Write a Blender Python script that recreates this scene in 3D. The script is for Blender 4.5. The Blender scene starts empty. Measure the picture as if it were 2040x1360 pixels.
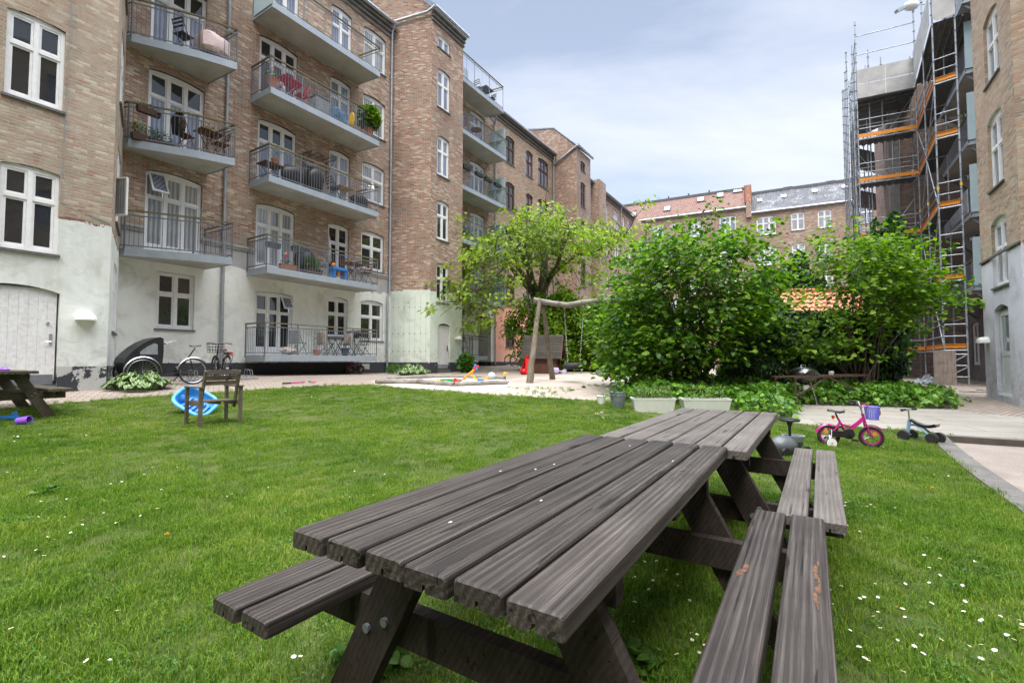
import bpy, bmesh, math, random
import numpy as np
from mathutils import Vector, Matrix, noise as mnoise
from mathutils.geometry import delaunay_2d_cdt
random.seed(7); rng = np.random.default_rng(7)
R = math.radians; PI = math.pi
scn = bpy.context.scene
C = bpy.data.collections.new('courtyard'); scn.collection.children.link(C)

# ---------------- camera, world, sun, exposure ----------------
FPX, PITCH, EYE = 930.0, R(2.34), 1.2
cam = bpy.data.cameras.new('camera'); camo = bpy.data.objects.new('camera', cam); scn.collection.objects.link(camo)
cam.sensor_width = 36; cam.lens = FPX / 2040 * 36; cam.clip_start = .05; cam.clip_end = 600
camo.location = (0, 0, EYE); camo.rotation_euler = (PI/2 + PITCH, 0, 0); scn.camera = camo
SUN_EL, SUN_AZ = R(52), R(-165)          # azimuth measured from +Y towards +X
w = bpy.data.worlds.new('World'); scn.world = w; w.use_nodes = True
nt = w.node_tree; N = nt.nodes; L = nt.links
bg = N['Background']; bg.inputs['Strength'].default_value = .15
sky = N.new('ShaderNodeTexSky'); sky.sky_type = 'NISHITA'; sky.sun_disc = False
sky.sun_elevation = SUN_EL; sky.sun_rotation = SUN_AZ; sky.air_density = 1.0; sky.dust_density = 1.5; sky.ozone_density = 1.2
tc = N.new('ShaderNodeTexCoord'); sep = N.new('ShaderNodeSeparateXYZ'); L.new(tc.outputs['Generated'], sep.inputs[0])
mz = N.new('ShaderNodeMath'); mz.operation = 'MAXIMUM'; mz.inputs[1].default_value = 0.0; L.new(sep.outputs['Z'], mz.inputs[0])
az = N.new('ShaderNodeMath'); az.operation = 'ADD'; az.inputs[1].default_value = .22; L.new(mz.outputs[0], az.inputs[0])
dv = N.new('ShaderNodeVectorMath'); dv.operation = 'DIVIDE'; cb = N.new('ShaderNodeCombineXYZ')
for i in range(3): L.new(az.outputs[0], cb.inputs[i])
L.new(tc.outputs['Generated'], dv.inputs[0]); L.new(cb.outputs[0], dv.inputs[1])
mp = N.new('ShaderNodeMapping'); mp.inputs['Rotation'].default_value = (0, 0, R(20)); mp.inputs['Scale'].default_value = (.55, 1.25, 0); mp.inputs['Location'].default_value = (1.3, .35, 0)
L.new(dv.outputs[0], mp.inputs[0])
ns = N.new('ShaderNodeTexNoise'); ns.inputs['Scale'].default_value = 1.1; ns.inputs['Detail'].default_value = 9; ns.inputs['Roughness'].default_value = .55; ns.inputs['Distortion'].default_value = .35
L.new(mp.outputs[0], ns.inputs['Vector'])
cr = N.new('ShaderNodeValToRGB'); cr.color_ramp.elements[0].position = .36; cr.color_ramp.elements[1].position = .60
cr.color_ramp.elements[0].color = (.36, .36, .36, 1); cr.color_ramp.elements[1].color = (1, 1, 1, 1)
L.new(ns.outputs['Fac'], cr.inputs[0])
# thin high cloud gets denser and paler towards the horizon
hz = N.new('ShaderNodeMapRange'); hz.inputs['From Min'].default_value = 0; hz.inputs['From Max'].default_value = .55
hz.inputs['To Min'].default_value = .85; hz.inputs['To Max'].default_value = 0; L.new(mz.outputs[0], hz.inputs['Value'])
mx = N.new('ShaderNodeMath'); mx.operation = 'MAXIMUM'; L.new(cr.outputs[0], mx.inputs[0]); L.new(hz.outputs[0], mx.inputs[1])
ns2 = N.new('ShaderNodeTexNoise'); ns2.inputs['Scale'].default_value = 2.6; ns2.inputs['Detail'].default_value = 5; L.new(mp.outputs[0], ns2.inputs['Vector'])
cc = N.new('ShaderNodeMixRGB'); cc.inputs[1].default_value = (3.55, 3.85, 4.55, 1); cc.inputs[2].default_value = (4.1, 4.28, 4.7, 1)
L.new(ns2.outputs['Fac'], cc.inputs[0])
skb = N.new('ShaderNodeMixRGB'); skb.blend_type = 'MULTIPLY'; skb.inputs[0].default_value = 1; skb.inputs[2].default_value = (1.0, .97, .93, 1); L.new(sky.outputs[0], skb.inputs[1])
mixc = N.new('ShaderNodeMixRGB'); L.new(mx.outputs[0], mixc.inputs[0]); L.new(skb.outputs[0], mixc.inputs[1]); L.new(cc.outputs[0], mixc.inputs[2])
# overcast sky: the zenith, above what the photo frames, is several times brighter than the horizon
zg = N.new('ShaderNodeMapRange'); zg.inputs['From Min'].default_value = .645; zg.inputs['From Max'].default_value = .93; zg.inputs['To Min'].default_value = 1.0; zg.inputs['To Max'].default_value = 10.5; L.new(sep.outputs['Z'], zg.inputs['Value'])
vm = N.new('ShaderNodeVectorMath'); vm.operation = 'SCALE'; L.new(mixc.outputs[0], vm.inputs[0]); L.new(zg.outputs[0], vm.inputs['Scale']); zf = N.new('ShaderNodeMapRange'); zf.inputs['From Min'].default_value = .645; zf.inputs['From Max'].default_value = .9; L.new(sep.outputs['Z'], zf.inputs['Value'])
zc = N.new('ShaderNodeMixRGB'); zc.inputs[1].default_value = (1,1,1,1); zc.inputs[2].default_value = (1.05,.98,.87,1); L.new(zf.outputs[0], zc.inputs[0])
zm = N.new('ShaderNodeMixRGB'); zm.blend_type = 'MULTIPLY'; zm.inputs[0].default_value = 1; L.new(vm.outputs[0], zm.inputs[1]); L.new(zc.outputs[0], zm.inputs[2]); L.new(zm.outputs[0], bg.inputs['Color'])
sl = bpy.data.lights.new('sun', 'SUN'); sl.energy = 0.9; sl.angle = R(14); sl.color = (1, .96, .9)
so = bpy.data.objects.new('sun', sl); scn.collection.objects.link(so)
sdir = Vector((math.sin(SUN_AZ)*math.cos(SUN_EL), math.cos(SUN_AZ)*math.cos(SUN_EL), math.sin(SUN_EL)))
so.rotation_euler = sdir.to_track_quat('Z', 'Y').to_euler()
scn.view_settings.view_transform = 'Standard'; scn.view_settings.look = 'None'; scn.view_settings.gamma = 1
scn.view_settings.exposure = 0.72
scn.render.engine = 'CYCLES'; scn.cycles.max_bounces = 6; scn.cycles.transparent_max_bounces = 12

# ---------------- pixel helpers (photograph is 2040 x 1360) ----------------
def ray(x, y):
    u = (x-1020)/FPX; v = (680-y)/FPX
    return Vector((u, math.cos(PITCH)-v*math.sin(PITCH), math.sin(PITCH)+v*math.cos(PITCH)))
def at(x, y, Y):
    d = ray(x, y); return Vector((0, 0, EYE)) + d*(Y/d.y)
def atz(x, y, z):
    d = ray(x, y); return Vector((0, 0, EYE)) + d*((z-EYE)/d.z)
# terrain: thin plate spline through measured ground heights
GP = np.array([(0,0,0),(1,3,.03),(-1,2,.02),(3,4,-.02),(-4.3,7.5,.12),(4.9,7.2,-.1),(7,6,-.14),(13.4,13.2,.16),(18.4,18.4,.2),(-9.3,9.3,.56),(-9.5,15.1,.73),(-5.7,20.5,.64),
  (-3,21.5,.62),(-1.1,28,.88),(1.5,32,.88),(.7,13.2,.5),(2.5,9.5,.2),(-1,9,.28),(9,12,.14),(6,18,.5),(10,30,.7),(20,40,.6),(11,4,-.1),(-8,4,.15),(-5,-6,-.05),(6,-6,-.1),(-25,10,.6),(30,10,.1),(25,25,.3)], float)
def _U(r): return np.where(r > 1e-6, r*r*np.log(np.maximum(r, 1e-6)), 0)
_n = len(GP); _K = _U(np.linalg.norm(GP[:,None,:2]-GP[None,:,:2], axis=2)) + np.eye(_n)*2.0
_P = np.hstack([np.ones((_n,1)), GP[:,:2]])
_A = np.block([[_K, _P],[_P.T, np.zeros((3,3))]]); _W = np.linalg.solve(_A, np.concatenate([GP[:,2], [0,0,0]]))
def Gv(X, Y):
    X = np.clip(np.asarray(X, float), -26, 32); Y = np.clip(np.asarray(Y, float), -7, 42)
    r = np.sqrt((X[...,None]-GP[:,0])**2 + (Y[...,None]-GP[:,1])**2)
    return _U(r)@_W[:_n] + _W[_n] + _W[_n+1]*X + _W[_n+2]*Y
def G(X, Y): return float(Gv(X, Y))
def gp(x, y):
    d = ray(x, y); lo, hi, t, o = .3, 60., .3, Vector((0,0,EYE))
    while t < 60:
        p = o + d*t
        if p.z < G(p.x, p.y): break
        lo = t; t *= 1.03
    hi = t
    for _ in range(24):
        m = (lo+hi)/2; p = o + d*m
        if p.z < G(p.x, p.y): hi = m
        else: lo = m
    p = o + d*hi; return Vector((p.x, p.y, G(p.x, p.y)))

# ---------------- mesh builder ----------------
class MB:
    def __init__(s): s.v = []; s.f = []; s.mi = []; s.M = Matrix.Identity(4); s.cur = 0
    def add(s, vs, fs, m=None):
        o = len(s.v); s.v += [s.M @ Vector(p) for p in vs]; s.f += [tuple(o+i for i in f) for f in fs]
        s.mi += [s.cur if m is None else m]*len(fs); return s
    def box(s, x0, x1, y0, y1, z0, z1, m=None, bev=0):
        b = bev
        if not b:
            return s.add([(x,y,z) for z in (z0,z1) for y in (y0,y1) for x in (x0,x1)],
              [(0,2,3,1),(4,5,7,6),(0,1,5,4),(2,6,7,3),(0,4,6,2),(1,3,7,5)], m)
        bm = bmesh.new(); bmesh.ops.create_cube(bm, size=1)
        for v in bm.verts: v.co = Vector(((x0+x1)/2+v.co.x*(x1-x0), (y0+y1)/2+v.co.y*(y1-y0), (z0+z1)/2+v.co.z*(z1-z0)))
        bmesh.ops.bevel(bm, geom=bm.edges[:], offset=b, segments=2, affect='EDGES', profile=.6)
        bm.verts.ensure_lookup_table(); s.add([v.co.copy() for v in bm.verts], [tuple(v.index for v in f.verts) for f in bm.faces], m); bm.free(); return s
    def frame(s, p, q, up=(0,0,1)):
        p, q = Vector(p), Vector(q); x = (q-p).normalized(); u = Vector(up)
        if abs(x.dot(u)) > .99: u = Vector((1,0,0))
        y = u.cross(x).normalized(); z = x.cross(y); return p, (q-p).length, x, y, z
    def beam(s, p, q, w, h, up=(0,0,1), m=None, bev=0):
        o, l, x, y, z = s.frame(p, q, up); k = s.M.copy()
        s.M = k @ Matrix(((x.x,y.x,z.x,o.x),(x.y,y.y,z.y,o.y),(x.z,y.z,z.z,o.z),(0,0,0,1)))
        s.box(0, l, -w/2, w/2, -h/2, h/2, m, bev); s.M = k; return s
    def tube(s, pts, r, n=8, m=None, cap=True, closed=False):
        pts = [Vector(p) for p in pts]; k = len(pts); rs = r if isinstance(r, (list, tuple)) else [r]*k
        vs = []; prev = None
        for i, p in enumerate(pts):
            a = pts[(i-1) % k] if (i or closed) else p; b = pts[(i+1) % k] if (i < k-1 or closed) else p
            t = (b-a).normalized()
            if prev is None:
                u = Vector((0,0,1)) if abs(t.z) < .9 else Vector((1,0,0)); x = u.cross(t).normalized()
            else: x = (prev - t*prev.dot(t)).normalized()
            prev = x; y = t.cross(x)
            vs += [p + (x*math.cos(2*PI*j/n) + y*math.sin(2*PI*j/n))*rs[i] for j in range(n)]
        fs = []
        for i in range(k if closed else k-1):
            a = i*n; b = ((i+1) % k)*n
            fs += [(a+j, a+(j+1) % n, b+(j+1) % n, b+j) for j in range(n)]
        if cap and not closed: fs += [tuple(range(n-1,-1,-1)), tuple((k-1)*n+j for j in range(n))]
        return s.add(vs, fs, m)
    def lathe(s, prof, n=20, o=(0,0,0), m=None, axis=None):
        o = Vector(o); vs = []; q = Vector(axis).to_track_quat('Z','Y') if axis else None
        for r, z in prof:
            for j in range(n):
                p = Vector((r*math.cos(2*PI*j/n), r*math.sin(2*PI*j/n), z)); vs.append(o + (q @ p if q else p))
        fs = [(i*n+j, i*n+(j+1) % n, (i+1)*n+(j+1) % n, (i+1)*n+j) for i in range(len(prof)-1) for j in range(n)]
        if prof[0][0] > 1e-4: fs.append(tuple(range(n-1,-1,-1)))
        if prof[-1][0] > 1e-4: fs.append(tuple((len(prof)-1)*n+j for j in range(n)))
        return s.add(vs, fs, m)
    def ring(s, c, ax, Rr, r, n=28, k=8, m=None):
        c = Vector(c); q = Vector(ax).to_track_quat('Z','Y')
        return s.tube([c + q @ Vector((Rr*math.cos(2*PI*i/n), Rr*math.sin(2*PI*i/n), 0)) for i in range(n)], r, k, m, closed=True)
    def sphere(s, c, r, n=14, m=None, sc=(1,1,1)):
        c = Vector(c); h = n//2; vs = []
        for i in range(h+1):
            a = PI*i/h
            for j in range(n): b = 2*PI*j/n; vs.append(c + Vector((math.sin(a)*math.cos(b)*r*sc[0], math.sin(a)*math.sin(b)*r*sc[1], -math.cos(a)*r*sc[2])))
        return s.add(vs, [(i*n+j, i*n+(j+1) % n, (i+1)*n+(j+1) % n, (i+1)*n+j) for i in range(h) for j in range(n)], m)
    def prism(s, poly, z0, z1, m=None):      # poly in xy, ccw
        n = len(poly); vs = [(p[0],p[1],z0) for p in poly] + [(p[0],p[1],z1) for p in poly]
        return s.add(vs, [tuple(range(n-1,-1,-1)), tuple(range(n,2*n))] + [(i,(i+1) % n,n+(i+1) % n,n+i) for i in range(n)], m)
    def quad(s, a, b, c, d, m=None): return s.add([a,b,c,d], [(0,1,2,3)], m)
    def build(s, name, mats, parent=None, smooth=False, uvf=None, loc=None, rot=None):
        me = bpy.data.meshes.new(name)
        me.from_pydata([tuple(v) for v in s.v], [], s.f)
        for mm in (mats if isinstance(mats, (list, tuple)) else [mats]): me.materials.append(mm)
        if any(s.mi): me.polygons.foreach_set('material_index', s.mi)
        if uvf:
            uv = me.uv_layers.new(name='UVMap')
            for p in me.polygons:
                for li in p.loop_indices: uv.data[li].uv = uvf(me.vertices[me.loops[li].vertex_index].co, p.normal)
        if smooth:
            me.polygons.foreach_set('use_smooth', [True]*len(me.polygons))
            if smooth != 'full': me.set_sharp_from_angle(angle=R(38))
        me.update()
        return link(name, me, parent, loc, rot)
def link(name, me, parent=None, loc=None, rot=None):
    o = bpy.data.objects.new(name, me); C.objects.link(o)
    if parent is not None:
        o.parent = parent
        if parent.get('wp'): o.matrix_parent_inverse = PW[parent.name].inverted()
    if loc is not None: o.location = loc
    if rot is not None: o.rotation_euler = rot
    return o
PW = {}
def tag(o, label=None, cat=None, group=None, kind=None):
    for k, v in (('label',label),('category',cat),('group',group),('kind',kind)):
        if v: o[k] = v
    return o
def thing(name, label, cat, loc=(0,0,0), rz=0, group=None, world=False, rot=None):
    o = bpy.data.objects.new(name, None); C.objects.link(o); o.location = loc; o.rotation_euler = rot or (0,0,rz); o.empty_display_size = .2
    if world: o['wp'] = 1; PW[o.name] = Matrix.Translation(loc)
    return tag(o, label, cat, group)
def copy_tree(o, parent=None):
    c = o.copy(); C.objects.link(c)
    if parent is not None: c.parent = parent
    for ch in list(o.children): copy_tree(ch, c)
    return c

# ---------------- materials ----------------
_m = {}
def NT(name):
    m = bpy.data.materials.new(name); m.use_nodes = True; t = m.node_tree
    return m, t.nodes, t.links, t.nodes['Principled BSDF']
def pbr(name, col, rough=.6, metal=0., var=.18, scale=6., bump=0., col2=None, spec=.5, coat=0., bs=None):
    if name in _m: return _m[name]
    m, N, L, b = NT(name); _m[name] = m
    b.inputs['Roughness'].default_value = rough; b.inputs['Metallic'].default_value = metal; b.inputs['Specular IOR Level'].default_value = spec
    b.inputs['Coat Weight'].default_value = coat
    t = N.new('ShaderNodeTexCoord'); n = N.new('ShaderNodeTexNoise'); n.inputs['Scale'].default_value = scale; n.inputs['Detail'].default_value = 6; n.inputs['Roughness'].default_value = .6
    L.new(t.outputs['Object'], n.inputs['Vector'])
    r = N.new('ShaderNodeMapRange'); r.inputs['From Min'].default_value = .3; r.inputs['From Max'].default_value = .7; L.new(n.outputs['Fac'], r.inputs['Value'])
    x = N.new('ShaderNodeMixRGB'); c2 = col2 or tuple(c*(1-var) for c in col[:3]); k = 1+var*.5 if not col2 else 1
    x.inputs[1].default_value = (*[min(1,c*k) for c in col[:3]], 1); x.inputs[2].default_value = (*c2[:3], 1)
    L.new(r.outputs[0], x.inputs[0]); L.new(x.outputs[0], b.inputs['Base Color'])
    if bump:
        n2 = N.new('ShaderNodeTexNoise'); n2.inputs['Scale'].default_value = bs or scale*6; n2.inputs['Detail'].default_value = 4; L.new(t.outputs['Object'], n2.inputs['Vector'])
        u = N.new('ShaderNodeBump'); u.inputs['Strength'].default_value = bump; u.inputs['Distance'].default_value = .01; L.new(n2.outputs['Fac'], u.inputs['Height']); L.new(u.outputs[0], b.inputs['Normal'])
    return m
def ramp(N, L, src, stops):
    r = N.new('ShaderNodeValToRGB'); e = r.color_ramp.elements
    while len(e) < len(stops): e.new(.5)
    for i, (p, c) in enumerate(stops): e[i].position = p; e[i].color = (*c, 1) if len(c) == 3 else c
    L.new(src, r.inputs[0]); return r.outputs[0]
def noise(N, L, vec, scale, detail=5, rough=.6, dist=0.):
    n = N.new('ShaderNodeTexNoise'); n.inputs['Scale'].default_value = scale; n.inputs['Detail'].default_value = detail
    n.inputs['Roughness'].default_value = rough; n.inputs['Distortion'].default_value = dist; L.new(vec, n.inputs['Vector']); return n.outputs['Fac']
def math_(N, L, op, a, b=None, c=None, clamp=False):
    m = N.new('ShaderNodeMath'); m.operation = op; m.use_clamp = clamp
    for i, x in enumerate((a, b, c)):
        if x is None: continue
        if isinstance(x, (int, float)): m.inputs[i].default_value = x
        else: L.new(x, m.inputs[i])
    return m.outputs[0]
def mixc_(N, L, f, a, b, bl='MIX'):
    m = N.new('ShaderNodeMixRGB'); m.blend_type = bl
    for i, x in enumerate((f, a, b)):
        if isinstance(x, (int, float)): m.inputs[i].default_value = x
        elif isinstance(x, tuple): m.inputs[i].default_value = (*x[:3], 1)
        else: L.new(x, m.inputs[i])
    return m.outputs[0]
def facade(name, c1, c2, c3, mortar, plz=None, plcol=None, grey=None, plinz=None, plincol=(.03,.032,.036), smear=.5, dirt=.5, flake=.64, warp=.05):
    """brick over lime plaster over a dark plinth; UV in metres, v = world height"""
    m, N, L, b = NT(name); b.inputs['Roughness'].default_value = .9; b.inputs['Specular IOR Level'].default_value = .2
    uv = N.new('ShaderNodeUVMap'); uv.uv_map = 'UVMap'; U = uv.outputs[0]
    sp = N.new('ShaderNodeSeparateXYZ'); L.new(U, sp.inputs[0]); V = sp.outputs['Y']
    wn = N.new('ShaderNodeTexNoise'); wn.inputs['Scale'].default_value = 7; wn.inputs['Detail'].default_value = 3; L.new(U, wn.inputs['Vector']); wv_ = N.new('ShaderNodeVectorMath'); wv_.operation = 'MULTIPLY_ADD'; wv_.inputs[1].default_value = (warp,warp*.9,0); L.new(wn.outputs['Color'], wv_.inputs[0]); L.new(U, wv_.inputs[2])
    br = N.new('ShaderNodeTexBrick'); L.new(wv_.outputs[0], br.inputs['Vector'])
    br.inputs['Scale'].default_value = 1; br.inputs['Brick Width'].default_value = .235; br.inputs['Row Height'].default_value = .067
    br.inputs['Mortar Size'].default_value = .0105; br.inputs['Mortar Smooth'].default_value = .35; br.inputs['Bias'].default_value = -.1
    br.inputs['Color1'].default_value = (0,0,0,1); br.inputs['Color2'].default_value = (1,1,1,1); br.inputs['Mortar'].default_value = (.5,.5,.5,1)
    br.offset = .5
    bw = N.new('ShaderNodeRGBToBW'); L.new(br.outputs['Color'], bw.inputs[0])
    big = noise(N, L, U, .5, 4, .55, .3); mid = noise(N, L, U, 3.2, 5, .65); fine = noise(N, L, U, 22, 4, .7)
    sel = math_(N, L, 'MULTIPLY_ADD', math_(N, L, 'SUBTRACT', big, .5), 1.5, bw.outputs[0])
    sel = math_(N, L, 'MULTIPLY_ADD', math_(N, L, 'SUBTRACT', mid, .5), .5, sel)
    col = ramp(N, L, sel, [(0, tuple(x*.45 for x in c3)), (.12, c1), (.40, c2), (.62, c1), (.8, c3), (1, c2)])
    # mortar washed over the brick faces
    sm = math_(N, L, 'MULTIPLY_ADD', math_(N, L, 'SUBTRACT', mid, .5), 2.6, smear, clamp=True)
    sm = math_(N, L, 'MULTIPLY', sm, math_(N, L, 'MULTIPLY_ADD', math_(N, L, 'SUBTRACT', big, .45), 3.0, .5, clamp=True))
    sm = math_(N, L, 'MULTIPLY', sm, .8)
    col = mixc_(N, L, sm, col, mortar)
    col = mixc_(N, L, br.outputs['Fac'], col, tuple(x*.85 for x in mortar))
    col = mixc_(N, L, math_(N, L, 'MULTIPLY', math_(N, L, 'SUBTRACT', fine, .35), 1.1, clamp=True), col, tuple(x*.62 for x in mortar), 'MIX') if False else mixc_(N, L, .45, col, mixc_(N, L, fine, (.55,.55,.55), (1.35,1.35,1.35)), 'MULTIPLY')
    # soot streaks
    st = N.new('ShaderNodeMapping'); st.inputs['Scale'].default_value = (1.3, .16, 1); L.new(U, st.inputs[0])
    stn = noise(N, L, st.outputs[0], 1.4, 6, .65, .2)
    col = mixc_(N, L, math_(N, L, 'MULTIPLY', math_(N, L, 'SUBTRACT', stn, .52), 3*dirt, clamp=True), col, (.55,.53,.5), 'MULTIPLY')
    hb = math_(N, L, 'MULTIPLY', br.outputs['Fac'], -1.0); height = math_(N, L, 'ADD', math_(N, L, 'MULTIPLY', hb, math_(N, L, 'SUBTRACT', 1.0, sm)), math_(N, L, 'MULTIPLY', fine, .9))
    if plz is not None:
        edge = math_(N, L, 'ADD', V, math_(N, L, 'MULTIPLY', math_(N, L, 'SUBTRACT', mid, .5), .22))
        isp = math_(N, L, 'LESS_THAN', edge, plz)
        pn = noise(N, L, U, 1.1, 7, .62, .6); ps = noise(N, L, U, 4.5, 6, .6, 1.0)
        pc = ramp(N, L, pn, [(.28, (plcol[0]*.70,plcol[1]*.70,plcol[2]*.66)), (.44, plcol), (.56, tuple(min(1, x*1.06) for x in plcol)), (.72, (plcol[0]*.82,plcol[1]*.86,plcol[2]*.84))])
        # bare render patches where the limewash fell off
        pat = math_(N, L, 'GREATER_THAN', math_(N, L, 'MULTIPLY_ADD', math_(N, L, 'SUBTRACT', ps, .5), .35, noise(N, L, U, .85, 3, .5, .8)), .76)
        pc = mixc_(N, L, math_(N, L, 'MULTIPLY', pat, .6), pc, (.42, .42, .38))
        if grey:
            gz = math_(N, L, 'GREATER_THAN', math_(N, L, 'ADD', V, math_(N, L, 'MULTIPLY', math_(N, L, 'SUBTRACT', pn, .5), .9)), grey)
            pc = mixc_(N, L, gz, pc, mixc_(N, L, ps, (.30,.29,.28), (.43,.42,.40)))
        pc = mixc_(N, L, math_(N, L, 'MULTIPLY', math_(N, L, 'SUBTRACT', stn, .5), 2.2*dirt, clamp=True), pc, (.66,.66,.6), 'MULTIPLY')
        # damp rising just above the plinth
        low = N.new('ShaderNodeMapRange'); low.inputs['From Min'].default_value = (plinz or .6)+.9; low.inputs['From Max'].default_value = (plinz or .6)-.1; L.new(V, low.inputs['Value'])
        dm = math_(N, L, 'MULTIPLY', low.outputs[0], math_(N, L, 'MULTIPLY', math_(N, L, 'SUBTRACT', ps, .42), 3.2, clamp=True), clamp=True)
        pc = mixc_(N, L, dm, pc, (.33,.33,.32))
        # thin rim of red undercoat at the torn edge
        rim = math_(N, L, 'MULTIPLY', math_(N, L, 'GREATER_THAN', edge, plz-.05), isp)
        pc = mixc_(N, L, math_(N, L, 'MULTIPLY', rim, math_(N, L, 'GREATER_THAN', pn, .5)), pc, (.20,.10,.085))
        col = mixc_(N, L, isp, col, pc)
        height = mixc_(N, L, isp, height, math_(N, L, 'ADD', math_(N, L, 'MULTIPLY', ps, 1.3), math_(N, L, 'MULTIPLY', fine, .4)))
    if plinz is not None:
        e2 = math_(N, L, 'ADD', V, math_(N, L, 'MULTIPLY', math_(N, L, 'SUBTRACT', mid, .5), .07))
        isq = math_(N, L, 'LESS_THAN', e2, plinz)
        fl = math_(N, L, 'GREATER_THAN', noise(N, L, U, 2.3, 7, .65, .4), flake)
        qc = mixc_(N, L, fl, mixc_(N, L, fine, plincol, tuple(x*1.9 for x in plincol)), (.40,.40,.385))
        col = mixc_(N, L, isq, col, qc)
    col = mixc_(N, L, 1.0, col, mixc_(N, L, noise(N, L, U, .33, 5, .6, .5), (.72,.71,.70), (1.38,1.38,1.37)), 'MULTIPLY')
    L.new(col, b.inputs['Base Color'])
    u = N.new('ShaderNodeBump'); u.inputs['Strength'].default_value = .55; u.inputs['Distance'].default_value = .012; L.new(height, u.inputs['Height']); L.new(u.outputs[0], b.inputs['Normal'])
    _m[name] = m; return m
def wood(name, c1, c2, c3, sc=(1.5, 26, 26), rough=.75, bump=.5, island=.5):
    """weathered plank: grain runs along local X"""
    if name in _m: return _m[name]
    m, N, L, b = NT(name); _m[name] = m; b.inputs['Roughness'].default_value = rough; b.inputs['Specular IOR Level'].default_value = .22
    t = N.new('ShaderNodeTexCoord'); gm = N.new('ShaderNodeNewGeometry')
    off = N.new('ShaderNodeVectorMath'); off.operation = 'MULTIPLY_ADD'; cx = N.new('ShaderNodeCombineXYZ')
    for i in range(3): L.new(gm.outputs['Random Per Island'], cx.inputs[i])
    L.new(cx.outputs[0], off.inputs[0]); off.inputs[1].default_value = (37, 11, 5); L.new(t.outputs['Object'], off.inputs[2])
    mp = N.new('ShaderNodeMapping'); mp.inputs['Scale'].default_value = sc; L.new(off.outputs[0], mp.inputs[0])
    warp = noise(N, L, off.outputs[0], 2.2, 2, .5)
    g1 = noise(N, L, mp.outputs[0], 1.0, 6, .7, 1.6)
    wv = N.new('ShaderNodeTexWave'); wv.wave_type = 'RINGS'; wv.rings_direction = 'X'; wv.inputs['Scale'].default_value = 1.0; wv.inputs['Distortion'].default_value = 5; wv.inputs['Detail'].default_value = 3; wv.inputs['Detail Scale'].default_value = .7
    m2 = N.new('ShaderNodeMapping'); m2.inputs['Scale'].default_value = (1.1, 17, 17); L.new(off.outputs[0], m2.inputs[0]); L.new(m2.outputs[0], wv.inputs['Vector'])
    mf = N.new('ShaderNodeMapping'); mf.inputs['Scale'].default_value = tuple(q*(1.6 if q < 3 else 3.2) for q in sc); L.new(off.outputs[0], mf.inputs[0]); g2_ = noise(N, L, mf.outputs[0], 1.0, 5, .7, .6)
    g = mixc_(N, L, .10, mixc_(N, L, .5, g1, g2_), wv.outputs['Fac']); g = math_(N, L, 'MULTIPLY_ADD', math_(N, L, 'SUBTRACT', g, .5), 1.7, .5, clamp=True)
    col = ramp(N, L, g, [(.18, c1), (.5, c2), (.82, c3)])
    mpc = N.new('ShaderNodeMapping'); mpc.inputs['Scale'].default_value = (1.6, 42, 42); L.new(off.outputs[0], mpc.inputs[0])
    ck = noise(N, L, mpc.outputs[0], 1.0, 4, .55, .8); crack = math_(N, L, 'GREATER_THAN', ck, .64)
    col = mixc_(N, L, math_(N, L, 'MULTIPLY', crack, .75), col, tuple(x*.22 for x in c1))
    col = mixc_(N, L, 1.0, col, mixc_(N, L, gm.outputs['Random Per Island'], (1-island*.4,)*3, (1+island*.35,)*3), 'MULTIPLY')
    kp = N.new('ShaderNodeMapping'); kp.inputs['Scale'].default_value = (2.6, 9, 9) if sc[0] < sc[2] else (9, 9, 2.6); L.new(off.outputs[0], kp.inputs[0]); kv = N.new('ShaderNodeTexVoronoi'); kv.inputs['Scale'].default_value = 1.0; L.new(kp.outputs[0], kv.inputs['Vector'])
    ksel = N.new('ShaderNodeSeparateXYZ'); L.new(kv.outputs['Color'], ksel.inputs[0]); kon = math_(N, L, 'GREATER_THAN', ksel.outputs[0], .72)
    kr = ramp(N, L, kv.outputs['Distance'], [(0,(.10,.08,.07)),(.09,(.45,.38,.33)),(.13,(.25,.2,.18)),(.2,(1,1,1))])
    col = mixc_(N, L, kon, col, mixc_(N, L, 1.0, col, kr, 'MULTIPLY'))
    sp = noise(N, L, t.outputs['Object'], 3.1, 4, .6); col = mixc_(N, L, 1.0, col, mixc_(N, L, sp, (.45,.43,.42), (1.6,1.58,1.56)), 'MULTIPLY')
    L.new(col, b.inputs['Base Color'])
    h = math_(N, L, 'SUBTRACT', g, math_(N, L, 'MULTIPLY', crack, 1.5))
    u = N.new('ShaderNodeBump'); u.inputs['Strength'].default_value = bump; u.inputs['Distance'].default_value = .003; L.new(h, u.inputs['Height']); L.new(u.outputs[0], b.inputs['Normal'])
    return m
def leafmat(name, c1, c2, c3, trans=.35, rough=.45, scale=1.2, tip=None):
    if name in _m: return _m[name]
    m, N, L, b = NT(name); _m[name] = m
    t = N.new('ShaderNodeTexCoord'); gm = N.new('ShaderNodeNewGeometry')
    n = noise(N, L, t.outputs['Object'], scale, 3, .5)
    f = math_(N, L, 'MULTIPLY_ADD', math_(N, L, 'SUBTRACT', n, .5), 1.1, gm.outputs['Random Per Island'], clamp=True)
    col = ramp(N, L, f, [(.05, c1), (.5, c2), (.95, c3)])
    L.new(col, b.inputs['Base Color']); b.inputs['Roughness'].default_value = rough; b.inputs['Specular IOR Level'].default_value = .28
    tr = N.new('ShaderNodeBsdfTranslucent'); L.new(mixc_(N, L, 1.0, col, (1.25, 1.5, .5), 'MULTIPLY'), tr.inputs['Color'])
    mx = N.new('ShaderNodeMixShader'); mx.inputs[0].default_value = trans; L.new(b.outputs[0], mx.inputs[1]); L.new(tr.outputs[0], mx.inputs[2])
    L.new(mx.outputs[0], N['Material Output'].inputs['Surface']); return m
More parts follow.
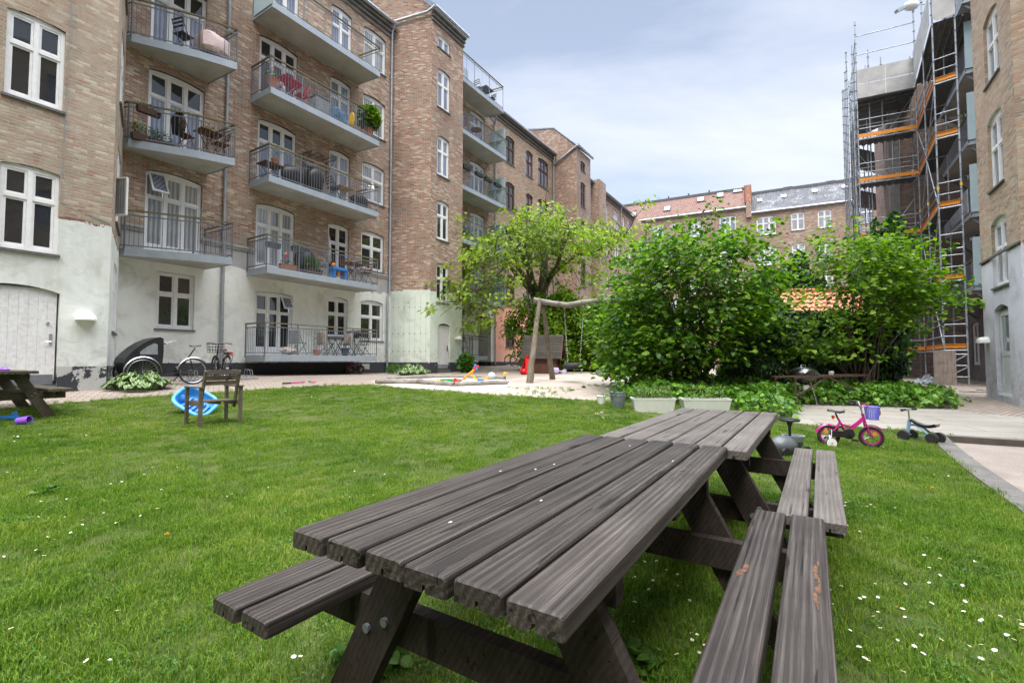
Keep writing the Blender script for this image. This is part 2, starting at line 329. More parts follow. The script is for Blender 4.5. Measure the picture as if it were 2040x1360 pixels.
def panemat(name, col, ior=1.75, rough=.03, wav=.12, stripes=False):
    m, N, L, b = NT(name); _m[name] = m
    t = N.new('ShaderNodeTexCoord')
    b.inputs['Roughness'].default_value = rough; b.inputs['IOR'].default_value = ior
    n = noise(N, L, t.outputs['Object'], 1.7, 3, .5)
    c = mixc_(N, L, n, tuple(x*.5 for x in col), tuple(x*1.4 for x in col))
    if stripes:
        w_ = N.new('ShaderNodeTexWave'); w_.inputs['Scale'].default_value = 5; w_.inputs['Distortion'].default_value = 1.2; L.new(t.outputs['Object'], w_.inputs['Vector'])
        c = mixc_(N, L, 1.0, c, mixc_(N, L, w_.outputs['Fac'], (.6,.6,.6), (1.15,1.15,1.15)), 'MULTIPLY')
    L.new(c, b.inputs['Base Color'])
    u = N.new('ShaderNodeBump'); u.inputs['Strength'].default_value = wav; u.inputs['Distance'].default_value = .05
    L.new(noise(N, L, t.outputs['Object'], 1.1, 1, .5), u.inputs['Height']); L.new(u.outputs[0], b.inputs['Normal']); return m

M = {}
M['white'] = pbr('white_paint', (.74,.74,.73), .45, var=.10, scale=9, bump=.1)
M['brownframe'] = pbr('brown_window_paint', (.075,.045,.038), .5, var=.3)
M['dark'] = panemat('dark_glass', (.022,.024,.026))
M['pale'] = panemat('sky_tinted_curtain_glass', (.22,.25,.32), stripes=True)  # sky reflection painted in as a pale blue base, with curtain stripes
M['sheer'] = panemat('sheer_curtain_glass', (.34,.36,.37), stripes=True)
M['steel'] = pbr('galvanised_steel', (.15,.16,.175), .5, .15, var=.22, scale=14, bump=.08)
M['steelpaint'] = pbr('grey_painted_fascia', (.33,.375,.41), .5, .2, var=.12, scale=4)
M['slabunder'] = pbr('balcony_underside', (.44,.44,.41), .8, var=.2, scale=1.4, bump=.1, col2=(.33,.31,.26))
M['zinc'] = pbr('zinc_pipe', (.42,.45,.48), .38, .7, var=.25, scale=5)
M['handrail'] = pbr('weathered_handrail', (.10,.085,.06), .8, var=.4, scale=20, col2=(.17,.16,.06))
M['black'] = pbr('black_plastic', (.012,.012,.013), .45, var=.3)
M['blackmetal'] = pbr('black_metal', (.02,.02,.022), .35, .3, var=.3)
M['rubber'] = pbr('rubber', (.02,.02,.02), .75, var=.3, scale=30, bump=.1)
M['chrome'] = pbr('chrome', (.6,.6,.6), .22, 1, var=.1)
M['frost'] = pbr('frosted_glass', (.36,.47,.50), .3, var=.08, scale=1.5, spec=.6)
M['stone'] = pbr('sill_stone', (.12,.115,.11), .8, var=.3, scale=12, bump=.2)
M['roofsheet'] = pbr('roofing_felt', (.10,.105,.115), .8, var=.3, scale=3, bump=.2)
M['darkhole'] = pbr('dark_interior', (.012,.011,.01), .95, var=.4)
M['wooddoor'] = pbr('peeling_white_door', (.74,.74,.73), .6, var=.0, scale=14, col2=(.56,.555,.54), bump=.2)
M['teak'] = wood('brown_furniture_wood', (.06,.028,.015), (.13,.062,.032), (.2,.11,.06), island=.5)
M['lightwood'] = wood('pine_wood', (.22,.14,.07), (.34,.23,.12), (.44,.32,.19))
M['terracotta'] = pbr('terracotta', (.42,.17,.09), .8, var=.25, scale=12)
M['soil'] = pbr('soil', (.035,.025,.018), .95, var=.5, scale=20, bump=.5)
M['blue'] = pbr('blue_plastic', (.02,.22,.62), .38, var=.12, scale=4)
M['orange'] = pbr('orange_plastic', (.85,.25,.02), .4, var=.1)
M['yellow'] = pbr('yellow_plastic', (.82,.5,.03), .4, var=.1)
M['red'] = pbr('red_plastic', (.70,.015,.02), .35, var=.12)
M['green'] = pbr('green_plastic', (.01,.36,.08), .4, var=.1)
M['whitepl'] = pbr('white_plastic', (.78,.78,.75), .4, var=.06)
M['cloth'] = pbr('beige_cloth', (.42,.36,.32), .9, var=.2, scale=8, bump=.2)
M['denim'] = pbr('blue_cloth', (.10,.20,.33), .9, var=.35, scale=7, bump=.3)
M['greycloth'] = pbr('grey_cloth', (.25,.27,.29), .9, var=.3, scale=7, bump=.3)
# ---------------- ground sheets ----------------
def inpoly(pts, poly):
    x, y = pts[:,0], pts[:,1]; c = np.zeros(len(pts), bool); n = len(poly)
    for i in range(n):
        (x0,y0), (x1,y1) = poly[i], poly[(i+1) % n]
        with np.errstate(divide='ignore', invalid='ignore'):
            k = ((y0 > y) != (y1 > y)) & (x < (x1-x0)*(y-y0)/(y1-y0+1e-12)+x0)
        c ^= k
    return c
def densify(poly, d):
    o = []
    for a, b in zip(poly, poly[1:]+poly[:1]):
        n = max(1, int(math.dist(a, b)/d)); o += [(a[0]+(b[0]-a[0])*i/n, a[1]+(b[1]-a[1])*i/n) for i in range(n)]
    return o
def sheet(name, poly, dz, mat, step=.5, kind='structure', hole=None, zf=None, jit=0):
    B_ = densify(poly, step); nb = len(B_)
    if jit: B_ = [(x+(mnoise.noise(Vector((x*2.3,y*2.3,1)))*jit), y+mnoise.noise(Vector((x*2.3,y*2.3,9)))*jit) for x, y in B_]
    xs = np.arange(min(p[0] for p in poly), max(p[0] for p in poly), step); ys = np.arange(min(p[1] for p in poly), max(p[1] for p in poly), step)
    g = np.array([(x+.013, y+.017) for x in xs for y in ys]); g = g[inpoly(g, B_)]
    vs = [Vector(p) for p in B_] + [Vector(p) for p in g]; ed = [(i, (i+1) % nb) for i in range(nb)]
    if hole:
        Hh = densify(hole, step); o = len(vs); vs += [Vector(p) for p in Hh]; ed += [(o+i, o+(i+1) % len(Hh)) for i in range(len(Hh))]
    r = delaunay_2d_cdt(vs, ed, [], 0, 1e-4); V = np.array([(v.x, v.y) for v in r[0]]); F = [f for f in r[2]]
    cen = np.array([V[list(f)].mean(0) for f in F]); k = inpoly(cen, B_)
    if hole: k &= ~inpoly(cen, hole)
    Z = (Gv(V[:,0], V[:,1]) if zf is None else zf(V)) + dz
    me = bpy.data.meshes.new(name); me.from_pydata([(x, y, z) for (x, y), z in zip(V, Z)], [], [tuple(f) for f, q in zip(F, k) if q]); me.materials.append(mat)
    me.polygons.foreach_set('use_smooth', [True]*len(me.polygons))
    return tag(link(name, me), kind=kind)
def g2(x, y): p = gp(x, y); return (p.x, p.y)
# materials
def groundmat(name, stops, sc=2., fine=60., bump=.5, rough=.95):
    m, N, L, b = NT(name); t = N.new('ShaderNodeTexCoord'); b.inputs['Roughness'].default_value = rough; b.inputs['Specular IOR Level'].default_value = .2
    a = noise(N, L, t.outputs['Object'], sc, 6, .65, .3); f = noise(N, L, t.outputs['Object'], fine, 4, .7)
    c = ramp(N, L, a, stops); c = mixc_(N, L, 1.0, c, mixc_(N, L, f, (.45,.45,.45), (1.6,1.6,1.6)), 'MULTIPLY'); L.new(c, b.inputs['Base Color'])
    u = N.new('ShaderNodeBump'); u.inputs['Strength'].default_value = bump; u.inputs['Distance'].default_value = .012; L.new(f, u.inputs['Height']); L.new(u.outputs[0], b.inputs['Normal']); return m
def pavermat(name, c1, c2, bw, bh, rot):
    m, N, L, b = NT(name); t = N.new('ShaderNodeTexCoord'); b.inputs['Roughness'].default_value = .88
    mp = N.new('ShaderNodeMapping'); mp.inputs['Rotation'].default_value = (0,0,rot); L.new(t.outputs['Object'], mp.inputs[0])
    br = N.new('ShaderNodeTexBrick'); L.new(mp.outputs[0], br.inputs['Vector']); br.inputs['Scale'].default_value = 1; br.inputs['Brick Width'].default_value = bw; br.inputs['Row Height'].default_value = bh; br.inputs['Mortar Size'].default_value = .010; br.inputs['Mortar Smooth'].default_value = .3
    br.inputs['Color1'].default_value = (*c1,1); br.inputs['Color2'].default_value = (*c2,1); br.inputs['Mortar'].default_value = (*[x*.28 for x in c1],1)
    a = noise(N, L, t.outputs['Object'], .7, 6, .65, .4); f = noise(N, L, t.outputs['Object'], 45, 4, .7)
    c = mixc_(N, L, 1.0, br.outputs['Color'], mixc_(N, L, a, (.62,.62,.60), (1.3,1.3,1.28)), 'MULTIPLY'); c = mixc_(N, L, 1.0, c, mixc_(N, L, f, (.7,.7,.7), (1.3,1.3,1.3)), 'MULTIPLY'); L.new(c, b.inputs['Base Color'])
    u = N.new('ShaderNodeBump'); u.inputs['Strength'].default_value = .6; u.inputs['Distance'].default_value = .008; L.new(math_(N, L, 'SUBTRACT', f, math_(N, L, 'MULTIPLY', br.outputs['Fac'], 2)), u.inputs['Height']); L.new(u.outputs[0], b.inputs['Normal']); return m
M['paver'] = pavermat('clinker_pavers', (.33,.275,.225), (.26,.215,.18), .22, .11, R(-32.5))
M['concrete'] = pavermat('concrete_strips', (.30,.28,.245), (.27,.25,.22), 2.6, .55, R(12))
M['gravel'] = groundmat('sandy_gravel', [(.2,(.23,.19,.155)),(.5,(.33,.285,.24)),(.8,(.42,.375,.325))], 1.5, 55, .9)
M['sand'] = groundmat('pale_sand', [(.2,(.34,.30,.255)),(.8,(.47,.43,.38))], 2.5, 70, .6)
M['turf'] = groundmat('turf_soil', [(.25,(.04,.055,.014)),(.5,(.06,.085,.018)),(.8,(.10,.10,.035))], 1.6, 90, .8)
M['kerb'] = groundmat('kerb_concrete', [(.2,(.10,.096,.088)),(.8,(.19,.183,.168))], 3, 50, .7)
PIT = [g2(1884,871), (8.6,7.9), (9.2,5.0), (8,3.2), g2(2040,989)]
p0 = Vector((*g2(1884,871),0)); pr = Vector((*g2(2040,881),0)); pb = Vector((*g2(2040,986),0))
dr = (pr-p0).normalized(); db = (pb-p0).normalized()
PIT = [(p0.x,p0.y), (p0.x+dr.x*6, p0.y+dr.y*6), (p0.x+dr.x*6+db.x*7, p0.y+dr.y*6+db.y*7), (p0.x+db.x*7, p0.y+db.y*7)]
base = sheet('ground', [(-40,-40),(45,-40),(45,60),(-40,60)], -.42, M['soil'], 3.0)
YARD = [(-30,-20),(-22,-28),(0,-28),(15,-7),(15,5),(14.5,8),(28,20),(26,30),(22,43),(-2,42),(-14,20),(-22,6)]
pav = sheet('pavement', YARD, 0, M['paver'], .6, hole=PIT)
# sunken pit with concrete kerbs
sheet('pit_floor', [(a-.0, b) for a, b in PIT], -.075, groundmat('pit_sand', [(.2,(.21,.18,.155)),(.8,(.32,.28,.245))], 1.2, 60, .6), .5)
def kerb(name, a, b, wi, wo, top=.03, bot=-.4):
    a, b = Vector(a), Vector(b); d = (b-a).normalized(); nrm = Vector((-d.y, d.x, 0)); n = max(1, int((b-a).length/.5)); m = MB(); sgn = 1
    for i in range(n):
        p = a+(b-a)*i/n; q = a+(b-a)*(i+1)/n; g0, g1 = G(p.x,p.y), G(q.x,q.y)
        c = [p-nrm*wo, q-nrm*wo, q+nrm*wi, p+nrm*wi]; zz = [g0,g1,g1,g0]
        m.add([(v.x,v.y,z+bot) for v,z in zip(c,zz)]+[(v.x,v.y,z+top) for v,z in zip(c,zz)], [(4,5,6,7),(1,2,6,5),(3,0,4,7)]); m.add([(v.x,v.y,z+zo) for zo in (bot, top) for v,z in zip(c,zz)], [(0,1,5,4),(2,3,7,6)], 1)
    return tag(m.build(name, [M['kerb'], pbr('dark_kerb_side', (.10,.082,.068), .95, var=.3, scale=6, bump=.3)]), kind='structure')  # kerb sides get a darker brown than the top
kerb('kerb', p0, p0+db*7, .0, .22)
kerb('kerb', p0+dr*6, p0-dr*.22, .0, .20)
LAWN = [g2(-500,860), g2(0,816), g2(130,803), g2(330,788), g2(530,776), g2(660,768), g2(742,767), g2(800,774), g2(880,779), g2(960,786), g2(1040,790), g2(1130,796), g2(1220,800), g2(1300,800), g2(1460,812), g2(1500,830), g2(1566,841), g2(1620,848), g2(1720,853), g2(1800,857), g2(1868,864), g2(1884,872)]
q_ = p0+db*7; LAWN += [(q_.x-.1, q_.y), (3.5,-2.5), (3,-7), (-20,-7), (-21,1)]
lawn = sheet('lawn', LAWN, .012, M['turf'], .4, jit=.10)
GRAV = [g2(735,768), g2(752,755), g2(860,750), g2(940,748), g2(1000,757), g2(1045,752), g2(1110,747), g2(1200,742), g2(1340,742), g2(1420,760), g2(1420,812), g2(1220,806), g2(1040,796), g2(880,786), g2(800,780)]
grav = sheet('gravel_yard', GRAV, .006, M['gravel'], .5, jit=.25)
CONC = [g2(1560,838), g2(1588,806), g2(1690,808), g2(1800,812), g2(1900,818), g2(2040,832), g2(2200,846), (p0.x+dr.x*5, p0.y+dr.y*5), g2(1900,868), g2(1884,868), g2(1868,868), g2(1800,861), g2(1720,857), g2(1620,852)]
conc = sheet('concrete_path', CONC, .006, M['concrete'], .5)
PLANT = [g2(1225,800), g2(1240,782), g2(1330,755), g2(1500,745), g2(1640,745), g2(1760,750), g2(1830,766), g2(1905,800), g2(1908,815), g2(1800,812), g2(1690,808), g2(1588,806), g2(1575,838), g2(1500,832), g2(1460,814), g2(1300,806)]
bed = sheet('planting_bed', PLANT, .02, M['soil'], .5)

# ---------------- grass ----------------
def hidden(name, mb_or_me, mats):
    me = mb_or_me
    if isinstance(me, MB):
        m2 = bpy.data.meshes.new(name); m2.from_pydata([tuple(v) for v in me.v], [], me.f); m2.polygons.foreach_set('material_index', me.mi) if any(me.mi) else None; me = m2
    for x in mats: me.materials.append(x)
    return bpy.data.objects.new(name, me)       # never linked: only a source for instancing
def grassmat():
    m, N, L, b = NT('grass_blades'); t = N.new('ShaderNodeTexCoord'); oi = N.new('ShaderNodeObjectInfo'); gm = N.new('ShaderNodeNewGeometry')
    a = noise(N, L, gm.outputs['Position'], .9, 5, .6, .4); a2 = noise(N, L, gm.outputs['Position'], 5, 3, .6)
    f = math_(N, L, 'MULTIPLY_ADD', math_(N, L, 'SUBTRACT', gm.outputs['Random Per Island'], .5), .5, math_(N, L, 'MULTIPLY_ADD', math_(N, L, 'SUBTRACT', a2, .5), .5, a), clamp=True)
    c = ramp(N, L, f, [(.12,(.034,.088,.008)), (.36,(.076,.165,.013)), (.54,(.128,.228,.020)), (.74,(.215,.295,.045)), (.92,(.38,.37,.13))])
    L.new(c, b.inputs['Base Color']); b.inputs['Roughness'].default_value = .6; b.inputs['Specular IOR Level'].default_value = .15
    tr = N.new('ShaderNodeBsdfTranslucent'); L.new(mixc_(N, L, 1.0, c, (1.3,1.4,.6), 'MULTIPLY'), tr.inputs['Color']); mx = N.new('ShaderNodeMixShader'); mx.inputs[0].default_value = .35
    L.new(b.outputs[0], mx.inputs[1]); L.new(tr.outputs[0], mx.inputs[2]); L.new(mx.outputs[0], N['Material Output'].inputs['Surface']); return m
GM = grassmat()
def tuft(seed, nb, rad, h0, h1, wd):
    r = random.Random(seed); m = MB()
    for i in range(nb):
        a = r.uniform(0, 2*PI); q = rad*math.sqrt(r.random()); x, y = q*math.cos(a), q*math.sin(a); h = r.uniform(h0, h1); b = r.uniform(0, 2*PI); ln = r.uniform(.2, 1.1)*h
        dx, dy = math.cos(b), math.sin(b); w_ = wd*r.uniform(.7, 1.3); px, py = -dy*w_/2, dx*w_/2
        m.add([(x-px,y-py,-.01),(x+px,y+py,-.01),(x+dx*ln*.35+px*.8,y+dy*ln*.35+py*.8,h*.62),(x+dx*ln*.35-px*.8,y+dy*ln*.35-py*.8,h*.62),(x+dx*ln,y+dy*ln,h)], [(0,1,2,3),(3,2,4)])
    return hidden('grass_tuft', m, [GM])
def clover(seed):
    r = random.Random(seed); m = MB()
    for i in range(9):
        a = r.uniform(0,2*PI); q = .1*math.sqrt(r.random()); x, y, z = q*math.cos(a), q*math.sin(a), r.uniform(.012,.03)
        for k in range(3):
            b = a+k*2.1+r.uniform(-.2,.2); s_ = r.uniform(.006,.012); tl = r.uniform(-.3,.3)
            pts = [(0,0),(.6,.45),(1.1,.4),(1.3,0),(1.1,-.4),(.6,-.45)]
            m.add([(x+s_*(u*math.cos(b)-v*math.sin(b)), y+s_*(u*math.sin(b)+v*math.cos(b)), z+s_*u*tl) for u,v in pts], [(0,1,2,3,4,5)])
    return hidden('clover_tuft', m, [leafmat('clover_leaf', (.035,.10,.012), (.06,.15,.018), (.09,.19,.028), .25)])
tufts = [tuft(i, 70, .11, .016, .045, .0034) for i in range(5)] + [clover(77)]
tcol = bpy.data.collections.new('grass_tufts')
for o in tufts: tcol.objects.link(o)
def gn_instances(name, P_, scale, colin, mat=None, kind='stuff', label=None, cat=None, up=None):
    me = bpy.data.meshes.new(name); me.from_pydata([tuple(p) for p in P_], [], [])
    at_ = me.attributes.new('sc', 'FLOAT', 'POINT'); at_.data.foreach_set('value', np.asarray(scale, np.float32))
    o = link(name, me); tag(o, label, cat, None, kind)
    ng = bpy.data.node_groups.new(name, 'GeometryNodeTree'); ng.interface.new_socket('Geometry', in_out='INPUT', socket_type='NodeSocketGeometry'); ng.interface.new_socket('Geometry', in_out='OUTPUT', socket_type='NodeSocketGeometry')
    N = ng.nodes; L = ng.links; i_ = N.new('NodeGroupInput'); o_ = N.new('NodeGroupOutput'); mp_ = N.new('GeometryNodeMeshToPoints'); ip = N.new('GeometryNodeInstanceOnPoints'); ci = N.new('GeometryNodeCollectionInfo')
    ci.inputs[0].default_value = colin; ci.inputs['Separate Children'].default_value = True; ci.inputs['Reset Children'].default_value = True; ip.inputs['Pick Instance'].default_value = True
    rv = N.new('FunctionNodeRandomValue'); rv.data_type = 'FLOAT_VECTOR'; rv.inputs[0].default_value = (-.15,-.15,0); rv.inputs[1].default_value = (.15,.15,6.283)
    na = N.new('GeometryNodeInputNamedAttribute'); na.data_type = 'FLOAT'; na.inputs['Name'].default_value = 'sc'
    L.new(i_.outputs[0], mp_.inputs['Mesh']); L.new(mp_.outputs[0], ip.inputs['Points']); L.new(ci.outputs[0], ip.inputs['Instance']); L.new(rv.outputs[0], ip.inputs['Rotation']); L.new(na.outputs[0], ip.inputs['Scale']); L.new(ip.outputs[0], o_.inputs[0])
    md = o.modifiers.new('instances', 'NODES'); md.node_group = ng; return o
def lawn_points(dens, ymax, xr, yr, poly=LAWN):
    n = int((xr[1]-xr[0])*(yr[1]-yr[0])*dens); P_ = rng.uniform((xr[0], yr[0]), (xr[1], yr[1]), (n, 2)); P_ = P_[inpoly(P_, poly)]; w_ = np.stack([P_[:,0]-p0.x, P_[:,1]-p0.y], 1); return P_[(np.abs(w_[:,0]*db.y-w_[:,1]*db.x) > .25) | (w_[:,0]*db.x+w_[:,1]*db.y < -.2)]
a = lawn_points(340, 0, (-5,5), (.3,4.2)); b = lawn_points(150, 0, (-9,10), (4.2,8)); c = lawn_points(95, 0, (-14,8), (8,16)); d = lawn_points(60, 0, (-14,-5), (0,4.2)); e2 = lawn_points(60, 0, (5,9), (0,4.2))
P2_ = np.vstack([a,b,c,d,e2]); az_ = np.abs(P2_[:,0]) < (P2_[:,1]*1.25+4.5); P2_ = P2_[az_]; bare = np.array([mnoise.noise(Vector((x*.9,y*.9,21)))+.6*mnoise.noise(Vector((x*3.1,y*3.1,4))) for x, y in P2_]); P2_ = P2_[(bare < .34) | (rng.random(len(P2_)) < .55)]
TB_ = np.array([(-.1,1.0),(3.3,6.2)])
sc_ = rng.uniform(.6, 1.15, len(P2_))*(1+.35*np.array([mnoise.noise(Vector((x*.8,y*.8,3))) for x, y in P2_]))
gn_instances('grass', np.column_stack([P2_, Gv(P2_[:,0],P2_[:,1])+.012]), sc_, tcol, label='short mown green grass of the courtyard lawn', cat='grass')
# ragged longer grass at the lawn margins and in the gravel
gt = bpy.data.collections.new('long_tufts'); 
for i in range(2): gt.objects.link(tuft(50+i, 26, .06, .05, .12, .005))
ed_ = densify([LAWN[i] for i in range(1, 22)], .12)[:-75]; pe = np.array(ed_)+rng.normal(0,.07,(len(ed_),2)); gx = rng.uniform((-2,8),(5,14),(900,2)); gx = gx[inpoly(gx, GRAV)]; gx = gx[np.array([mnoise.noise(Vector((x*.7,y*.7,5))) > .18 for x,y in gx])]
pe = np.vstack([pe, gx]); gn_instances('grass', np.column_stack([pe, Gv(pe[:,0],pe[:,1])]), rng.uniform(.4,.9,len(pe)), gt, label='longer grass tufts along the lawn edge and in the gravel', cat='grass')
# ---------------- buildings ----------------
class WF:
    def __init__(s, A, B, flip=False):
        s.A = Vector((A[0], A[1], 0)); b = Vector((B[0], B[1], 0)); s.L = (b-s.A).length; s.ex = (b-s.A).normalized()
        n = Vector((-s.ex.y, s.ex.x, 0)); s.out = n if n.dot(-s.A) > 0 else -n
        if flip: s.out = -s.out
    def P(s, u, z, d=0): return s.A + s.ex*u + s.out*d + Vector((0,0,z))
    def mat(s, u=0, z=0, d=0):
        p = s.P(u, z, d); e, o = s.ex, s.out; return Matrix(((e.x,o.x,0,p.x),(e.y,o.y,0,p.y),(0,0,1,p.z),(0,0,0,1)))
    def px(s, x, y, d=0):
        r = ray(x, y); o = Vector((0,0,EYE)); a = s.A + s.out*d
        t = (a-o).dot(s.out)/r.dot(s.out); p = o+r*t; return (p-a).dot(s.ex), p.z
    def uvf(s): return lambda co, n: (co.dot(s.ex) + (co.dot(s.out) if abs(n.dot(s.out)) < .5 and abs(n.z) < .5 else 0), co.z + (co.dot(s.out) if abs(n.z) > .5 else 0))
E_ = Vector((.5378, .8431, 0)); N_ = Vector((-.8431, .5378, 0))
def PL(s, p): v = E_*s + N_*p; return (v.x, v.y)
def arc(s0, s1, z1, rise, n=8):
    h = (s1-s0)/2; Rr = (h*h+rise*rise)/(2*rise); c = (s0+s1)/2; zc = z1-Rr
    return [(s0+(s1-s0)*i/n, zc+math.sqrt(max(0, Rr*Rr-(s0+(s1-s0)*i/n-c)**2))) for i in range(n+1)]
def wall_mesh(mb, F, s0, s1, z0, z1, holes=(), depth=.16):
    mb.M = F.mat(); ss = sorted({s0, s1, *[h[0] for h in holes], *[h[1] for h in holes]}); zs = sorted({z0, z1, *[h[2] for h in holes], *[h[3] for h in holes]})
    ss = [x for x in ss if s0 <= x <= s1]; zs = [x for x in zs if z0 <= x <= z1]
    for i in range(len(ss)-1):
        for j in range(len(zs)-1):
            cs = (ss[i]+ss[i+1])/2; cz = (zs[j]+zs[j+1])/2
            if any(h[0] < cs < h[1] and h[2] < cz < h[3] for h in holes): continue
            mb.quad((ss[i],0,zs[j]), (ss[i+1],0,zs[j]), (ss[i+1],0,zs[j+1]), (ss[i],0,zs[j+1]))
    for h in holes:
        a, b, c, d = h[:4]; rise = h[4] if len(h) > 4 else 0; dp = h[5] if len(h) > 5 else depth
        ztop = d-rise if rise else d
        mb.quad((a,0,c), (a,-dp,c), (a,-dp,ztop), (a,0,ztop)); mb.quad((b,0,c), (b,-dp,c), (b,-dp,ztop), (b,0,ztop)); mb.quad((a,0,c), (b,0,c), (b,-dp,c), (a,-dp,c))
        if rise:
            A = arc(a, b, d, rise)
            for (x0,y0), (x1,y1) in zip(A, A[1:]):
                mb.quad((x0,0,y0), (x1,0,y1), (x1,0,d+1e-4), (x0,0,d+1e-4)); mb.quad((x0,0,y0), (x1,0,y1), (x1,-dp,y1), (x0,-dp,y0))
        else: mb.quad((a,0,d), (b,0,d), (b,-dp,d), (a,-dp,d))
    mb.M = Matrix.Identity(4)
def window(F, par, s0, s1, z0, z1, cols=2, rise=.08, inset=.12, fm='white', pm='dark', tr=.64, rows=None, door=False, sill=True, name='window', skip=None, top=None, label=None):
    f = MB(); p = MB(); f.M = p.M = F.mat(0, 0, -inset)
    zt = z1-rise; fw = .06
    f.box(s0, s0+fw, -.05, .03, z0, zt); f.box(s1-fw, s1, -.05, .03, z0, zt); f.box(s0+fw, s1-fw, -.05, .027, zt-fw, zt); f.box(s0+fw, s1-fw, -.05, .045, z0, z0+fw+.01)
    if rise:
        A = arc(s0+.004, s1-.004, z1-.006, rise)
        f.add([(x, .03, zz) for x, zz in A]+[(s1-.004,.03,zt-.001),(s0+.004,.03,zt-.001)], [tuple(range(len(A)+2))])
    zm = z0 + (zt-z0)*tr; cw = (s1-s0-2*fw)/cols; mw = .075
    rws = [(z0+fw+.01, zm-.035), (zm+.035, zt-fw)] if rows != 1 else [(z0+fw, zt-fw)]
    if rows != 1: f.box(s0+fw, s1-fw, -.04, .035, zm-.035, zm+.035)
    for i in range(cols):
        a = s0+fw+cw*i + (mw/2 if i else 0); b = s0+fw+cw*(i+1) - (mw/2 if i < cols-1 else 0)
        if i < cols-1: f.box(b, b+mw, -.045, .04, z0+fw+.011, zt-fw-.001)
        for j, (c, d) in enumerate(rws):
            if skip and (i, j) in skip:
                p.quad((a,-.07,c), (b,-.07,c), (b,-.07,d), (a,-.07,d)); continue
            k = .04
            f.box(a+.003, a+k, -.03, .018, c+.003, d-.003); f.box(b-k, b-.003, -.03, .018, c+.003, d-.003)
            f.box(a+k, b-k, -.03, .016, c+.003, c+k+(.02 if j == 0 else 0)); f.box(a+k, b-k, -.03, .016, d-k, d-.003)
            if door and j == 0: f.box(a+k, b-k, -.03, .01, c+k+.02, c+k+.16)
            p.quad((a+k,-.012,c+k), (b-k,-.012,c+k), (b-k,-.012,d-k), (a+k,-.012,d-k), m=0 if not (top and j == 1) else 1)
    o = f.build(name, M[fm], par)
    if label: o['label'] = label
    p.build('pane', [M[pm]] + ([M[top]] if top else []), o)
    o2 = None
    if sill and not door:
        q = MB(); q.M = F.mat(); q.box(s0-.04, s1+.04, -inset+.031, .045, z0-.05, z0-.001); q.build('sill', M['stone'], o)
    return o
def relink(o, root):   # children of a world-coordinate part must keep world coordinates
    pass
def railing(par, path, zt, h=1.05, sp=.11, hm='handrail', panel=None, rm='steel'):
    r = MB(); hr = MB(); tot = [(Vector(a), Vector(b)) for a, b in zip(path, path[1:])]
    up = Vector((0,0,1))
    for a, b in tot:
        a = a+up*zt; b = b+up*zt; l = (b-a).length; n = max(1, round(l/1.25)); d = (b-a)/l
        for i in range(0 if a == tot[0][0]+up*zt else 1, n+1):
            p = a+d*(l*i/n); r.beam(p-up*.1, p+up*(h-.02), .035, .035)
        r.beam(a+up*.07, b+up*.07, .02, .03); r.beam(a+up*(h-.13), b+up*(h-.13), .02, .03)
        if sp:
            k = int(l/sp)
            for i in range(1, k): p = a+d*(l*i/k); r.beam(p+up*.07, p+up*(h-.14), .011, .011, up=(1,0,0))
        hr.beam(a+up*h-d*.02, b+up*h+d*.02, .055, .04)
    o = r.build('railing', M[rm], par); hr.build('handrail', M[hm], par); return o
def balcony(F, par, prof, z0, th=.22, h=1.05, sp=.105, rail=True, hm='handrail'):
    """prof: (s, d) points from wall to wall round the open sides"""
    b = MB(); b.M = F.mat(); pts = [(s, d) for s, d in prof]
    area = sum(p[0]*q[1]-q[0]*p[1] for p, q in zip(pts, pts[1:]+pts[:1]))
    if area < 0: pts = pts[::-1]
    b.prism(pts, z0+.03, z0+th, 0)
    cx = sum(p[0] for p in pts)/len(pts); cy = sum(p[1] for p in pts)/len(pts)
    ins = [(p[0]+(.03 if p[0] < cx else -.03), p[1]+(.0 if p[1] < .2 else -.03)) for p in pts]
    b.prism(ins, z0+.012, z0+.029, 1)
    # rim flange under the fascia
    for p, q in zip(prof, prof[1:]): b.beam((p[0],p[1]-.012,z0+.014), (q[0],q[1]-.012,z0+.014), .03, .028, m=0)
    o = b.build('balcony', [M['steelpaint'], M['slabunder']], par)
    if rail: railing(o, [F.P(s, 0, d-.03 if d > .1 else d) for s, d in prof], z0+th, h, sp, hm)
    return o
def pipe(par, pts, r=.05, name='downpipe', mat='zinc'):
    m = MB(); m.tube(pts, r, 10)
    for p, q in zip(pts, pts[1:]):
        p, q = Vector(p), Vector(q); L_ = (q-p).length
        if L_ > 2 and abs((q-p).normalized().z) > .8:
            for i in range(1, int(L_/2.2)+1): c = p+(q-p)*(i*2.2/L_); m.lathe([(r*1.35,-.02),(r*1.35,.02)], 10, c)
    return m.build(name, M[mat], par, smooth=True)
def lamp(par, F, s, z):
    m = MB(); m.M = F.mat(s, z, 0); A = [(.17*math.cos(PI*i/10), .17*math.sin(PI*i/10)) for i in range(11)]
    vs = []; fs = []
    for k, (sc, y) in enumerate(((1,0),(1,.10),(.92,.17),(.7,.22),(.3,.25))): vs += [(a*sc, y, c*sc) for a, c in A]
    for k in range(4): fs += [(k*11+i, k*11+i+1, (k+1)*11+i+1, (k+1)*11+i) for i in range(10)]
    fs.append(tuple(44+i for i in range(11))); fs.append((0,11,22,33,44,54,43,32,21,10)); m.add(vs, fs)
    return m.build('wall_lamp', M['whitepl'], par, smooth=True)
def pfr(F, d=0):  # window hole list to walls and windows
    pass

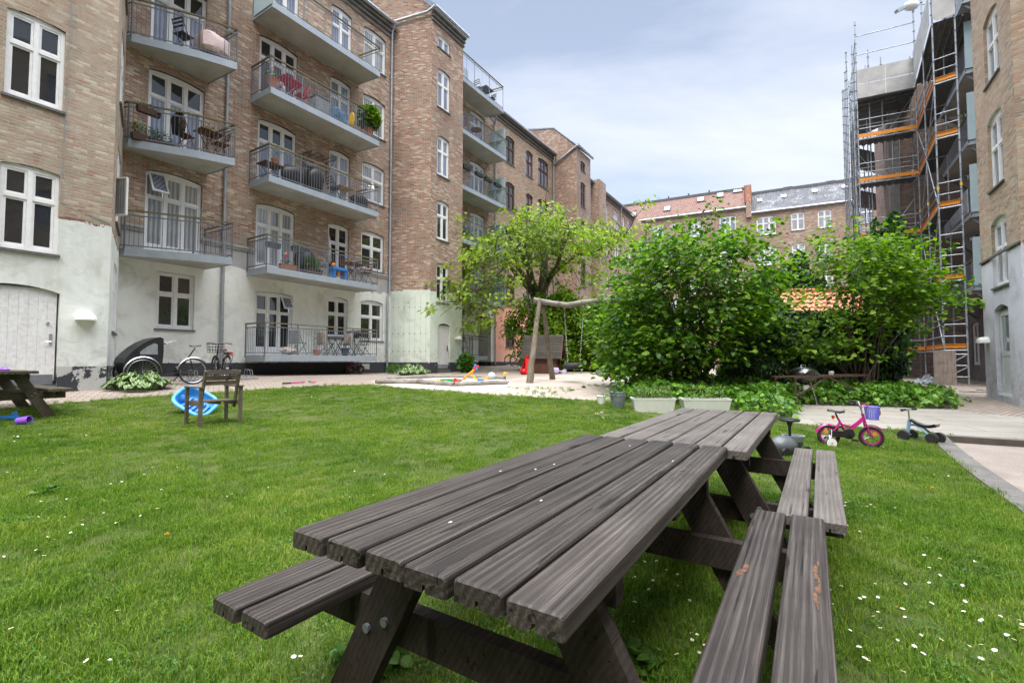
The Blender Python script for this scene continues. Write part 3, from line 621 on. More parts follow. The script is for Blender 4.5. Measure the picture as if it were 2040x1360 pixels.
FM = facade('tan_brick_mint_plaster', (.32,.19,.125), (.215,.085,.055), (.56,.46,.345), (.42,.385,.32), plz=4.95, plcol=(.645,.66,.615), grey=4.25, plinz=1.13, smear=.22, dirt=.8, warp=.025)
FB = facade('tan_brick_mint_bay', (.36,.265,.18), (.31,.145,.10), (.52,.45,.345), (.41,.375,.305), plz=4.15, plcol=(.62,.645,.61), plinz=1.08, smear=.58, dirt=.9, flake=.50, warp=.045)
FT = facade('red_brick_mint_tower', (.33,.18,.12), (.20,.075,.05), (.52,.41,.31), (.39,.36,.30), plz=4.42, plcol=(.55,.61,.53), plinz=1.12, smear=.18, dirt=.5, warp=.022)
FP = facade('tan_brick_pink_plaster', (.37,.245,.165), (.32,.15,.09), (.46,.37,.27), (.37,.335,.27), plz=4.72, plcol=(.66,.335,.24), plinz=1.13, smear=.25, dirt=.3)
FC = facade('tan_brick_back', (.34,.205,.145), (.25,.10,.07), (.50,.41,.31), (.36,.33,.275), smear=.3, dirt=.35)
FG = facade('pale_brick_lilac_plaster', (.43,.315,.22), (.37,.19,.12), (.48,.39,.29), (.41,.37,.30), plz=3.97, plcol=(.56,.565,.62), smear=.42, dirt=.25)
FS = facade('dark_red_brick', (.19,.11,.08), (.15,.07,.05), (.25,.18,.14), (.30,.28,.25), smear=.16, dirt=.4)

# ---- A: the long left block: stair bay, splayed corner, main facade, stair tower, recess
A = thing('apartment_building', 'tall brown brick apartment block with pale mint ground floor and rows of steel balconies', 'building', (*PL(8, 16.1), .6), world=True)
W0 = WF(PL(-22, 12.9), PL(3.83, 12.9)); o0 = 22.0            # s on this frame = s + 6
WS = WF(PL(3.83, 12.9), (-10.9, 12.85))
W1 = WF(PL(0, 16.1), PL(20, 16.1))
TB = PL(14.93, 16.1); TC = PL(15.75, 14.45); TD = PL(18.06, 14.45); TE = PL(18.06, 16.1)
WTs = WF(TB, TC); WT = WF(PL(0, 14.45), PL(10, 14.45)); WTr = WF(TD, TE)
mb = MB(); hs = []
for k, (a, b) in enumerate(((3.35,5.04),(6.32,8.06),(9.35,11.1),(12.4,14.1))):
    for s in (2.13, -1.2, -5.2, -9.2, -13.2): hs.append((s+o0, s+o0+(.84 if s > 0 else 1.3), a, b, .05))
hs.append((1.75+o0, 3.04+o0, .60, 2.68, .12, .10))
wall_mesh(mb, W0, 0, 25.83, -.6, 17.2, hs); mb.build('wall', FB, A, uvf=W0.uvf())
for h in hs[:-1]: window(W0, A, h[0], h[1], h[2], h[3], 2, .05, .07)
# big plank door of the bay
d = MB(); d.M = W0.mat(0, 0, -.06); da, db = 1.78+o0, 3.01+o0
for i in range(9):
    x = da+(db-da)*i/9; d.box(x+.002, x+(db-da)/9-.002, -.03, 0+.002*(i % 2), .84, 2.60)
d.box(da, db, -.04, -.005, .80, 2.64); d.box(da-.12, db+.12, -.14, -.11, .55, 2.85, 2); d.box(da+.02, db-.02, 0.003, .008, .72, .92, 1); d.box(da-.03, db+.03, -.08, .0, .6, .72, 2)
do = d.build('door', [M['wooddoor'], M['steel'], M['stone']], A)
q = MB(); q.M = W0.mat(0,0,-.055); q.box(db-.10, db-.05, 0, .012, 1.52, 1.74); q.tube([(db-.075,.01,1.58),(db-.075,.06,1.58),(db-.16,.06,1.58)], .012, 6); q.build('handle', M['chrome'], do); q = MB(); q.M = W0.mat(0,0,-.055); q.lathe([(.025,0),(.025,.02)], 10, (db-.12,.004,1.95), axis=(0,1,0)); q.build('lock', M['chrome'], do)
s_, z_ = W0.px(170, 638); lamp(A, W0, s_, z_)
q = MB(); q.M = W0.mat(); q.tube([(2.72+.35+o0,.02,17),(2.70+.33+o0,.02,9),(2.66+.33+o0,.02,4.45),(3.83+o0,.02,4.2)], .007, 5); q.build('cable', M['greycloth'], A)
# splay with narrow windows
sl = WS.L; hs = [(sl*.36, sl*.78, a, b, .06, .1) for a, b in ((1.9,3.6),(4.55,6.5),(7.5,9.45),(10.6,12.5),(13.6,15.2))]
mb = MB(); wall_mesh(mb, WS, 0, sl, -.6, 17.2, hs); mb.build('wall', FB, A, uvf=WS.uvf())
for i, h in enumerate(hs): window(WS, A, h[0], h[1], h[2], h[3], 2, .06, .05)
# casement swung open out of the splay window
c0 = WS.P(sl*.60, 4.62, .02); c1 = at(252, 400, 11.0); c1 = Vector((c1.x, c1.y, 4.62))
c0 = at(219, 400, 11.05); dirv = Vector((c1.x-c0.x, c1.y-c0.y, 0)); q = MB()
z0, z1 = at(219, 429, 11.05).z, at(219, 356, 11.05).z; a = Vector((c0.x, c0.y, z0)); dn = dirv.normalized(); l = dirv.length
for p, r_ in (((0,0),(0,1)),((1,0),(1,1)),((0,0),(1,0)),((0,1),(1,1))):
    q.beam(a+dn*l*p[0]+Vector((0,0,(z1-z0)*p[1])), a+dn*l*r_[0]+Vector((0,0,(z1-z0)*r_[1])), .035, .045, up=dn.cross(Vector((0,0,1))))
ow = q.build('open_casement', M['white'], A); q = MB(); q.quad(a, a+dn*l, a+dn*l+Vector((0,0,z1-z0)), a+Vector((0,0,z1-z0))); q.build('pane', M['sheer'], ow)
# main facade
hs = []; wins = []
def addw(F_list, *t): F_list.append(t)
Z3 = lambda k: 3.015*k
for k in range(5):
    wins.append((13.23, 14.48, 2.06+Z3(k)+(.06 if k else 0), 3.82+Z3(k), 2, .09, 'win', k))
    if k == 0:
        wins.append((11.62, 12.58, 2.12, 3.76, 2, .09, 'win', k)); wins.append((8.76, 10.14, 1.42, 3.62, 3, .05, 'door', k)); wins.append((5.87, 6.87, 2.14, 3.82, 2, 0, 'win', k))
    else:
        wins.append((11.60, 12.59, 4.36+2.99*(k-1), 3.72+Z3(k), 2, .08, 'door', k))
        wins.append((8.72, 10.16, 4.36+2.99*(k-1), 3.72+Z3(k), 3, .09, 'door', k)); wins.append((5.52, 7.01, 4.36+2.99*(k-1), 3.80+Z3(k), 3, .09, 'door', k))
hs = [(w_[0], w_[1], w_[2], w_[3], w_[5], .14) for w_ in wins]
mb = MB(); wall_mesh(mb, W1, 4.93, 15.0, -.6, 16.62, hs); mb.build('wall', FM, A, uvf=W1.uvf())
for w_ in wins:
    k = w_[7]; random.seed(int(w_[0]*10+k*7)); pm = random.choice(['dark','pale','sheer','pale']) if k >= 2 and random.random() < .4 else 'dark' if k == 0 else ('sheer' if (k == 1 and w_[4] == 3) or (k == 3 and w_[0] > 11) else ('pale' if (k >= 2) else 'dark'))
    top = 'dark' if (w_[4] == 3 and k >= 2) else None
    window(W1, A, *w_[:4], w_[4], w_[5], .10, pm=pm, door=w_[6] == 'door', tr=.62 if w_[6] == 'win' else .70, top=top, skip={(0,1)} if (k == 1 and w_[0] < 6) else ({(2,1)} if (k == 0 and w_[4] == 3) else None))
# the two top hung lights standing ajar
for (sa, sb, zb, zt) in ((5.60, 6.02, 6.02, 6.72), (9.72, 10.10, 3.02, 3.52)):
    q = MB(); q.M = W1.mat(sa, zt, -.06) @ Matrix.Rotation(R(28), 4, 'X'); h_ = zt-zb; w2 = sb-sa
    q.box(0,.04,-.02,.02,-h_,0); q.box(w2-.04,w2,-.02,.02,-h_,0); q.box(.04,w2-.04,-.02,.02,-h_,-h_+.05); q.box(.04,w2-.04,-.02,.02,-.05,0)
    ow = q.build('open_top_light', M['white'], A); k = q.M; q = MB(); q.M = k; q.quad((.04,0,-h_+.05),(w2-.04,0,-h_+.05),(w2-.04,0,-.05),(.04,0,-.05)); q.build('pane', M['pale'], ow)
# string course over the plaster, cornice, gutter, roof
for a, b in ((4.95,5.5),(7.03,8.70),(10.18,11.58),(12.61,14.95)): q = MB(); q.M = W1.mat(); q.box(a, b, 0, .07, 4.98, 5.06); q.box(a, b, 0, .04, 4.90, 4.981); q.build('string_course', pbr('grey_moulding', (.34,.33,.31), .85, var=.2), A)
q = MB(); q.M = W1.mat()
for z, dd in ((16.15,.06),(16.35,.12),(16.52,.2)): q.box(4.9, 14.96, 0, dd, z, z+.10)
q.M = W0.mat(); 
for z, dd in ((16.75,.06),(16.95,.12),(17.12,.2)): q.box(0, 25.9, 0, dd, z, z+.10)
q.build('cornice', pbr('sooty_moulding', (.16,.15,.14), .9, var=.4, scale=3), A)
q = MB(); q.M = W1.mat(); q.tube([(4.9,.28,16.68),(14.3,.28,16.72),(14.9,.24,16.80)], .085, 10); q.build('gutter', M['zinc'], A, smooth=True)
q = MB(); q.M = W1.mat(); q.add([(4.9,.24,16.66),(14.9,.24,16.66),(14.9,-3.2,20.2),(4.9,-3.2,20.2),(4.9,-6,20.4),(14.9,-6,20.4)], [(0,1,2,3),(3,2,5,4)]); q.M = W0.mat(); q.add([(0,.24,17.25),(25.9,.24,17.25),(25.9,-3.2,20.2),(0,-3.2,20.2)], [(0,1,2,3)]); q.build('roof', M['roofsheet'], A)
dq = MB(); dq.M = W1.mat(); dq.box(12.7, 13.9, -2.6, -.45, 17.2, 18.9); dk = dq.build('dormer', M['zinc'], A); dw = WF(PL(0,16.55), PL(10,16.55)); window(dw, A, 12.78, 13.82, 17.35, 18.8, 2, 0, -.01, sill=False)
for s_, top in ((7.65, 16.6), (14.78, 16.75)):
    pipe(A, [W1.P(s_, top, .25), W1.P(s_, top-.35, .08), W1.P(s_, 4.3 if s_ > 10 else 2.9, .08), W1.P(s_-(.12 if s_ > 10 else 0), 4.0 if s_ > 10 else 2.7, .10), W1.P(s_-(.12 if s_ > 10 else 0), .62, .10)])
# low vents and cellar plaster under the ground floor balcony
q = MB(); q.M = W1.mat(); q.box(13.35, 13.75, .002, .012, .82, 1.06); q.lathe([(.10,0),(.10,.02),(.07,.02)], 14, (13.55,.012,.94), axis=(0,1,0)); q.build('vent', M['slabunder'], A)
# stair tower
cz = lambda z: z
hs = [(16.18,17.02,3.9,5.74,.08,.12),(16.18,17.02,6.84,8.70,.08,.12),(16.17,17.03,9.88,11.78,.08,.12),(16.17,17.05,13.12,15.0,.08,.12),(16.18,17.06,15.98,16.62,.06,.12),(16.30,17.14,.72,2.93,.10,.10)]
mb = MB(); wall_mesh(mb, WT, 15.75, 18.06, -.6, 17.35, hs); mb.build('wall', FT, A, uvf=WT.uvf())
for i, h in enumerate(hs[:5]): window(WT, A, *h[:4], 2, .08 if i < 4 else .06, .09, pm='dark' if i < 2 else 'pale', rows=1 if i == 4 else None)
d = MB(); d.M = WT.mat(0,0,-.07)
for i in range(5): x = 16.34+.153*i; d.box(x+.002, x+.151, -.03, .003*(i % 2), 1.02, 2.80)
d.box(16.31, 17.13, -.05, -.004, .98, 2.84); d.box(16.2, 17.3, -.14, -.11, .6, 3.0, 2); d.box(16.34, 17.10, -.03, .004, .84, 1.019, 1); d.box(16.30,17.14,-.06,.12,.60,.80,2)
do = d.build('door', [M['wooddoor'], M['greycloth'], M['stone']], A)
q = MB(); q.M = WT.mat(0,0,-.06); q.box(17.0, 17.05, 0, .012, 1.62, 1.9); q.tube([(17.02,.01,1.72),(17.02,.06,1.72),(16.92,.06,1.72)], .012, 6); q.build('handle', M['blackmetal'], do)
s_, z_ = WT.px(911, 676); lamp(A, WT, s_, z_)
mb = MB(); mb.M = WTs.mat(); l = WTs.L; mb.add([(0,0,-.6),(l,0,-.6),(l,0,17.35),(l,0,17.6),(0,0,19.1),(-2.2,0,20.8),(-2.2,0,16)], [(0,1,2,3,4,5,6)])
mb.build('wall', FT, A, uvf=WTs.uvf())
q = MB(); q.M = WTs.mat()   # rows of rusty fixing bolts with streaked battens
for r_ in (3.62, 2.42, 1.62):
    for i in range(7): q.lathe([(.02,0),(.02,.02)], 8, (.12+i*(l-.3)/6, .0, r_), axis=(0,1,0), m=0)
for i in range(7): q.box(.115+i*(l-.3)/6, .125+i*(l-.3)/6, .0, .004, 1.15, 4.2, 1)
q.build('fixing_bolts', [pbr('rust', (.10,.05,.03), .9), pbr('batten_paint', (.40,.46,.41), .8, var=.25)], A)
mb = MB(); wall_mesh(mb, WTr, 0, WTr.L, -.6, 17.35); mb.build('wall', FT, A, uvf=WTr.uvf())
q = MB(); q.M = WT.mat(); 
for z, dd in ((17.0,.07),(17.18,.13),(17.34,.2)): q.box(15.72, 18.1, 0, dd, z, z+.10)
q.build('cornice', _m['sooty_moulding'], A)
q = MB(); p0 = WT.P(15.68, 17.52, .26); p1 = WT.P(18.16, 17.52, .26); q.tube([p0, p1], .085, 10); pb = WTs.P(-.05, 16.95, .10); q.tube([p0, WTs.P(l*.9, 17.3, .12), pb], .06, 10); q.build('gutter', M['zinc'], A, smooth=True)
q = MB(); q.M = WT.mat(); q.add([(15.65,.3,17.56),(18.1,.3,17.56),(18.1,-1.65,19.35),(14.8,-1.65,19.35),(13.9,-4.2,21.5),(18.1,-4.2,21.5)], [(0,1,2,3),(3,2,5,4)]); q.build('roof', M['zinc'], A)
# recess wall behind the second set of balconies
wins = [(20.79, 22.2, 4.50+2.98*k, 6.72+2.97*k, 3, .10, 'door') for k in range(4)] + [(19.0,19.9,4.50+2.98*k, 6.6+2.97*k, 2, .08,'door') for k in range(4)] + [(24.6-.05,25.56,5.1-.1,6.8,2,.1,'b')][:0]
hs = [(w_[0],w_[1],w_[2],w_[3],w_[5],.14) for w_ in wins] + [(21.63, 22.9, .3, 3.79, 0, 3.0), (19.3,20.3,1.5,3.6,.05,.14)]
mb = MB(); wall_mesh(mb, W1, 18.0, 23.2, -.6, 16.62, hs); mb.build('wall', FM, A, uvf=W1.uvf())
for w_ in wins: window(W1, A, *w_[:4], w_[4], w_[5], .1, pm='pale', door=True, tr=.7)
window(W1, A, 19.3, 20.3, 1.5, 3.6, 2, .05, .1, door=True)
q = MB(); q.M = W1.mat(); q.box(21.5, 23.1, -3.1, -2.95, .3, 3.9); q.build('passage_wall', pbr('passage_dark', (.06,.06,.062), .9), A)
q = MB(); q.M = W1.mat()
for z, dd in ((16.0,.06),(16.25,.12),(16.5,.2)): q.box(18.07, 23.2, 0, dd, z, z+.10)
q.build('cornice', _m['sooty_moulding'], A)
q = MB(); q.M = W1.mat(); q.add([(18.07,.24,16.64),(23.2,.24,16.64),(23.2,-3.2,17.6),(18.07,-3.2,17.6)], [(0,1,2,3)]); q.build('roof', M['roofsheet'], A)
q = MB(); q.M = W1.mat(); q.box(18.3, 20.4, -.3, .15, 16.72, 17.6); q.build('roof_box', M['zinc'], A)
pipe(A, [W1.P(22.6,15.9,.6), W1.P(23.1,15.6,.1), W1.P(23.2,15.2,.1), W1.P(23.2,.98,.1)])
pipe(A, [W1.P(22.4,15.78,1.2), W1.P(22.4,15.78,.3), W1.P(23.2,15.7,.1)], .06, 'gutter')
# balconies
BZ = [1.17, 4.07, 7.10, 10.08, 13.02]
for k, z in enumerate(BZ):
    if k: balcony(W1, A, [(4.86,0),(4.97,.35),(6.33,1.15),(7.22,1.52),(7.12,0)], z, sp=.105)
    if k < 4: balcony(W1, A, [(8.46,0),(8.46,1.2),(13.1,1.2),(12.95,0)], z)
    else:
        bo = balcony(W1, A, [(8.46,0),(8.46,1.2),(13.1,1.2),(12.95,0)], z, sp=.6)
        q = MB(); q.M = W1.mat(); q.box(8.43,8.45,.1,1.18,z+.1,z+1.2); q.build('glass_screen', M['frost'], bo)
BP = [(18.2,0),(18.2,1.2),(22.74,1.2),(22.6,0)]
bs = []
for z in (4.26, 7.25, 10.05, 13.0): bs.append(balcony(W1, A, BP, z))
balcony(W1, A, [(18.2,0),(18.2,1.2),(20.86,1.2),(20.8,0)], 1.22)
bt = balcony(W1, A, [(18.2,.1),(18.2,1.25),(22.34,1.25),(22.2,.1)], 15.7, sp=.62, h=1.35)
for i in (0, 1, 2, 3):
    q = MB(); q.M = W1.mat(); z = (4.26,7.25,10.05,13.0)[i]; q.box(22.70,22.72,.0,1.1,z+.24,z+2.0); q.build('glass_screen', M['frost'], bs[i])

# ---- B: pink ground floor block with brown windows and its stair tower
B = thing('apartment_building', 'brick apartment block with salmon pink ground floor and dark brown windows', 'building', (*PL(27,16.2), .9), world=True)
hs = []
for k in range(5):
    zb, zt = 13.9-3.0*k, 15.68-3.0*k
    if zb < 1: continue
    for a, b in ((24.5,25.56),(27.02,27.95),(28.73,30.28)):
        hs.append((a, b, zb - (.1 if a > 28 else 0) + (.15 if k == 4 else 0), zt+(.15 if a > 28 else 0), .14, .12))
mb = MB(); wall_mesh(mb, W1, 23.2, 31.0, -.6, 16.7, hs); mb.build('wall', FP, B, uvf=W1.uvf())
for i, h in enumerate(hs): window(W1, B, *h[:4], 2 if h[0] < 28 else 3, .14, .09, fm='brownframe', pm='pale' if (i*7) % 3 else 'dark')
q = MB(); q.M = W1.mat()
for z, dd in ((16.2,.06),(16.4,.12),(16.6,.2)): q.box(23.2, 31.0, 0, dd, z, z+.10)
q.box(23.21, 31.0, 0, .06, 4.66, 4.74)
q.build('cornice', _m['sooty_moulding'], B)
q = MB(); q.M = W1.mat(); q.tube([(23.2,.28,16.75),(31,.28,16.75)], .085, 8); q.build('gutter', M['zinc'], B, smooth=True)
q = MB(); q.M = W1.mat(); q.add([(23.2,.26,16.72),(31.0,.26,16.72),(31.0,-3.2,17.5),(23.2,-3.2,17.5)], [(0,1,2,3)]); q.build('roof', M['roofsheet'], B)
pipe(B, [W1.P(30.95,16.6,.2), W1.P(30.95,16.2,.1), W1.P(30.95,.9,.1)], .06)
T2C = at(1149.5, 500, 33.3); T2C = (T2C.x, T2C.y); T2B = PL(31.05, 16.1); T2D = (T2C[0]+E_.x*2.55, T2C[1]+E_.y*2.55); T2E = (T2D[0]+N_.x*2.6, T2D[1]+N_.y*2.6)
WA = WF(T2B, T2C); WB = WF(T2C, T2D); WC_ = WF(T2D, T2E)
mb = MB(); mb.M = WA.mat(); l = WA.L; mb.add([(0,0,-.6),(l,0,-.6),(l,0,16.7),(.1,0,18.75),(-2.6,0,19.6),(-2.6,0,16.0)], [(0,1,2,3,4,5)]); mb.build('wall', FT, B, uvf=WA.uvf())
FT2 = facade('red_brick_tower', (.33,.185,.13), (.27,.12,.085), (.38,.30,.23), (.31,.30,.28), smear=.42, dirt=.3)
B.children[-1].data.materials[0] = FT2
hs = []
for z0, z1 in ((15.3,15.98),(12.6,14.42),(9.6,11.5),(6.6,8.5),(3.6,5.5)):
    hs.append((.7,1.55,z0,z1,.1,.12))
mb = MB(); wall_mesh(mb, WB, 0, 2.55, -.6, 16.7, hs); mb.build('wall', FT2, B, uvf=WB.uvf())
for h in hs: window(WB, B, *h[:4], 2, .1, .09, fm='brownframe', rows=1 if h[2] > 15 else None)
mb = MB(); wall_mesh(mb, WC_, 0, WC_.L, -.6, 16.7); mb.build('wall', FT2, B, uvf=WC_.uvf())
q = MB(); q.tube([WB.P(-.1,16.8,.15), WB.P(2.7,16.8,.15)], .09, 8); q.tube([WB.P(-.1,16.75,.15), WA.P(.05,15.9,.12)], .07, 8); q.build('gutter', M['zinc'], B, smooth=True)
q = MB(); ga = [WA.P(WA.L+.15,16.72), WA.P(.1,18.83), WA.P(-2.6,19.68)]; gb = [p+E_*2.75 for p in ga]; q.quad(ga[0],gb[0],gb[1],ga[1]); q.quad(ga[1],gb[1],gb[2],ga[2]); q.build('roof', M['roofsheet'], B)
q = MB(); [q.beam(a, b, .10, .07) for a, b in zip(ga, ga[1:])]; q.build('verge_trim', M['zinc'], B)

# ---- C: the farther block
CB = thing('apartment_building', 'farther tan brick apartment block with white windows beyond the maple crown', 'building', (*PL(42,15.5), .9), world=True)
W3 = WF(PL(33,15.5), PL(48.3,15.5)); o3 = 33
hs = []
for k in range(5):
    for a, b in ((36.6,37.5),(39.38,40.85),(42.3,43.55),(44.9,45.5),(46.3,47.3)): hs.append((a-o3, b-o3, 13.78-3.05*k, 15.62-3.05*k, .08, .12))
mb = MB(); wall_mesh(mb, W3, 0, 15.3, -.6, 16.35, hs); mb.build('wall', FC, CB, uvf=W3.uvf())
for h in hs:
    if h[2] > 3: window(W3, CB, *h[:4], 2 if h[1]-h[0] < 1.3 else 3, .08, .1, pm='pale')
q = MB(); q.M = W3.mat(); q.box(0,15.3,0,.1,16.0,16.12); q.box(0,15.3,0,.2,16.22,16.34); q.build('cornice', _m['sooty_moulding'], CB)
q = MB(); q.M = W3.mat(); q.tube([(0,.28,16.42),(15.3,.28,16.42)], .08, 8); q.build('gutter', M['zinc'], CB, smooth=True)
q = MB(); q.M = W3.mat(); q.add([(-1,.26,16.4),(15.3,.26,16.4),(15.3,-3,19),(-1,-3,19)], [(0,1,2,3)]); q.build('roof', M['roofsheet'], CB)
pipe(CB, [W3.P(11.1,16.3,.2), W3.P(11.1,16.0,.1), W3.P(11.1,.9,.1)], .06)
# buttress corner at the far right end of tower two
q = MB(); q.M = W3.mat(); q.box(3.9,5.4,-.5,.75,-.5,16.6); q.build('chimney_breast', FC, CB, uvf=W3.uvf())

# ---- D, E: the back row
WBk = WF((22.05,46.0), (34.35,40.0)); k_ = 6.843         # s = list value + k_
bx = WBk.px(1295,439)[0]-(-8.05)
def backhouse(name, label, s0, s1, zt, wl, roofmat, rise, base):
    H_ = thing(name, label, 'building', tuple(WBk.P((s0+s1)/2, .6)), world=True)
    hs = [(a+bx, b+bx, c, d, .08, .12) for a, b, c, d, n in wl]
    mb = MB(); wall_mesh(mb, WBk, s0, s1, -.6, zt, hs); mb.build('wall', FC, H_, uvf=WBk.uvf())
    for (a,b,c,d,n), h in zip(wl, hs): window(WBk, H_, *h[:4], n, .08, .1, pm='sheer' if (int(a*10) % 3) else 'pale', rows=1 if d-c < .9 else None)
    q = MB(); q.M = WBk.mat(); q.tube([(s0,.2,zt+.03),(s1,.2,zt+.03)], .08, 8); q.build('gutter', M['zinc'], H_, smooth=True)
    q = MB(); q.M = WBk.mat(); a = (s0,.25,zt+.06); b = (s1,.25,zt+.06); c = (s1,-2.6,zt+rise); d = (s0,-2.6,zt+rise); q.quad(a,b,c,d)
    F2 = WBk; r_ = q.build('roof', roofmat, H_, uvf=lambda co, n: (co.dot(F2.ex), co.z*1.35))
    q = MB(); q.M = WBk.mat(); q.box(s0, s1, -3.4, -2.45, zt+rise-.10, zt+rise+.16); q.build('roof_ridge', M['roofsheet'], r_)
    return H_, r_
def rooftile(name, c1, c2, w_, h_):
    m, N, L, b = NT(name); uv = N.new('ShaderNodeUVMap'); uv.uv_map = 'UVMap'
    br = N.new('ShaderNodeTexBrick'); L.new(uv.outputs[0], br.inputs['Vector']); br.inputs['Scale'].default_value = 1; br.inputs['Brick Width'].default_value = w_; br.inputs['Row Height'].default_value = h_; br.inputs['Mortar Size'].default_value = .018; br.inputs['Mortar Smooth'].default_value = .6
    br.inputs['Color1'].default_value = (*c1,1); br.inputs['Color2'].default_value = (*c2,1); br.inputs['Mortar'].default_value = (.02,.018,.018,1)
    nn = noise(N, L, uv.outputs[0], .9, 5, .65); n3 = noise(N, L, uv.outputs[0], 7, 3, .6)
    lich = math_(N, L, 'MULTIPLY', math_(N, L, 'GREATER_THAN', math_(N, L, 'MULTIPLY_ADD', n3, .5, math_(N, L, 'MULTIPLY', nn, .6)), .60), .55)
    col = mixc_(N, L, lich, br.outputs['Color'], (.30,.31,.32) if c1[0] < .14 else (.17,.10,.08)); L.new(col, b.inputs['Base Color']); b.inputs['Roughness'].default_value = .7
    u = N.new('ShaderNodeBump'); u.inputs['Distance'].default_value = .05; u.inputs['Strength'].default_value = .8; L.new(math_(N, L, 'MULTIPLY', br.outputs['Fac'], -1), u.inputs['Height']); L.new(u.outputs[0], b.inputs['Normal']); return m
RT = rooftile('red_pantiles', (.15,.065,.045), (.20,.095,.065), .22, .34); ST = rooftile('slate_tiles', (.06,.065,.075), (.10,.105,.12), .3, .22)
wl = []
for r_ in range(5):
    z = -2.95*r_
    wl += [(-7.8,-6.7,13.92+z,15.64+z,2),(-4.1,-2.85,13.9+z,15.6+z,3),(-1.25,.24,13.86+z,15.66+z,3),(-10.2,-9.3,13.92+z,15.64+z,2)]
    wl += [(-6.0,-5.15,15.15+z,15.6+z,2)] if r_ == 0 else [(-6.0,-5.15,14.0+z+1,15.6+z+1.1,2)]
Dh, Dr = backhouse('apartment_building', 'back apartment row with dark red pantiled roof and skylights', bx-14, bx+1.32, 16.25, wl, RT, 2.75, 0)
for sx, zz, ww in ((-9.9,16.9,.8),(-6.2,17.15,.7),(-2.9,17.9,.7),(-1.0,18.15,.7),(.55,18.55,.9)):
    q = MB(); q.M = WBk.mat(bx+sx-.55, zz, .25-(zz-16.31)/2.69*2.85) @ Matrix.Rotation(math.atan2(2.69,2.85), 4, 'X').inverted()
    q.M = WBk.mat(bx+sx-.55, zz, .25-(zz-16.31)/2.69*2.85+.02); q.box(0, ww, -.75, .06, .0, .10); s2 = q
    q = MB(); t_ = math.atan2(2.69, 2.85); q.M = WBk.mat(bx+sx-.55, zz, .25-(zz-16.31)/2.69*2.85+.02) @ Matrix.Rotation(-t_, 4, 'X')
    q.box(0, ww, -1.0, 0, .02, .10, 0); q.box(.08, ww-.08, -.92, -.08, .101, .11, 1); q.build('skylight', [M['blackmetal'], M['sheer']], Dr)
wl = []
for r_ in range(5):
    z = -2.93*r_; wl += [(2.05,3.7,13.34+z,15.18+z,3),(4.96,6.04,13.48+z,15.2+z,2),(7.1,8.15,13.44+z,15.16+z,2),(10.2,11.3,13.44+z,15.16+z,2)]
Eh, Er = backhouse('apartment_building', 'back apartment row with grey slate roof beside the firewall', bx+1.325, bx+13, 15.6, wl, ST, 2.75, 0)
for sx, zz in ((2.2,17.0),(4.3,17.15),(6.9,17.3),(9.3,17.35)):
    q = MB(); t_ = math.atan2(2.69, 2.85); q.M = WBk.mat(bx+sx, zz, .25-(zz-15.66)/2.69*2.85+.02) @ Matrix.Rotation(-t_, 4, 'X'); q.box(0, .42, -.5, 0, .02, .10, 0); q.build('skylight', [M['white']], Er)
q = MB(); q.M = WBk.mat(); 
for i in range(8): q.box(bx+1.15, bx+1.62, .3-.42*(i+1), .3-.42*i, 15.2, 16.75+.36*i, 0); q.box(bx+1.05, bx+1.72, .3-.42*(i+1)-.02, .3-.42*i, 16.751+.36*i, 16.88+.36*i, 1)
q.build('firewall', [FC, pbr('cap_tiles', (.42,.17,.10), .8, var=.4, scale=8)], Dh, uvf=WBk.uvf())
for sx in (-9,-6.5,-4.4,-2.3): 
    q = MB(); q.M = WBk.mat(bx+sx, 18.95, -3.0); q.lathe([(.06,0),(.06,.5),(.10,.5),(.10,.56)], 8); q.build('roof_vent', M['roofsheet'], Dr)
for sx in (4.6,8.2,9.8):
    q = MB(); q.M = WBk.mat(bx+sx, 18.4, -3.0); q.box(0,.8,-.2,.2,.0,.28); q.build('roof_vent', M['roofsheet'], Er)
pipe(Dh, [WBk.P(bx-8.35,16.2,.2), WBk.P(bx-8.35,15.9,.1), WBk.P(bx-8.35,1,.1)], .06)
# small gable and corner wall where the rows meet
q = MB(); q.M = WBk.mat(); q.prism([(bx-11.4,.0),(bx-8.5,.0),(bx-8.5,.6),(bx-11.4,.6)], -.5, 15.6); q.M = WBk.mat()
q.add([(bx-11.4,.6,15.6),(bx-8.5,.6,15.6),(bx-10.1,.6,17.1),(bx-11.4,-2,15.6),(bx-8.5,-2,15.6),(bx-10.1,-2,17.1)], [(0,1,2),(1,4,5,2),(0,2,5,3)]); q.build('corner_gable', FC, Dh, uvf=WBk.uvf())
WBk2 = WF(tuple(WBk.P(0,0,.6))[:2], tuple(WBk.P(10,0,.6))[:2])
for k in range(4): window(WBk2, Dh, bx-11.15, bx-10.35, 13.6-2.95*k, 15.0-2.95*k, 2, 0, -.01)

# ---- F: scaffolded block on the right
Fb = thing('apartment_building', 'dark red brick building standing behind the scaffolding', 'building', (22, 24, .3), world=True)
P1 = (20.5, 24.8); P2 = (22.74, 23.37); P3 = (P2[0]-E_.x*9.3, P2[1]-E_.y*9.3)
F1 = WF(P1, P2); F2_ = WF(P2, P3)
mb = MB(); wall_mesh(mb, F1, 0, F1.L, -.6, 15.8); mb.build('wall', FS, Fb, uvf=F1.uvf())
F0 = WF((P1[0]+E_.x*7, P1[1]+E_.y*7), P1, flip=False); mb = MB(); wall_mesh(mb, F0, 0, 7, -.6, 15.8); mb.build('wall', FS, Fb, uvf=F0.uvf())
q = MB(); q.M = F1.mat(); q.box(-.12, .3, -.3, .05, -.5, 15.78); q.build('corner_render', pbr('grey_render', (.30,.295,.28), .9, var=.35, scale=3, bump=.3), Fb)
hs = []
for k in range(6):
    for a in (1.0, 3.6, 6.2): hs.append((a, a+1.2, 1.0+2.97*k, 3.0+2.97*k, .05, .15))
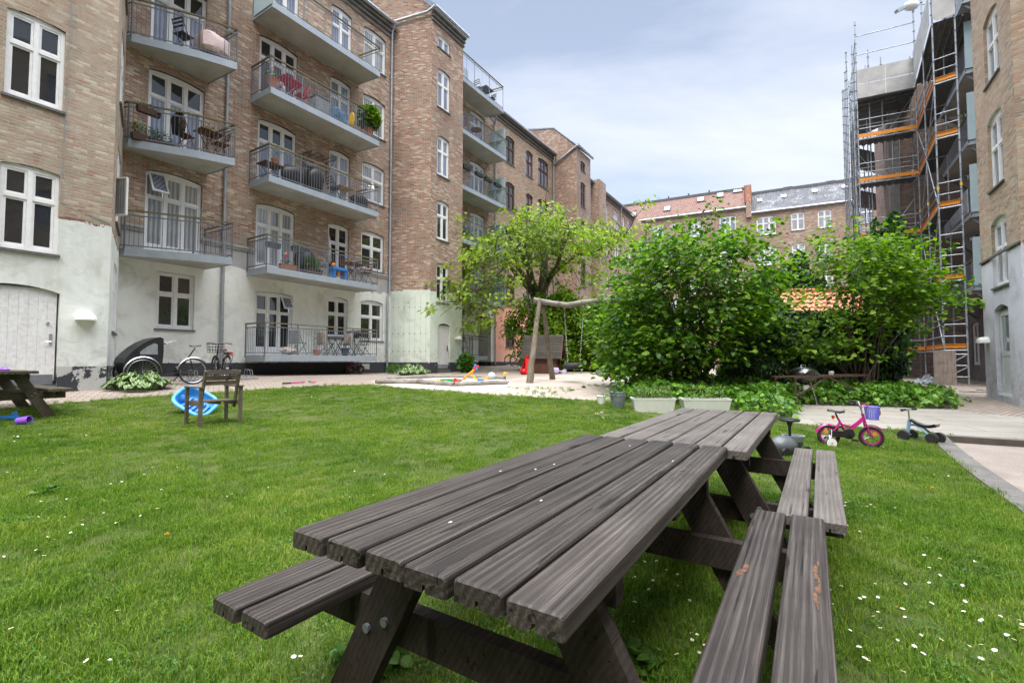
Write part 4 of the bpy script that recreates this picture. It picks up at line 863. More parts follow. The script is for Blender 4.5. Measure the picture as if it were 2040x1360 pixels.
mb = MB(); wall_mesh(mb, F2_, 0, 9.3, -.6, 18.6, hs); mb.build('wall', pbr('grey_brown_render', (.16,.145,.13), .9, var=.35, scale=2, bump=.3), Fb, uvf=F2_.uvf())
for h in hs: window(F2_, Fb, *h[:4], 2, .05, .1, sill=False)
q = MB(); q.box(0,0,0,0,0,0) if False else None
for k in range(1, 6):
    z = 1.05+2.97*k; s0_ = F2_.px(1940, 600, 1.0)[0]
    b_ = balcony(F2_, Fb, [(s0_-4.2,0),(s0_-4.2,1.0),(s0_,1.0),(s0_,0)], z, th=.18)
    q = MB(); q.M = F2_.mat(); q.box(s0_+.02, s0_+.045, -.1, .98, z+.2, z+2.15); q.build('glass_screen', M['frost'], b_)
    q = MB(); q.M = F2_.mat(); q.beam((s0_-.1,.98,z-.02),(s0_-.1,0,z-.9),.08,.08); q.beam((s0_-4,.98,z-.02),(s0_-4,0,z-.9),.08,.08); q.build('bracket', M['steel'], b_)
q = MB(); q.M = F2_.mat(); zz = 1.05+2.97*2+.2; s0_ = F2_.px(1940, 600, 1.0)[0]
for i in range(40): q.box(s0_-4.1+.1*i, s0_-4.02+.1*i, 1.01, 1.03+.015*(i % 2), zz, zz+1.0)
q.build('corrugated_panel', M['zinc'], Fb)

# ---- G: right stair bay
Gb = thing('apartment_building', 'right stair bay of pale brick over lilac grey plaster with a narrow white door', 'building', (13, 12, .2), world=True)
GA, GB_ = (13.55,13.38), (11.93,10.84); G1 = WF(GA, GB_); G2 = WF(GB_, (12.9, 9.6)); G3 = WF((12.9,9.6), (14.4,8.7)); G0 = WF((GA[0]+.843*2.4, GA[1]-.538*2.4), GA)
hs = []
for (xl, xr, yt, yb) in ((1984,2014,-30,110),(1988,2015,205,340),(1993,2020,412,495)):
    pass
def gs(x, y): return G1.px(x, y)
a = gs(1985,700)[0]; b = gs(2012,700)[0]
hs = [(a, b+.12, 8.62, 10.5, .14, .13), (a, b+.12, 5.75, 7.75, .14, .13), (a-.02, b+.12, 3.12, 4.98, .14, .13), (a-.05, b+.0, .30, 2.66, .12, .14), (a, b+.12, 11.5, 13.4, .14, .13)]
mb = MB(); wall_mesh(mb, G1, 0, G1.L, -.6, 17, hs); mb.build('wall', FG, Gb, uvf=G1.uvf())
for h in (hs[0], hs[1], hs[2], hs[4]): window(G1, Gb, h[0]+.0, h[1], h[2]+.02, h[3], 2, .14, .10, pm='pale', tr=.6)
q = MB(); q.M = G1.mat(0,0,-.09); x0, x1 = hs[3][0]+.03, hs[3][1]-.03
q.box(x0, x0+.11, -.04, 0, .34, 2.5); q.box(x1-.11, x1, -.04, 0, .34, 2.5)
for z0, z1 in ((.34,.55),(1.32,1.44),(2.38,2.5)): q.box(x0+.11, x1-.11, -.04, -.002, z0, z1)
q.box(x0+.11, x1-.11, -.035, -.012, .55, 1.32); q.box(x0-.03,x1+.03,-.05,-.041,.3,2.56); q.box(x0-.05,x1+.05,-.04,.05,.26,.335)
dm = pbr('mint_white_door', (.62,.68,.66), .45, var=.06); do = q.build('door', dm, Gb)
q = MB(); q.M = G1.mat(0,0,-.11); q.quad((x0+.11,0,1.44),(x1-.11,0,1.44),(x1-.11,0,2.38),(x0+.11,0,2.38)); q.build('pane', M['sheer'], do)
q = MB(); q.M = G1.mat(0,0,-.08); q.box(x0+.03,x0+.08,0,.012,1.2,1.42); q.tube([(x0+.055,.01,1.25),(x0+.055,.05,1.25),(x0+.15,.05,1.25)], .01, 6); q.build('handle', M['chrome'], do)
s_, z_ = G1.px(1968, 683); lamp(Gb, G1, s_, z_)
# unseen run of the block behind the camera, added to cut low sky light
RWp = lambda t, d=6.6: (.843*d+.538*t, -.538*d+.843*t)
G4 = WF(RWp(19), RWp(-24)); G5 = WF(RWp(-24), PL(-24, 12.9))
for F_ in (G4, G5):
    hh = [(1.5+3.2*i, 2.7+3.2*i, 2.1+3*k, 3.85+3*k, .08) for i in range(int(F_.L/3.2)-1) for k in range(5) if i % 2 == 0 or F_ is G4]
    mb = MB(); wall_mesh(mb, F_, 0, F_.L, -.8, 17, hh); mb.build('wall', FG, Gb, uvf=F_.uvf()); q = MB(); q.M = F_.mat(0,0,-.14); [q.quad((h[0]-.1,0,h[2]-.1),(h[1]+.1,0,h[2]-.1),(h[1]+.1,0,h[3]+.1),(h[0]-.1,0,h[3]+.1)) for h in hh]; q.build('blinds', M['pale'], Gb)
for F_ in (G2, G3, G0):
    mb = MB(); wall_mesh(mb, F_, 0, F_.L, -.6, 17); mb.build('wall', FG, Gb, uvf=F_.uvf())
q = MB()
for F_ in (G1, G2): q.M = F_.mat(); q.box(-.02 if F_ is G1 else .04, F_.L, 0, .04, 3.96, 4.01)
q.build('string_course', M['stone'], Gb)
# ---------------- foliage ----------------
def fold(pts, z):   # outline (x along leaf, y half width) -> crease leaf: returns verts, faces
    top = [(x, y, z*abs(y)) for x, y in pts]; bot = [(x, -y, z*abs(y)) for x, y in pts[1:-1]]
    n = len(pts); v = top + bot; f = [tuple(range(n)), (0, *[n+i for i in range(len(bot))][::1], n-1)]
    return np.array(v, float), [f[0][::-1], f[1]]
LEAF = {
 'hazel': fold([(0,0),(.12,.30),(.40,.46),(.68,.42),(.86,.22),(1,0)], .35),
 'laurel': fold([(0,0),(.25,.17),(.55,.22),(.82,.14),(1,0)], .4),
 'ivy': fold([(0,0),(-.08,.28),(.10,.55),(.34,.34),(.60,.42),(.68,.18),(1,0)], .25),
 'maple': fold([(0,0),(.05,.16),(.22,.50),(.34,.20),(.50,.46),(.62,.16),(1,0)], .3),
 'small': fold([(0,0),(.3,.22),(.7,.2),(1,0)], .3),
 'blade': fold([(0,0),(.3,.07),(.7,.05),(1,0)], .3),
}
def leaves(name, P_, T, Nn, S, shape, mat, parent=None, kind=None):
    P_, T, Nn, S = (np.asarray(a, float) for a in (P_, T, Nn, S)); lv, lf = LEAF[shape]
    T = T/np.linalg.norm(T, axis=1)[:,None]; Nn = Nn - T*(Nn*T).sum(1)[:,None]; Nn /= np.linalg.norm(Nn, axis=1)[:,None]+1e-9; Bn = np.cross(Nn, T)
    k = len(lv); V = P_[:,None,:] + S[:,None,None]*(lv[None,:,0:1]*T[:,None,:] + lv[None,:,1:2]*Bn[:,None,:] + lv[None,:,2:3]*Nn[:,None,:])
    # droop towards the tip
    V[:,:,2] -= .18*S[:,None]*lv[None,:,0]**2
    V = V.reshape(-1,3); n = len(P_); me = bpy.data.meshes.new(name)
    idx = np.concatenate([np.array(f) for f in lf]); ln = np.array([len(f) for f in lf])
    I = (idx[None,:] + (np.arange(n)*k)[:,None]).ravel(); Ls = np.tile(ln, n)
    me.vertices.add(len(V)); me.vertices.foreach_set('co', V.ravel()); me.loops.add(len(I)); me.loops.foreach_set('vertex_index', I.astype(np.int32))
    me.polygons.add(len(Ls)); st = np.concatenate([[0], np.cumsum(Ls)[:-1]]); me.polygons.foreach_set('loop_start', st.astype(np.int32)); me.polygons.foreach_set('loop_total', Ls.astype(np.int32))
    me.materials.append(mat); me.update(calc_edges=True); me.validate(); o = link(name, me, parent)
    if kind: o['kind'] = kind
    return o
def rdir(n, up=1.0, sp=.6):
    v = rng.normal(0, sp, (n,3)); v[:,2] += up; return v/np.linalg.norm(v, axis=1)[:,None]
def sprays(cen, outc, per, rad, size, flat=.35, tipout=.8, nup=1.0, nsp=.45):
    """flat layered sprays of leaves round each centre"""
    c = np.repeat(cen, per, 0); n = len(c); d = rng.normal(0, 1, (n,3)); d[:,2] *= flat; d *= (rad/1.5)
    P_ = c + d; o = P_ - outc; o[:,2] *= .3; o /= np.linalg.norm(o, axis=1)[:,None]+1e-9
    T = o*tipout + rng.normal(0,.6,(n,3)); T[:,2] = T[:,2]*.35 - .12
    Nn = rng.normal(0, nsp, (n,3)); Nn[:,2] += nup; Nn += o*.35
    return P_, T, Nn, rng.uniform(.65, 1.25, n)*size
def envelope(n, base, H_, prof, shell=.5, sq=(1,1)):
    """points inside a surface of revolution; prof: list of (h fraction, radius)"""
    hs = np.array([p[0] for p in prof]); rs = np.array([p[1] for p in prof]); out = []
    while len(out) < n:
        h = rng.random(); r = np.interp(h, hs, rs)
        if rng.random() > r/rs.max(): continue
        q = rng.random()**.5; q = q*(1-shell)+shell*rng.random()**.25; a = rng.uniform(0, 2*PI)
        k = 1+.45*mnoise.noise(Vector((math.cos(a)*1.6, math.sin(a)*1.6, h*4+base[0])))*2
        out.append((base[0]+math.cos(a)*r*q*k*sq[0], base[1]+math.sin(a)*r*q*k*sq[1], base[2]+h*H_))
    return np.array(out)
def stems(parent, name, base, tips, r0, mat, spread=.25, bow=.35, n=7, sides=6, r1=.15):
    m = MB(); base = Vector(base)
    for t in tips:
        t = Vector(t); b = base + Vector((random.uniform(-spread,spread), random.uniform(-spread,spread), -.05)); d = t-b; mid = b + Vector((d.x*.30, d.y*.30, d.z*.62))+Vector((random.uniform(-1,1),random.uniform(-1,1),0))*bow*.3
        pts = []
        for i in range(n+1):
            u = i/n; pts.append(b*(1-u)**2 + mid*2*u*(1-u) + t*u*u + Vector((random.uniform(-1,1),random.uniform(-1,1),random.uniform(-1,1)))*.025*min(1,u*4))
        rr = r0*random.uniform(.6,1.2); m.tube(pts, [rr*(1-u_*(1-r1)) for u_ in [i/n for i in range(n+1)]], sides)
    return m.build(name, mat, parent, smooth='full')
M['bark'] = pbr('grey_brown_bark', (.12,.095,.07), .9, var=.45, scale=9, bump=.6, bs=30)
M['bark2'] = pbr('mossy_bark', (.085,.075,.045), .9, var=.4, scale=5, bump=.8, bs=22)
LM = {}
LM['hazel'] = leafmat('hazel_leaf', (.022,.070,.007), (.060,.145,.011), (.18,.30,.020), .38, .42, .8)
LM['hazel2'] = leafmat('hazel_leaf_bright', (.032,.092,.008), (.095,.195,.013), (.23,.34,.024), .40, .42, .8)
LM['maple'] = leafmat('maple_leaf', (.08,.15,.014), (.18,.27,.030), (.36,.43,.05), .46, .5, .9)
LM['laurel'] = leafmat('laurel_leaf', (.035,.095,.008), (.10,.20,.012), (.23,.34,.022), .28, .32, 1.0)
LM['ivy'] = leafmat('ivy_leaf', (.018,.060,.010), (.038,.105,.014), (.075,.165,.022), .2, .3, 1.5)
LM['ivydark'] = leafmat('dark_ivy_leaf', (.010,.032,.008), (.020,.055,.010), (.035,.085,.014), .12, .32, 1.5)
LM['ivyc'] = leafmat('ivy_carpet_leaf', (.04,.12,.012), (.085,.21,.018), (.16,.31,.03), .28, .3, 1.5)
LM['herb'] = leafmat('herb_leaf', (.06,.11,.03), (.12,.19,.06), (.20,.27,.10), .3)
LM['box'] = leafmat('pot_plant_leaf', (.03,.09,.012), (.06,.15,.02), (.12,.22,.03), .3)
LM['core'] = pbr('shaded_twigs', (.018,.022,.010), .95, var=.5, scale=9)  # solid core closing the gaps; inner shade is put into its dark colour

# --- hazel bush in the middle
hb = gp(1378, 782); HB = thing('hazel_bush', 'large round-leaved green bush in the middle, right behind the white planter boxes', 'bush', tuple(hb), world=True)
top = at(1385, 424, hb.y).z - hb.z
prof = [(0,.9),(.08,1.7),(.2,2.3),(.4,2.55),(.6,2.25),(.8,1.35),(.92,.65),(1,.1)]
cen = []
for (x, y, w_, h_, n_) in ((1375,510,62,40,90),(1300,560,62,48,100),(1440,570,72,48,110),(1255,640,42,52,75),(1370,640,85,45,120),(1485,630,50,36,62),(1300,705,62,36,76),(1400,700,50,28,48),(1525,555,20,34,24),(1218,660,14,45,20),(1250,740,26,14,20),(1330,485,30,22,22),(1462,492,38,22,26)):
    for i in range(n_): cen.append(at(x+random.gauss(0,w_*.62), min(768, y+random.gauss(0,h_*.62)), hb.y+random.uniform(-1.7,1.5)))
cen = np.array([[*p] for p in cen])
ext = []
for x, y in ((1425,430),(1370,445),(1330,470),(1300,500),(1265,505),(1235,560),(1465,470),(1500,500),(1520,455),(1545,520),(1555,600),(1215,650),(1208,700),(1435,450),(1398,440),(1350,455),(1285,480),(1540,560),(1560,640),(1225,740),(1480,490)):
    ext.append(at(x, y, hb.y+random.uniform(-.9,.7)))
e_ = np.array([[*p] for p in ext]); e_ = np.vstack([e_+rng.normal(0,.12,e_.shape) for _ in range(3)])
cc_ = np.array([hb.x, hb.y, hb.z+1.6])
A_ = sprays(cen, cc_, 17, .46, .125); B2 = sprays(e_, cc_, 10, .34, .12, flat=.8)
leaves('crown', *[np.concatenate([a, b]) for a, b in zip(A_, B2)], 'hazel', LM['hazel'], HB)
tips = [tuple(c) for c in cen[rng.choice(len(cen), 46, False)]] + [tuple(p) for p in ext]
stems(HB, 'stems', hb, tips, .028, M['bark'], .3)
# --- second, more open bush on the right
hb2 = gp(1712, 792); hb2.y += .8; hb2.x += .55; hb2.z = G(hb2.x, hb2.y)
HC = thing('hazel_bush', 'open spreading bright green bush above the kettle grill, beside the scaffolding', 'bush', tuple(hb2), world=True)
cen = []
for (x, y, w_, h_, n_) in ((1700,560,95,50,90),(1790,580,80,50,80),(1735,520,70,45,50),(1850,600,45,25,26),(1720,640,110,40,80),(1890,590,30,12,8),(1600,690,45,34,44),(1680,690,60,30,54),(1800,520,35,35,14),(1665,520,30,22,10),(1690,480,50,22,12),(1745,470,25,30,8)):
    for i in range(n_): cen.append(at(min(1880, x+random.gauss(0,w_*.55)), max(482, y+random.gauss(0,h_*.55)), hb2.y+random.uniform(-1.3,1.0)))
for x, y in ((1905,603),(1925,607),(1880,545),(1840,540),(1905,560),(1800,465),(1775,445),(1680,440),(1640,470),(1660,455),(1590,520),(1575,580),(1870,600),(1860,575),(1700,455),(1815,490)): cen.append(at(x,y,hb2.y+random.uniform(-.8,.5)))
cen = np.array([[*p] for p in cen]); cc2 = np.array([hb2.x, hb2.y, hb2.z+1.8])
leaves('crown', *sprays(cen, cc2, 15, .42, .125, flat=.30), 'hazel', LM['hazel2'], HC)
stems(HC, 'stems', hb2, [tuple(c) for c in cen[rng.choice(len(cen), 44, False)]], .030, M['bark'], .45)
# --- maple: trunk, limbs, crown
tb = at(1074, 735, 24.3); tb.z = G(tb.x, tb.y); TR = thing('maple_tree', 'spreading maple tree with fresh yellow green leaves rising behind the swing frame', 'tree', tuple(tb), world=True)
Yt = 24.0
def tp(x, y, dy=0): return at(x, y, Yt+dy)
m = MB(); m.tube([tb+Vector((0,0,-.2)), tp(1075,700), tp(1073,650), tp(1073,615), tp(1075,585)], [.36,.33,.31,.31,.36], 12)
limbs = [([(1075,592,0),(1085,570,.1),(1100,545,.4),(1130,520,.6),(1165,498,.8),(1215,470,1.0)], .2),([(1075,592,0),(1062,565,-.3),(1050,530,-.8),(1030,490,-1.2),(1010,465,-1.6)], .17),
  ([(1078,590,0),(1083,545,.4),(1085,500,.6),(1083,450,.6),(1085,420,.6)], .2),([(1066,590,0),(1040,560,.6),(1015,530,1.2),(990,510,1.6),(950,490,1.9)], .13),
  ([(1062,590,0),(1050,555,-1.0),(1020,520,-1.8),(985,510,-2.4),(940,520,-2.8)], .12),([(1090,562,.2),(1110,530,-.8),(1120,495,-1.5),(1135,460,-2.0)], .13),([(1060,560,0),(1055,520,.9),(1045,480,1.5),(1050,440,1.9)], .12),
  ([(1150,507,.7),(1185,500,0),(1220,490,-.6),(1245,470,-.8)], .07),([(1020,520,-1.8),(990,545,-2.5),(950,580,-3),(915,600,-3.2)], .06),([(1010,530,1.2),(975,560,-.6),(940,590,-1.8)], .05)]
cen = []
for pts, r in limbs:
    P_ = [tp(*p) for p in pts]; n = len(P_); r *= 1.2; m.tube(P_, [r*(1-.75*i/(n-1)) for i in range(n)], 8)
    for i in range(2, n):
        for k in range(7):
            q = P_[i] + Vector((random.gauss(0,.9), random.gauss(0,.9), random.gauss(.1,.6))); cen.append(q); m.tube([P_[i], (P_[i]+q)/2+Vector((0,0,.12)), q], [.028,.018,.008], 4)
m.build('trunk', M['bark2'], TR, smooth='full')
for (x, y, w_, h_, n_) in ((1085,455,55,28,46),(1010,480,50,25,44),(1150,480,45,22,34),(1060,425,25,14,10),(960,500,35,22,26),(1100,500,60,25,34),(1040,520,50,20,20),(1215,485,35,14,16),(1245,462,16,10,5),(930,560,22,25,12),(915,590,15,14,8),(960,600,25,22,14),(1010,590,20,30,4),(985,630,18,18,7),(1180,540,30,18,4),(1180,455,30,12,10),(1085,415,9,10,5),(970,650,10,12,3),(935,650,12,14,3)):
    for i in range(n_): cen.append(tp(x+random.gauss(0,w_*.62), y+random.gauss(0,h_*.62), random.uniform(-2.6,2.2) if w_ > 20 else random.uniform(-3.2,-1.5)))
cen = np.array([[*p] for p in cen]); c3 = np.array([tb.x, tb.y, tb.z+5])
cen = cen[rng.random(len(cen)) < .62]; Pm, Tm, Nm, Sm = sprays(cen, c3, 22, .40, .20, flat=.6, nsp=.7); Tm[:,2] -= .45
leaves('crown', Pm, Tm, Nm, Sm, 'maple', LM['maple'], TR)
# --- laurel hedge
hy = 23.0; HG = thing('laurel_hedge', 'long dense laurel hedge behind the playhouse and the tyre swing', 'hedge', (3.2, hy, G(3.2,hy)), world=True)
n = 19000; a0 = at(1050, 700, 22.8); b0 = at(1330, 700, 21.8)
u = rng.random(n); ff = rng.random(n); zz = rng.random(n)
def hz_(u): return 3.25+.35*np.sin(u*9)+.25*np.sin(u*23+1)
X = a0.x+(b0.x-a0.x)*u; Y0 = a0.y+(b0.y-a0.y)*u; hh = hz_(u)*np.clip(u*7+.45,0,1)
topf = ff < .25; fr = ~topf
bulge = .35*np.sin(u*17+zz*5)+.25*np.sin(zz*9+u*31)
Zb = Gv(X, Y0); Pz = np.where(topf, hh+rng.normal(0,.12,n), zz*hh); Py = np.where(topf, Y0+rng.random(n)*1.6, Y0+bulge*.6+rng.random(n)*.35-.25*np.sin(zz*PI))
P_ = np.column_stack([X+rng.normal(0,.08,n), Py, Zb+.12+Pz]); No = np.column_stack([rng.normal(0,.4,n), np.where(topf,-.2,-.7)+rng.normal(0,.35,n), np.where(topf,1,.55)+rng.normal(0,.3,n)])
# the hedge bulges out over the path at its left end
oc = np.array([[*at(x_, y_, 23.0)] for x_, y_ in ((1024,640),(1040,625),(1034,662),(1046,690),(1018,655),(1050,610),(1048,710))]); oc = np.repeat(oc, 190, 0); oc = oc + rng.normal(0, .27, oc.shape)
P_ = np.vstack([P_, oc]); no = rng.normal(0,.5,(len(oc),3)); no[:,2] += .8; no[:,1] -= .4; No = np.vstack([No, no]); n = len(P_)
T = rng.normal(0,.6,(n,3)); T[:,1] -= .5; T[:,2] += .25
leaves('foliage', P_, T, No, rng.uniform(.14,.24,n), 'laurel', LM['laurel'], HG)
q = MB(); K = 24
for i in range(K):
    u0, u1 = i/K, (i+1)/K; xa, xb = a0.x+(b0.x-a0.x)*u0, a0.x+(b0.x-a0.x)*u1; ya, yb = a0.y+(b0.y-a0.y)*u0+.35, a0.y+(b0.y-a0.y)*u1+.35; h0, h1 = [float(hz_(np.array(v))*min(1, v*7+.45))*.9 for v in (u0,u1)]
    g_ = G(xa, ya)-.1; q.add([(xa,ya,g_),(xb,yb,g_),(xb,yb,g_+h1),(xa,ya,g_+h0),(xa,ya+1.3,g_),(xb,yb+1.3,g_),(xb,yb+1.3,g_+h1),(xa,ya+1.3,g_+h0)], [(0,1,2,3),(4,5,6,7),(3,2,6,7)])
q.build('dark_core', LM['core'], HG)
# --- ivy shed mass (right) : ellipsoid-ish box of ivy
def ivy_mass(name, label, cat, lo, hi, n, size, mat, seed=0, round_=2.6, core=True, shape='ivy', amp=.12):
    lo, hi = Vector(lo), Vector(hi); c = (lo+hi)/2; r = (hi-lo)/2; T_ = thing(name, label, cat, (c.x, c.y, G(c.x,c.y)), world=True)
    d = rng.normal(0,1,(n,3)); d /= (np.abs(d)**round_).sum(1)[:,None]**(1/round_)
    k = 1+amp*np.array([mnoise.noise(Vector((a*2.2+seed,b*2.2,cc*2.2))) for a,b,cc in d])*2 + rng.uniform(-.07,.03,n)
    P_ = np.array([c.x,c.y,c.z]) + d*np.array([r.x,r.y,r.z])*k[:,None]; keep = P_[:,2] > Gv(P_[:,0],P_[:,1])+.02
    Nn = d/np.array([r.x,r.y,r.z]); Nn /= np.linalg.norm(Nn,axis=1)[:,None]; Nn += rng.normal(0,.35,(n,3)); Nn[:,2] += .35
    T = rng.normal(0,.5,(n,3)); T[:,2] -= .7
    leaves('foliage', P_[keep], T[keep], Nn[keep], rng.uniform(.7,1.3,keep.sum())*size, shape, mat, T_)
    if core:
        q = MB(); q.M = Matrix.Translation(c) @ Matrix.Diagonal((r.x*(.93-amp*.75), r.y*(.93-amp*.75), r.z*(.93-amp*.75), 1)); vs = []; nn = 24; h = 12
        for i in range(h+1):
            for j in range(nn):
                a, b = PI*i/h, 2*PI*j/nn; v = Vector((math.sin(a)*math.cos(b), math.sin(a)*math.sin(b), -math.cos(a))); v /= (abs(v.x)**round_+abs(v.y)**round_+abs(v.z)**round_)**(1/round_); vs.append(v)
        q.add(vs, [(i*nn+j, i*nn+(j+1) % nn, (i+1)*nn+(j+1) % nn, (i+1)*nn+j) for i in range(h) for j in range(nn)]); q.build('dark_core', LM['core'], T_)
    return T_
sx0, sx1 = at(1640,700,13.5).x, at(1866,700,13.0).x
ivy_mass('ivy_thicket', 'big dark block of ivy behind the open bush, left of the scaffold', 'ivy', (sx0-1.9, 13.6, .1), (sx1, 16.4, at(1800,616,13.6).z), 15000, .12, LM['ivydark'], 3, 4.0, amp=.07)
ivy_mass('ivy_thicket', 'tall ivy column climbing in front of the scaffold deck', 'ivy', tuple(at(1738,620,17.5)+Vector((0,-.7,-2))), tuple(at(1800,458,17.5)+Vector((0,.7,0))), 3800, .15, LM['ivy'], 5, 2.6, amp=.25)
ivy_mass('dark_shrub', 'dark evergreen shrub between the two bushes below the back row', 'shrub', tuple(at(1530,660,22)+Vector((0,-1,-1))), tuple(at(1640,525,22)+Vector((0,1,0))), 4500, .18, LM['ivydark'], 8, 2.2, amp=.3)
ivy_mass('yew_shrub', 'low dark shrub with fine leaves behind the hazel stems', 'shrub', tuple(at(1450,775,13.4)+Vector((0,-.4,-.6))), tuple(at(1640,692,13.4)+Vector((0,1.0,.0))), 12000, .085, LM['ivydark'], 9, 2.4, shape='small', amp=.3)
# --- ivy carpet
n = 70000; lo = np.array([min(p[0] for p in PLANT), min(p[1] for p in PLANT)]); hi = np.array([max(p[0] for p in PLANT), max(p[1] for p in PLANT)])
P_ = rng.uniform(lo, hi, (n,2)); P_ = P_[inpoly(P_, PLANT)]; P_ = P_[P_[:,1] < 13.5]
q_ = P_ + rng.normal(0,.10,P_.shape); ins = inpoly(P_+np.array([0,-.38]), PLANT) & inpoly(P_+np.array([.3,-.1]), PLANT) & inpoly(P_+np.array([-.3,-.1]), PLANT)
hgt = np.array([.20+.22*mnoise.noise(Vector((x*1.6,y*1.6,0)))+.10*mnoise.noise(Vector((x*5,y*5,2))) for x,y in P_]); hgt = np.where(ins, hgt+.16, rng.random(len(P_))*.34); hgt *= (1-.6*rng.random(len(P_))**3)
Nn = rng.normal(0,.5,(len(P_),3)); Nn[:,2] += .9; Nn[:,1] -= .45; T = rng.normal(0,.7,(len(P_),3)); T[:,2] = -.25+rng.normal(0,.2,len(P_)); T[:,1] -= .3
o = leaves('ivy_ground_cover', np.column_stack([q_, Gv(q_[:,0],q_[:,1])+hgt]), T, Nn, rng.uniform(.07,.125,len(P_)), 'ivy', LM['ivyc']); tag(o, 'glossy green ivy carpet spreading round the feet of the bushes', 'ivy', kind='stuff')
# --- tiled shed roof behind the bushes
Y_ = 19.5; rl = at(1535,582,Y_); rr = at(1700,582,Y_); SH = thing('garden_shed', 'garden shed with orange clay tile roof hidden among the bushes', 'shed', ((rl.x+rr.x)/2, Y_, G((rl.x+rr.x)/2, Y_)), world=True)
ez = at(1535,640,Y_-2.2).z; m, N, L, b = NT('clay_tiles'); 
q = MB(); cols_ = int((rr.x-rl.x)/.23)
for i in range(cols_):
    for r_ in range(7):
        x0 = rl.x+i*.23; t0, t1 = r_/7, (r_+1)/7; ya, yb = Y_-2.2*t1, Y_-2.2*t0; za, zb = rl.z-.02+(ez-rl.z)*t1, rl.z-.02+(ez-rl.z)*t0; pr_ = [(0,.03),(.06,0),(.12,.01),(.17,.055),(.21,.06),(.235,.03)]
        vs = [(x0+a, ya-.05, za+b_+.03) for a, b_ in pr_] + [(x0+a, yb, zb+b_) for a, b_ in pr_]; q.add(vs, [(k, k+1, 7+k, 6+k) for k in range(5)])
q.build('roof', pbr('clay_roof_tile', (.55,.20,.10), .75, var=.3, scale=3), SH, smooth=True)
q = MB(); q.tube([(rl.x-.1,Y_,rl.z+.05),(rr.x+.1,Y_,rl.z+.05)], .11, 10); q.build('ridge_tiles', pbr('clay_ridge_tile', (.50,.17,.08), .75, var=.3), SH)
q = MB(); q.box(rl.x+.1, rr.x-.1, Y_-2.0, Y_+1.5, 0, ez-.02); q.build('wall', M['bark'], SH)
# --- hostas, perennials
def hosta(loc, n, R0, label, hmax=.45):
    T_ = thing('hosta_plant', label, 'plant', loc); gm_, cm = MB(), MB()
    for i in range(n):
        a = random.uniform(0,2*PI); u = random.random()**.6; R1 = R0*(.35+.65*u); h = hmax*(1-.65*u)*random.uniform(.8,1.1); l = R0*.40*random.uniform(.8,1.2); w_ = l*.26
        d = Vector((math.cos(a), math.sin(a), 0)); s_ = Vector((-d.y, d.x, 0)); b0 = d*max(.02,(R1-l*.8)); pts = []
        for j in range(7):
            t = j/6; pts.append((b0 + d*l*t + Vector((0,0,h*(math.sin(min(1,t*1.2)*PI*.62))-.10*t*t*l/.3)), w_*math.sin(PI*min(1,.08+t*.95))**.8))
        for j in range(6):
            (p, a1), (q_, a2) = pts[j], pts[j+1]; up = Vector((0,0,.25))
            for sg in (-1,1):
                gm_.add([p, q_, q_+s_*a2*.7*sg+up*a2*.7, p+s_*a1*.7*sg+up*a1*.7], [(0,1,2,3)]); cm.add([p+s_*a1*.7*sg+up*a1*.7, q_+s_*a2*.7*sg+up*a2*.7, q_+s_*a2*sg+up*a2*.9, p+s_*a1*sg+up*a1*.9], [(0,1,2,3)])
    vs = len(gm_.v); gm_.add([v.copy() for v in cm.v], cm.f, 1)
    gm_.build('leaves', [LM['hostag'], LM['hostac']], T_, smooth='full'); return T_
LM['hostag'] = leafmat('hosta_green', (.06,.14,.05), (.10,.20,.07), (.15,.25,.10), .2); LM['hostac'] = leafmat('hosta_cream_edge', (.30,.38,.17), (.42,.48,.26), (.52,.57,.34), .2)
p = gp(250, 777); hosta((p.x+.1,p.y+.25,p.z), 170, .66, 'big hosta with cream edged leaves at the foot of the bay beside the cargo bike')
p = gp(820, 748); hosta((p.x,p.y+.2,p.z), 120, .75, 'hosta with cream edged leaves against the dark plinth of the stair tower', .5)
def perennial(loc, r, h, n, size, label, mat='box', shape='small', cat='plant', name='leafy_plant', parent=None):
    T_ = thing(name, label, cat, loc); d = rng.normal(0,1,(n,3)); d /= np.linalg.norm(d,axis=1)[:,None]; q = rng.random(n)**.4
    P_ = np.column_stack([d[:,0]*r*q, d[:,1]*r*q, h*.5+d[:,2]*h*.5*q]); Nn = rng.normal(0,.5,(n,3)); Nn[:,2] += 1; T = d*.8+rng.normal(0,.5,(n,3))
    leaves('leaves', P_, T, Nn, rng.uniform(.7,1.3,n)*size, shape, LM[mat], T_)
    m = MB()
    for i in range(9): k = random.randrange(n); m.tube([(0,0,0), (P_[k][0]*.5,P_[k][1]*.5,P_[k][2]*.6), tuple(P_[k])], [.008,.006,.003], 4)
    m.build('stems', M['bark'], T_); return T_
p = gp(238, 752); perennial((p.x-.1,p.y+.35,p.z), .42, .95, 700, .10, 'bushy green plant with lobed leaves rising behind the hosta at the bay corner', 'box', 'maple')
p = gp(782, 745); perennial((p.x,p.y+.3,p.z), .38, .45, 400, .08, 'low fine leaved green plant left of the tower hosta', 'box', 'small')
p = gp(928, 742); perennial((p.x,p.y+.1,p.z), .38, .85, 260, .17, 'small broad leaved plant between the tower door and the low balcony', 'box', 'hazel')
p = gp(1958, 750); perennial((p.x,p.y+.3,p.z+.7), .22, .5, 90, .12, 'small sprig of leaves at the foot of the scaffold by the lilac wall', 'box', 'small')
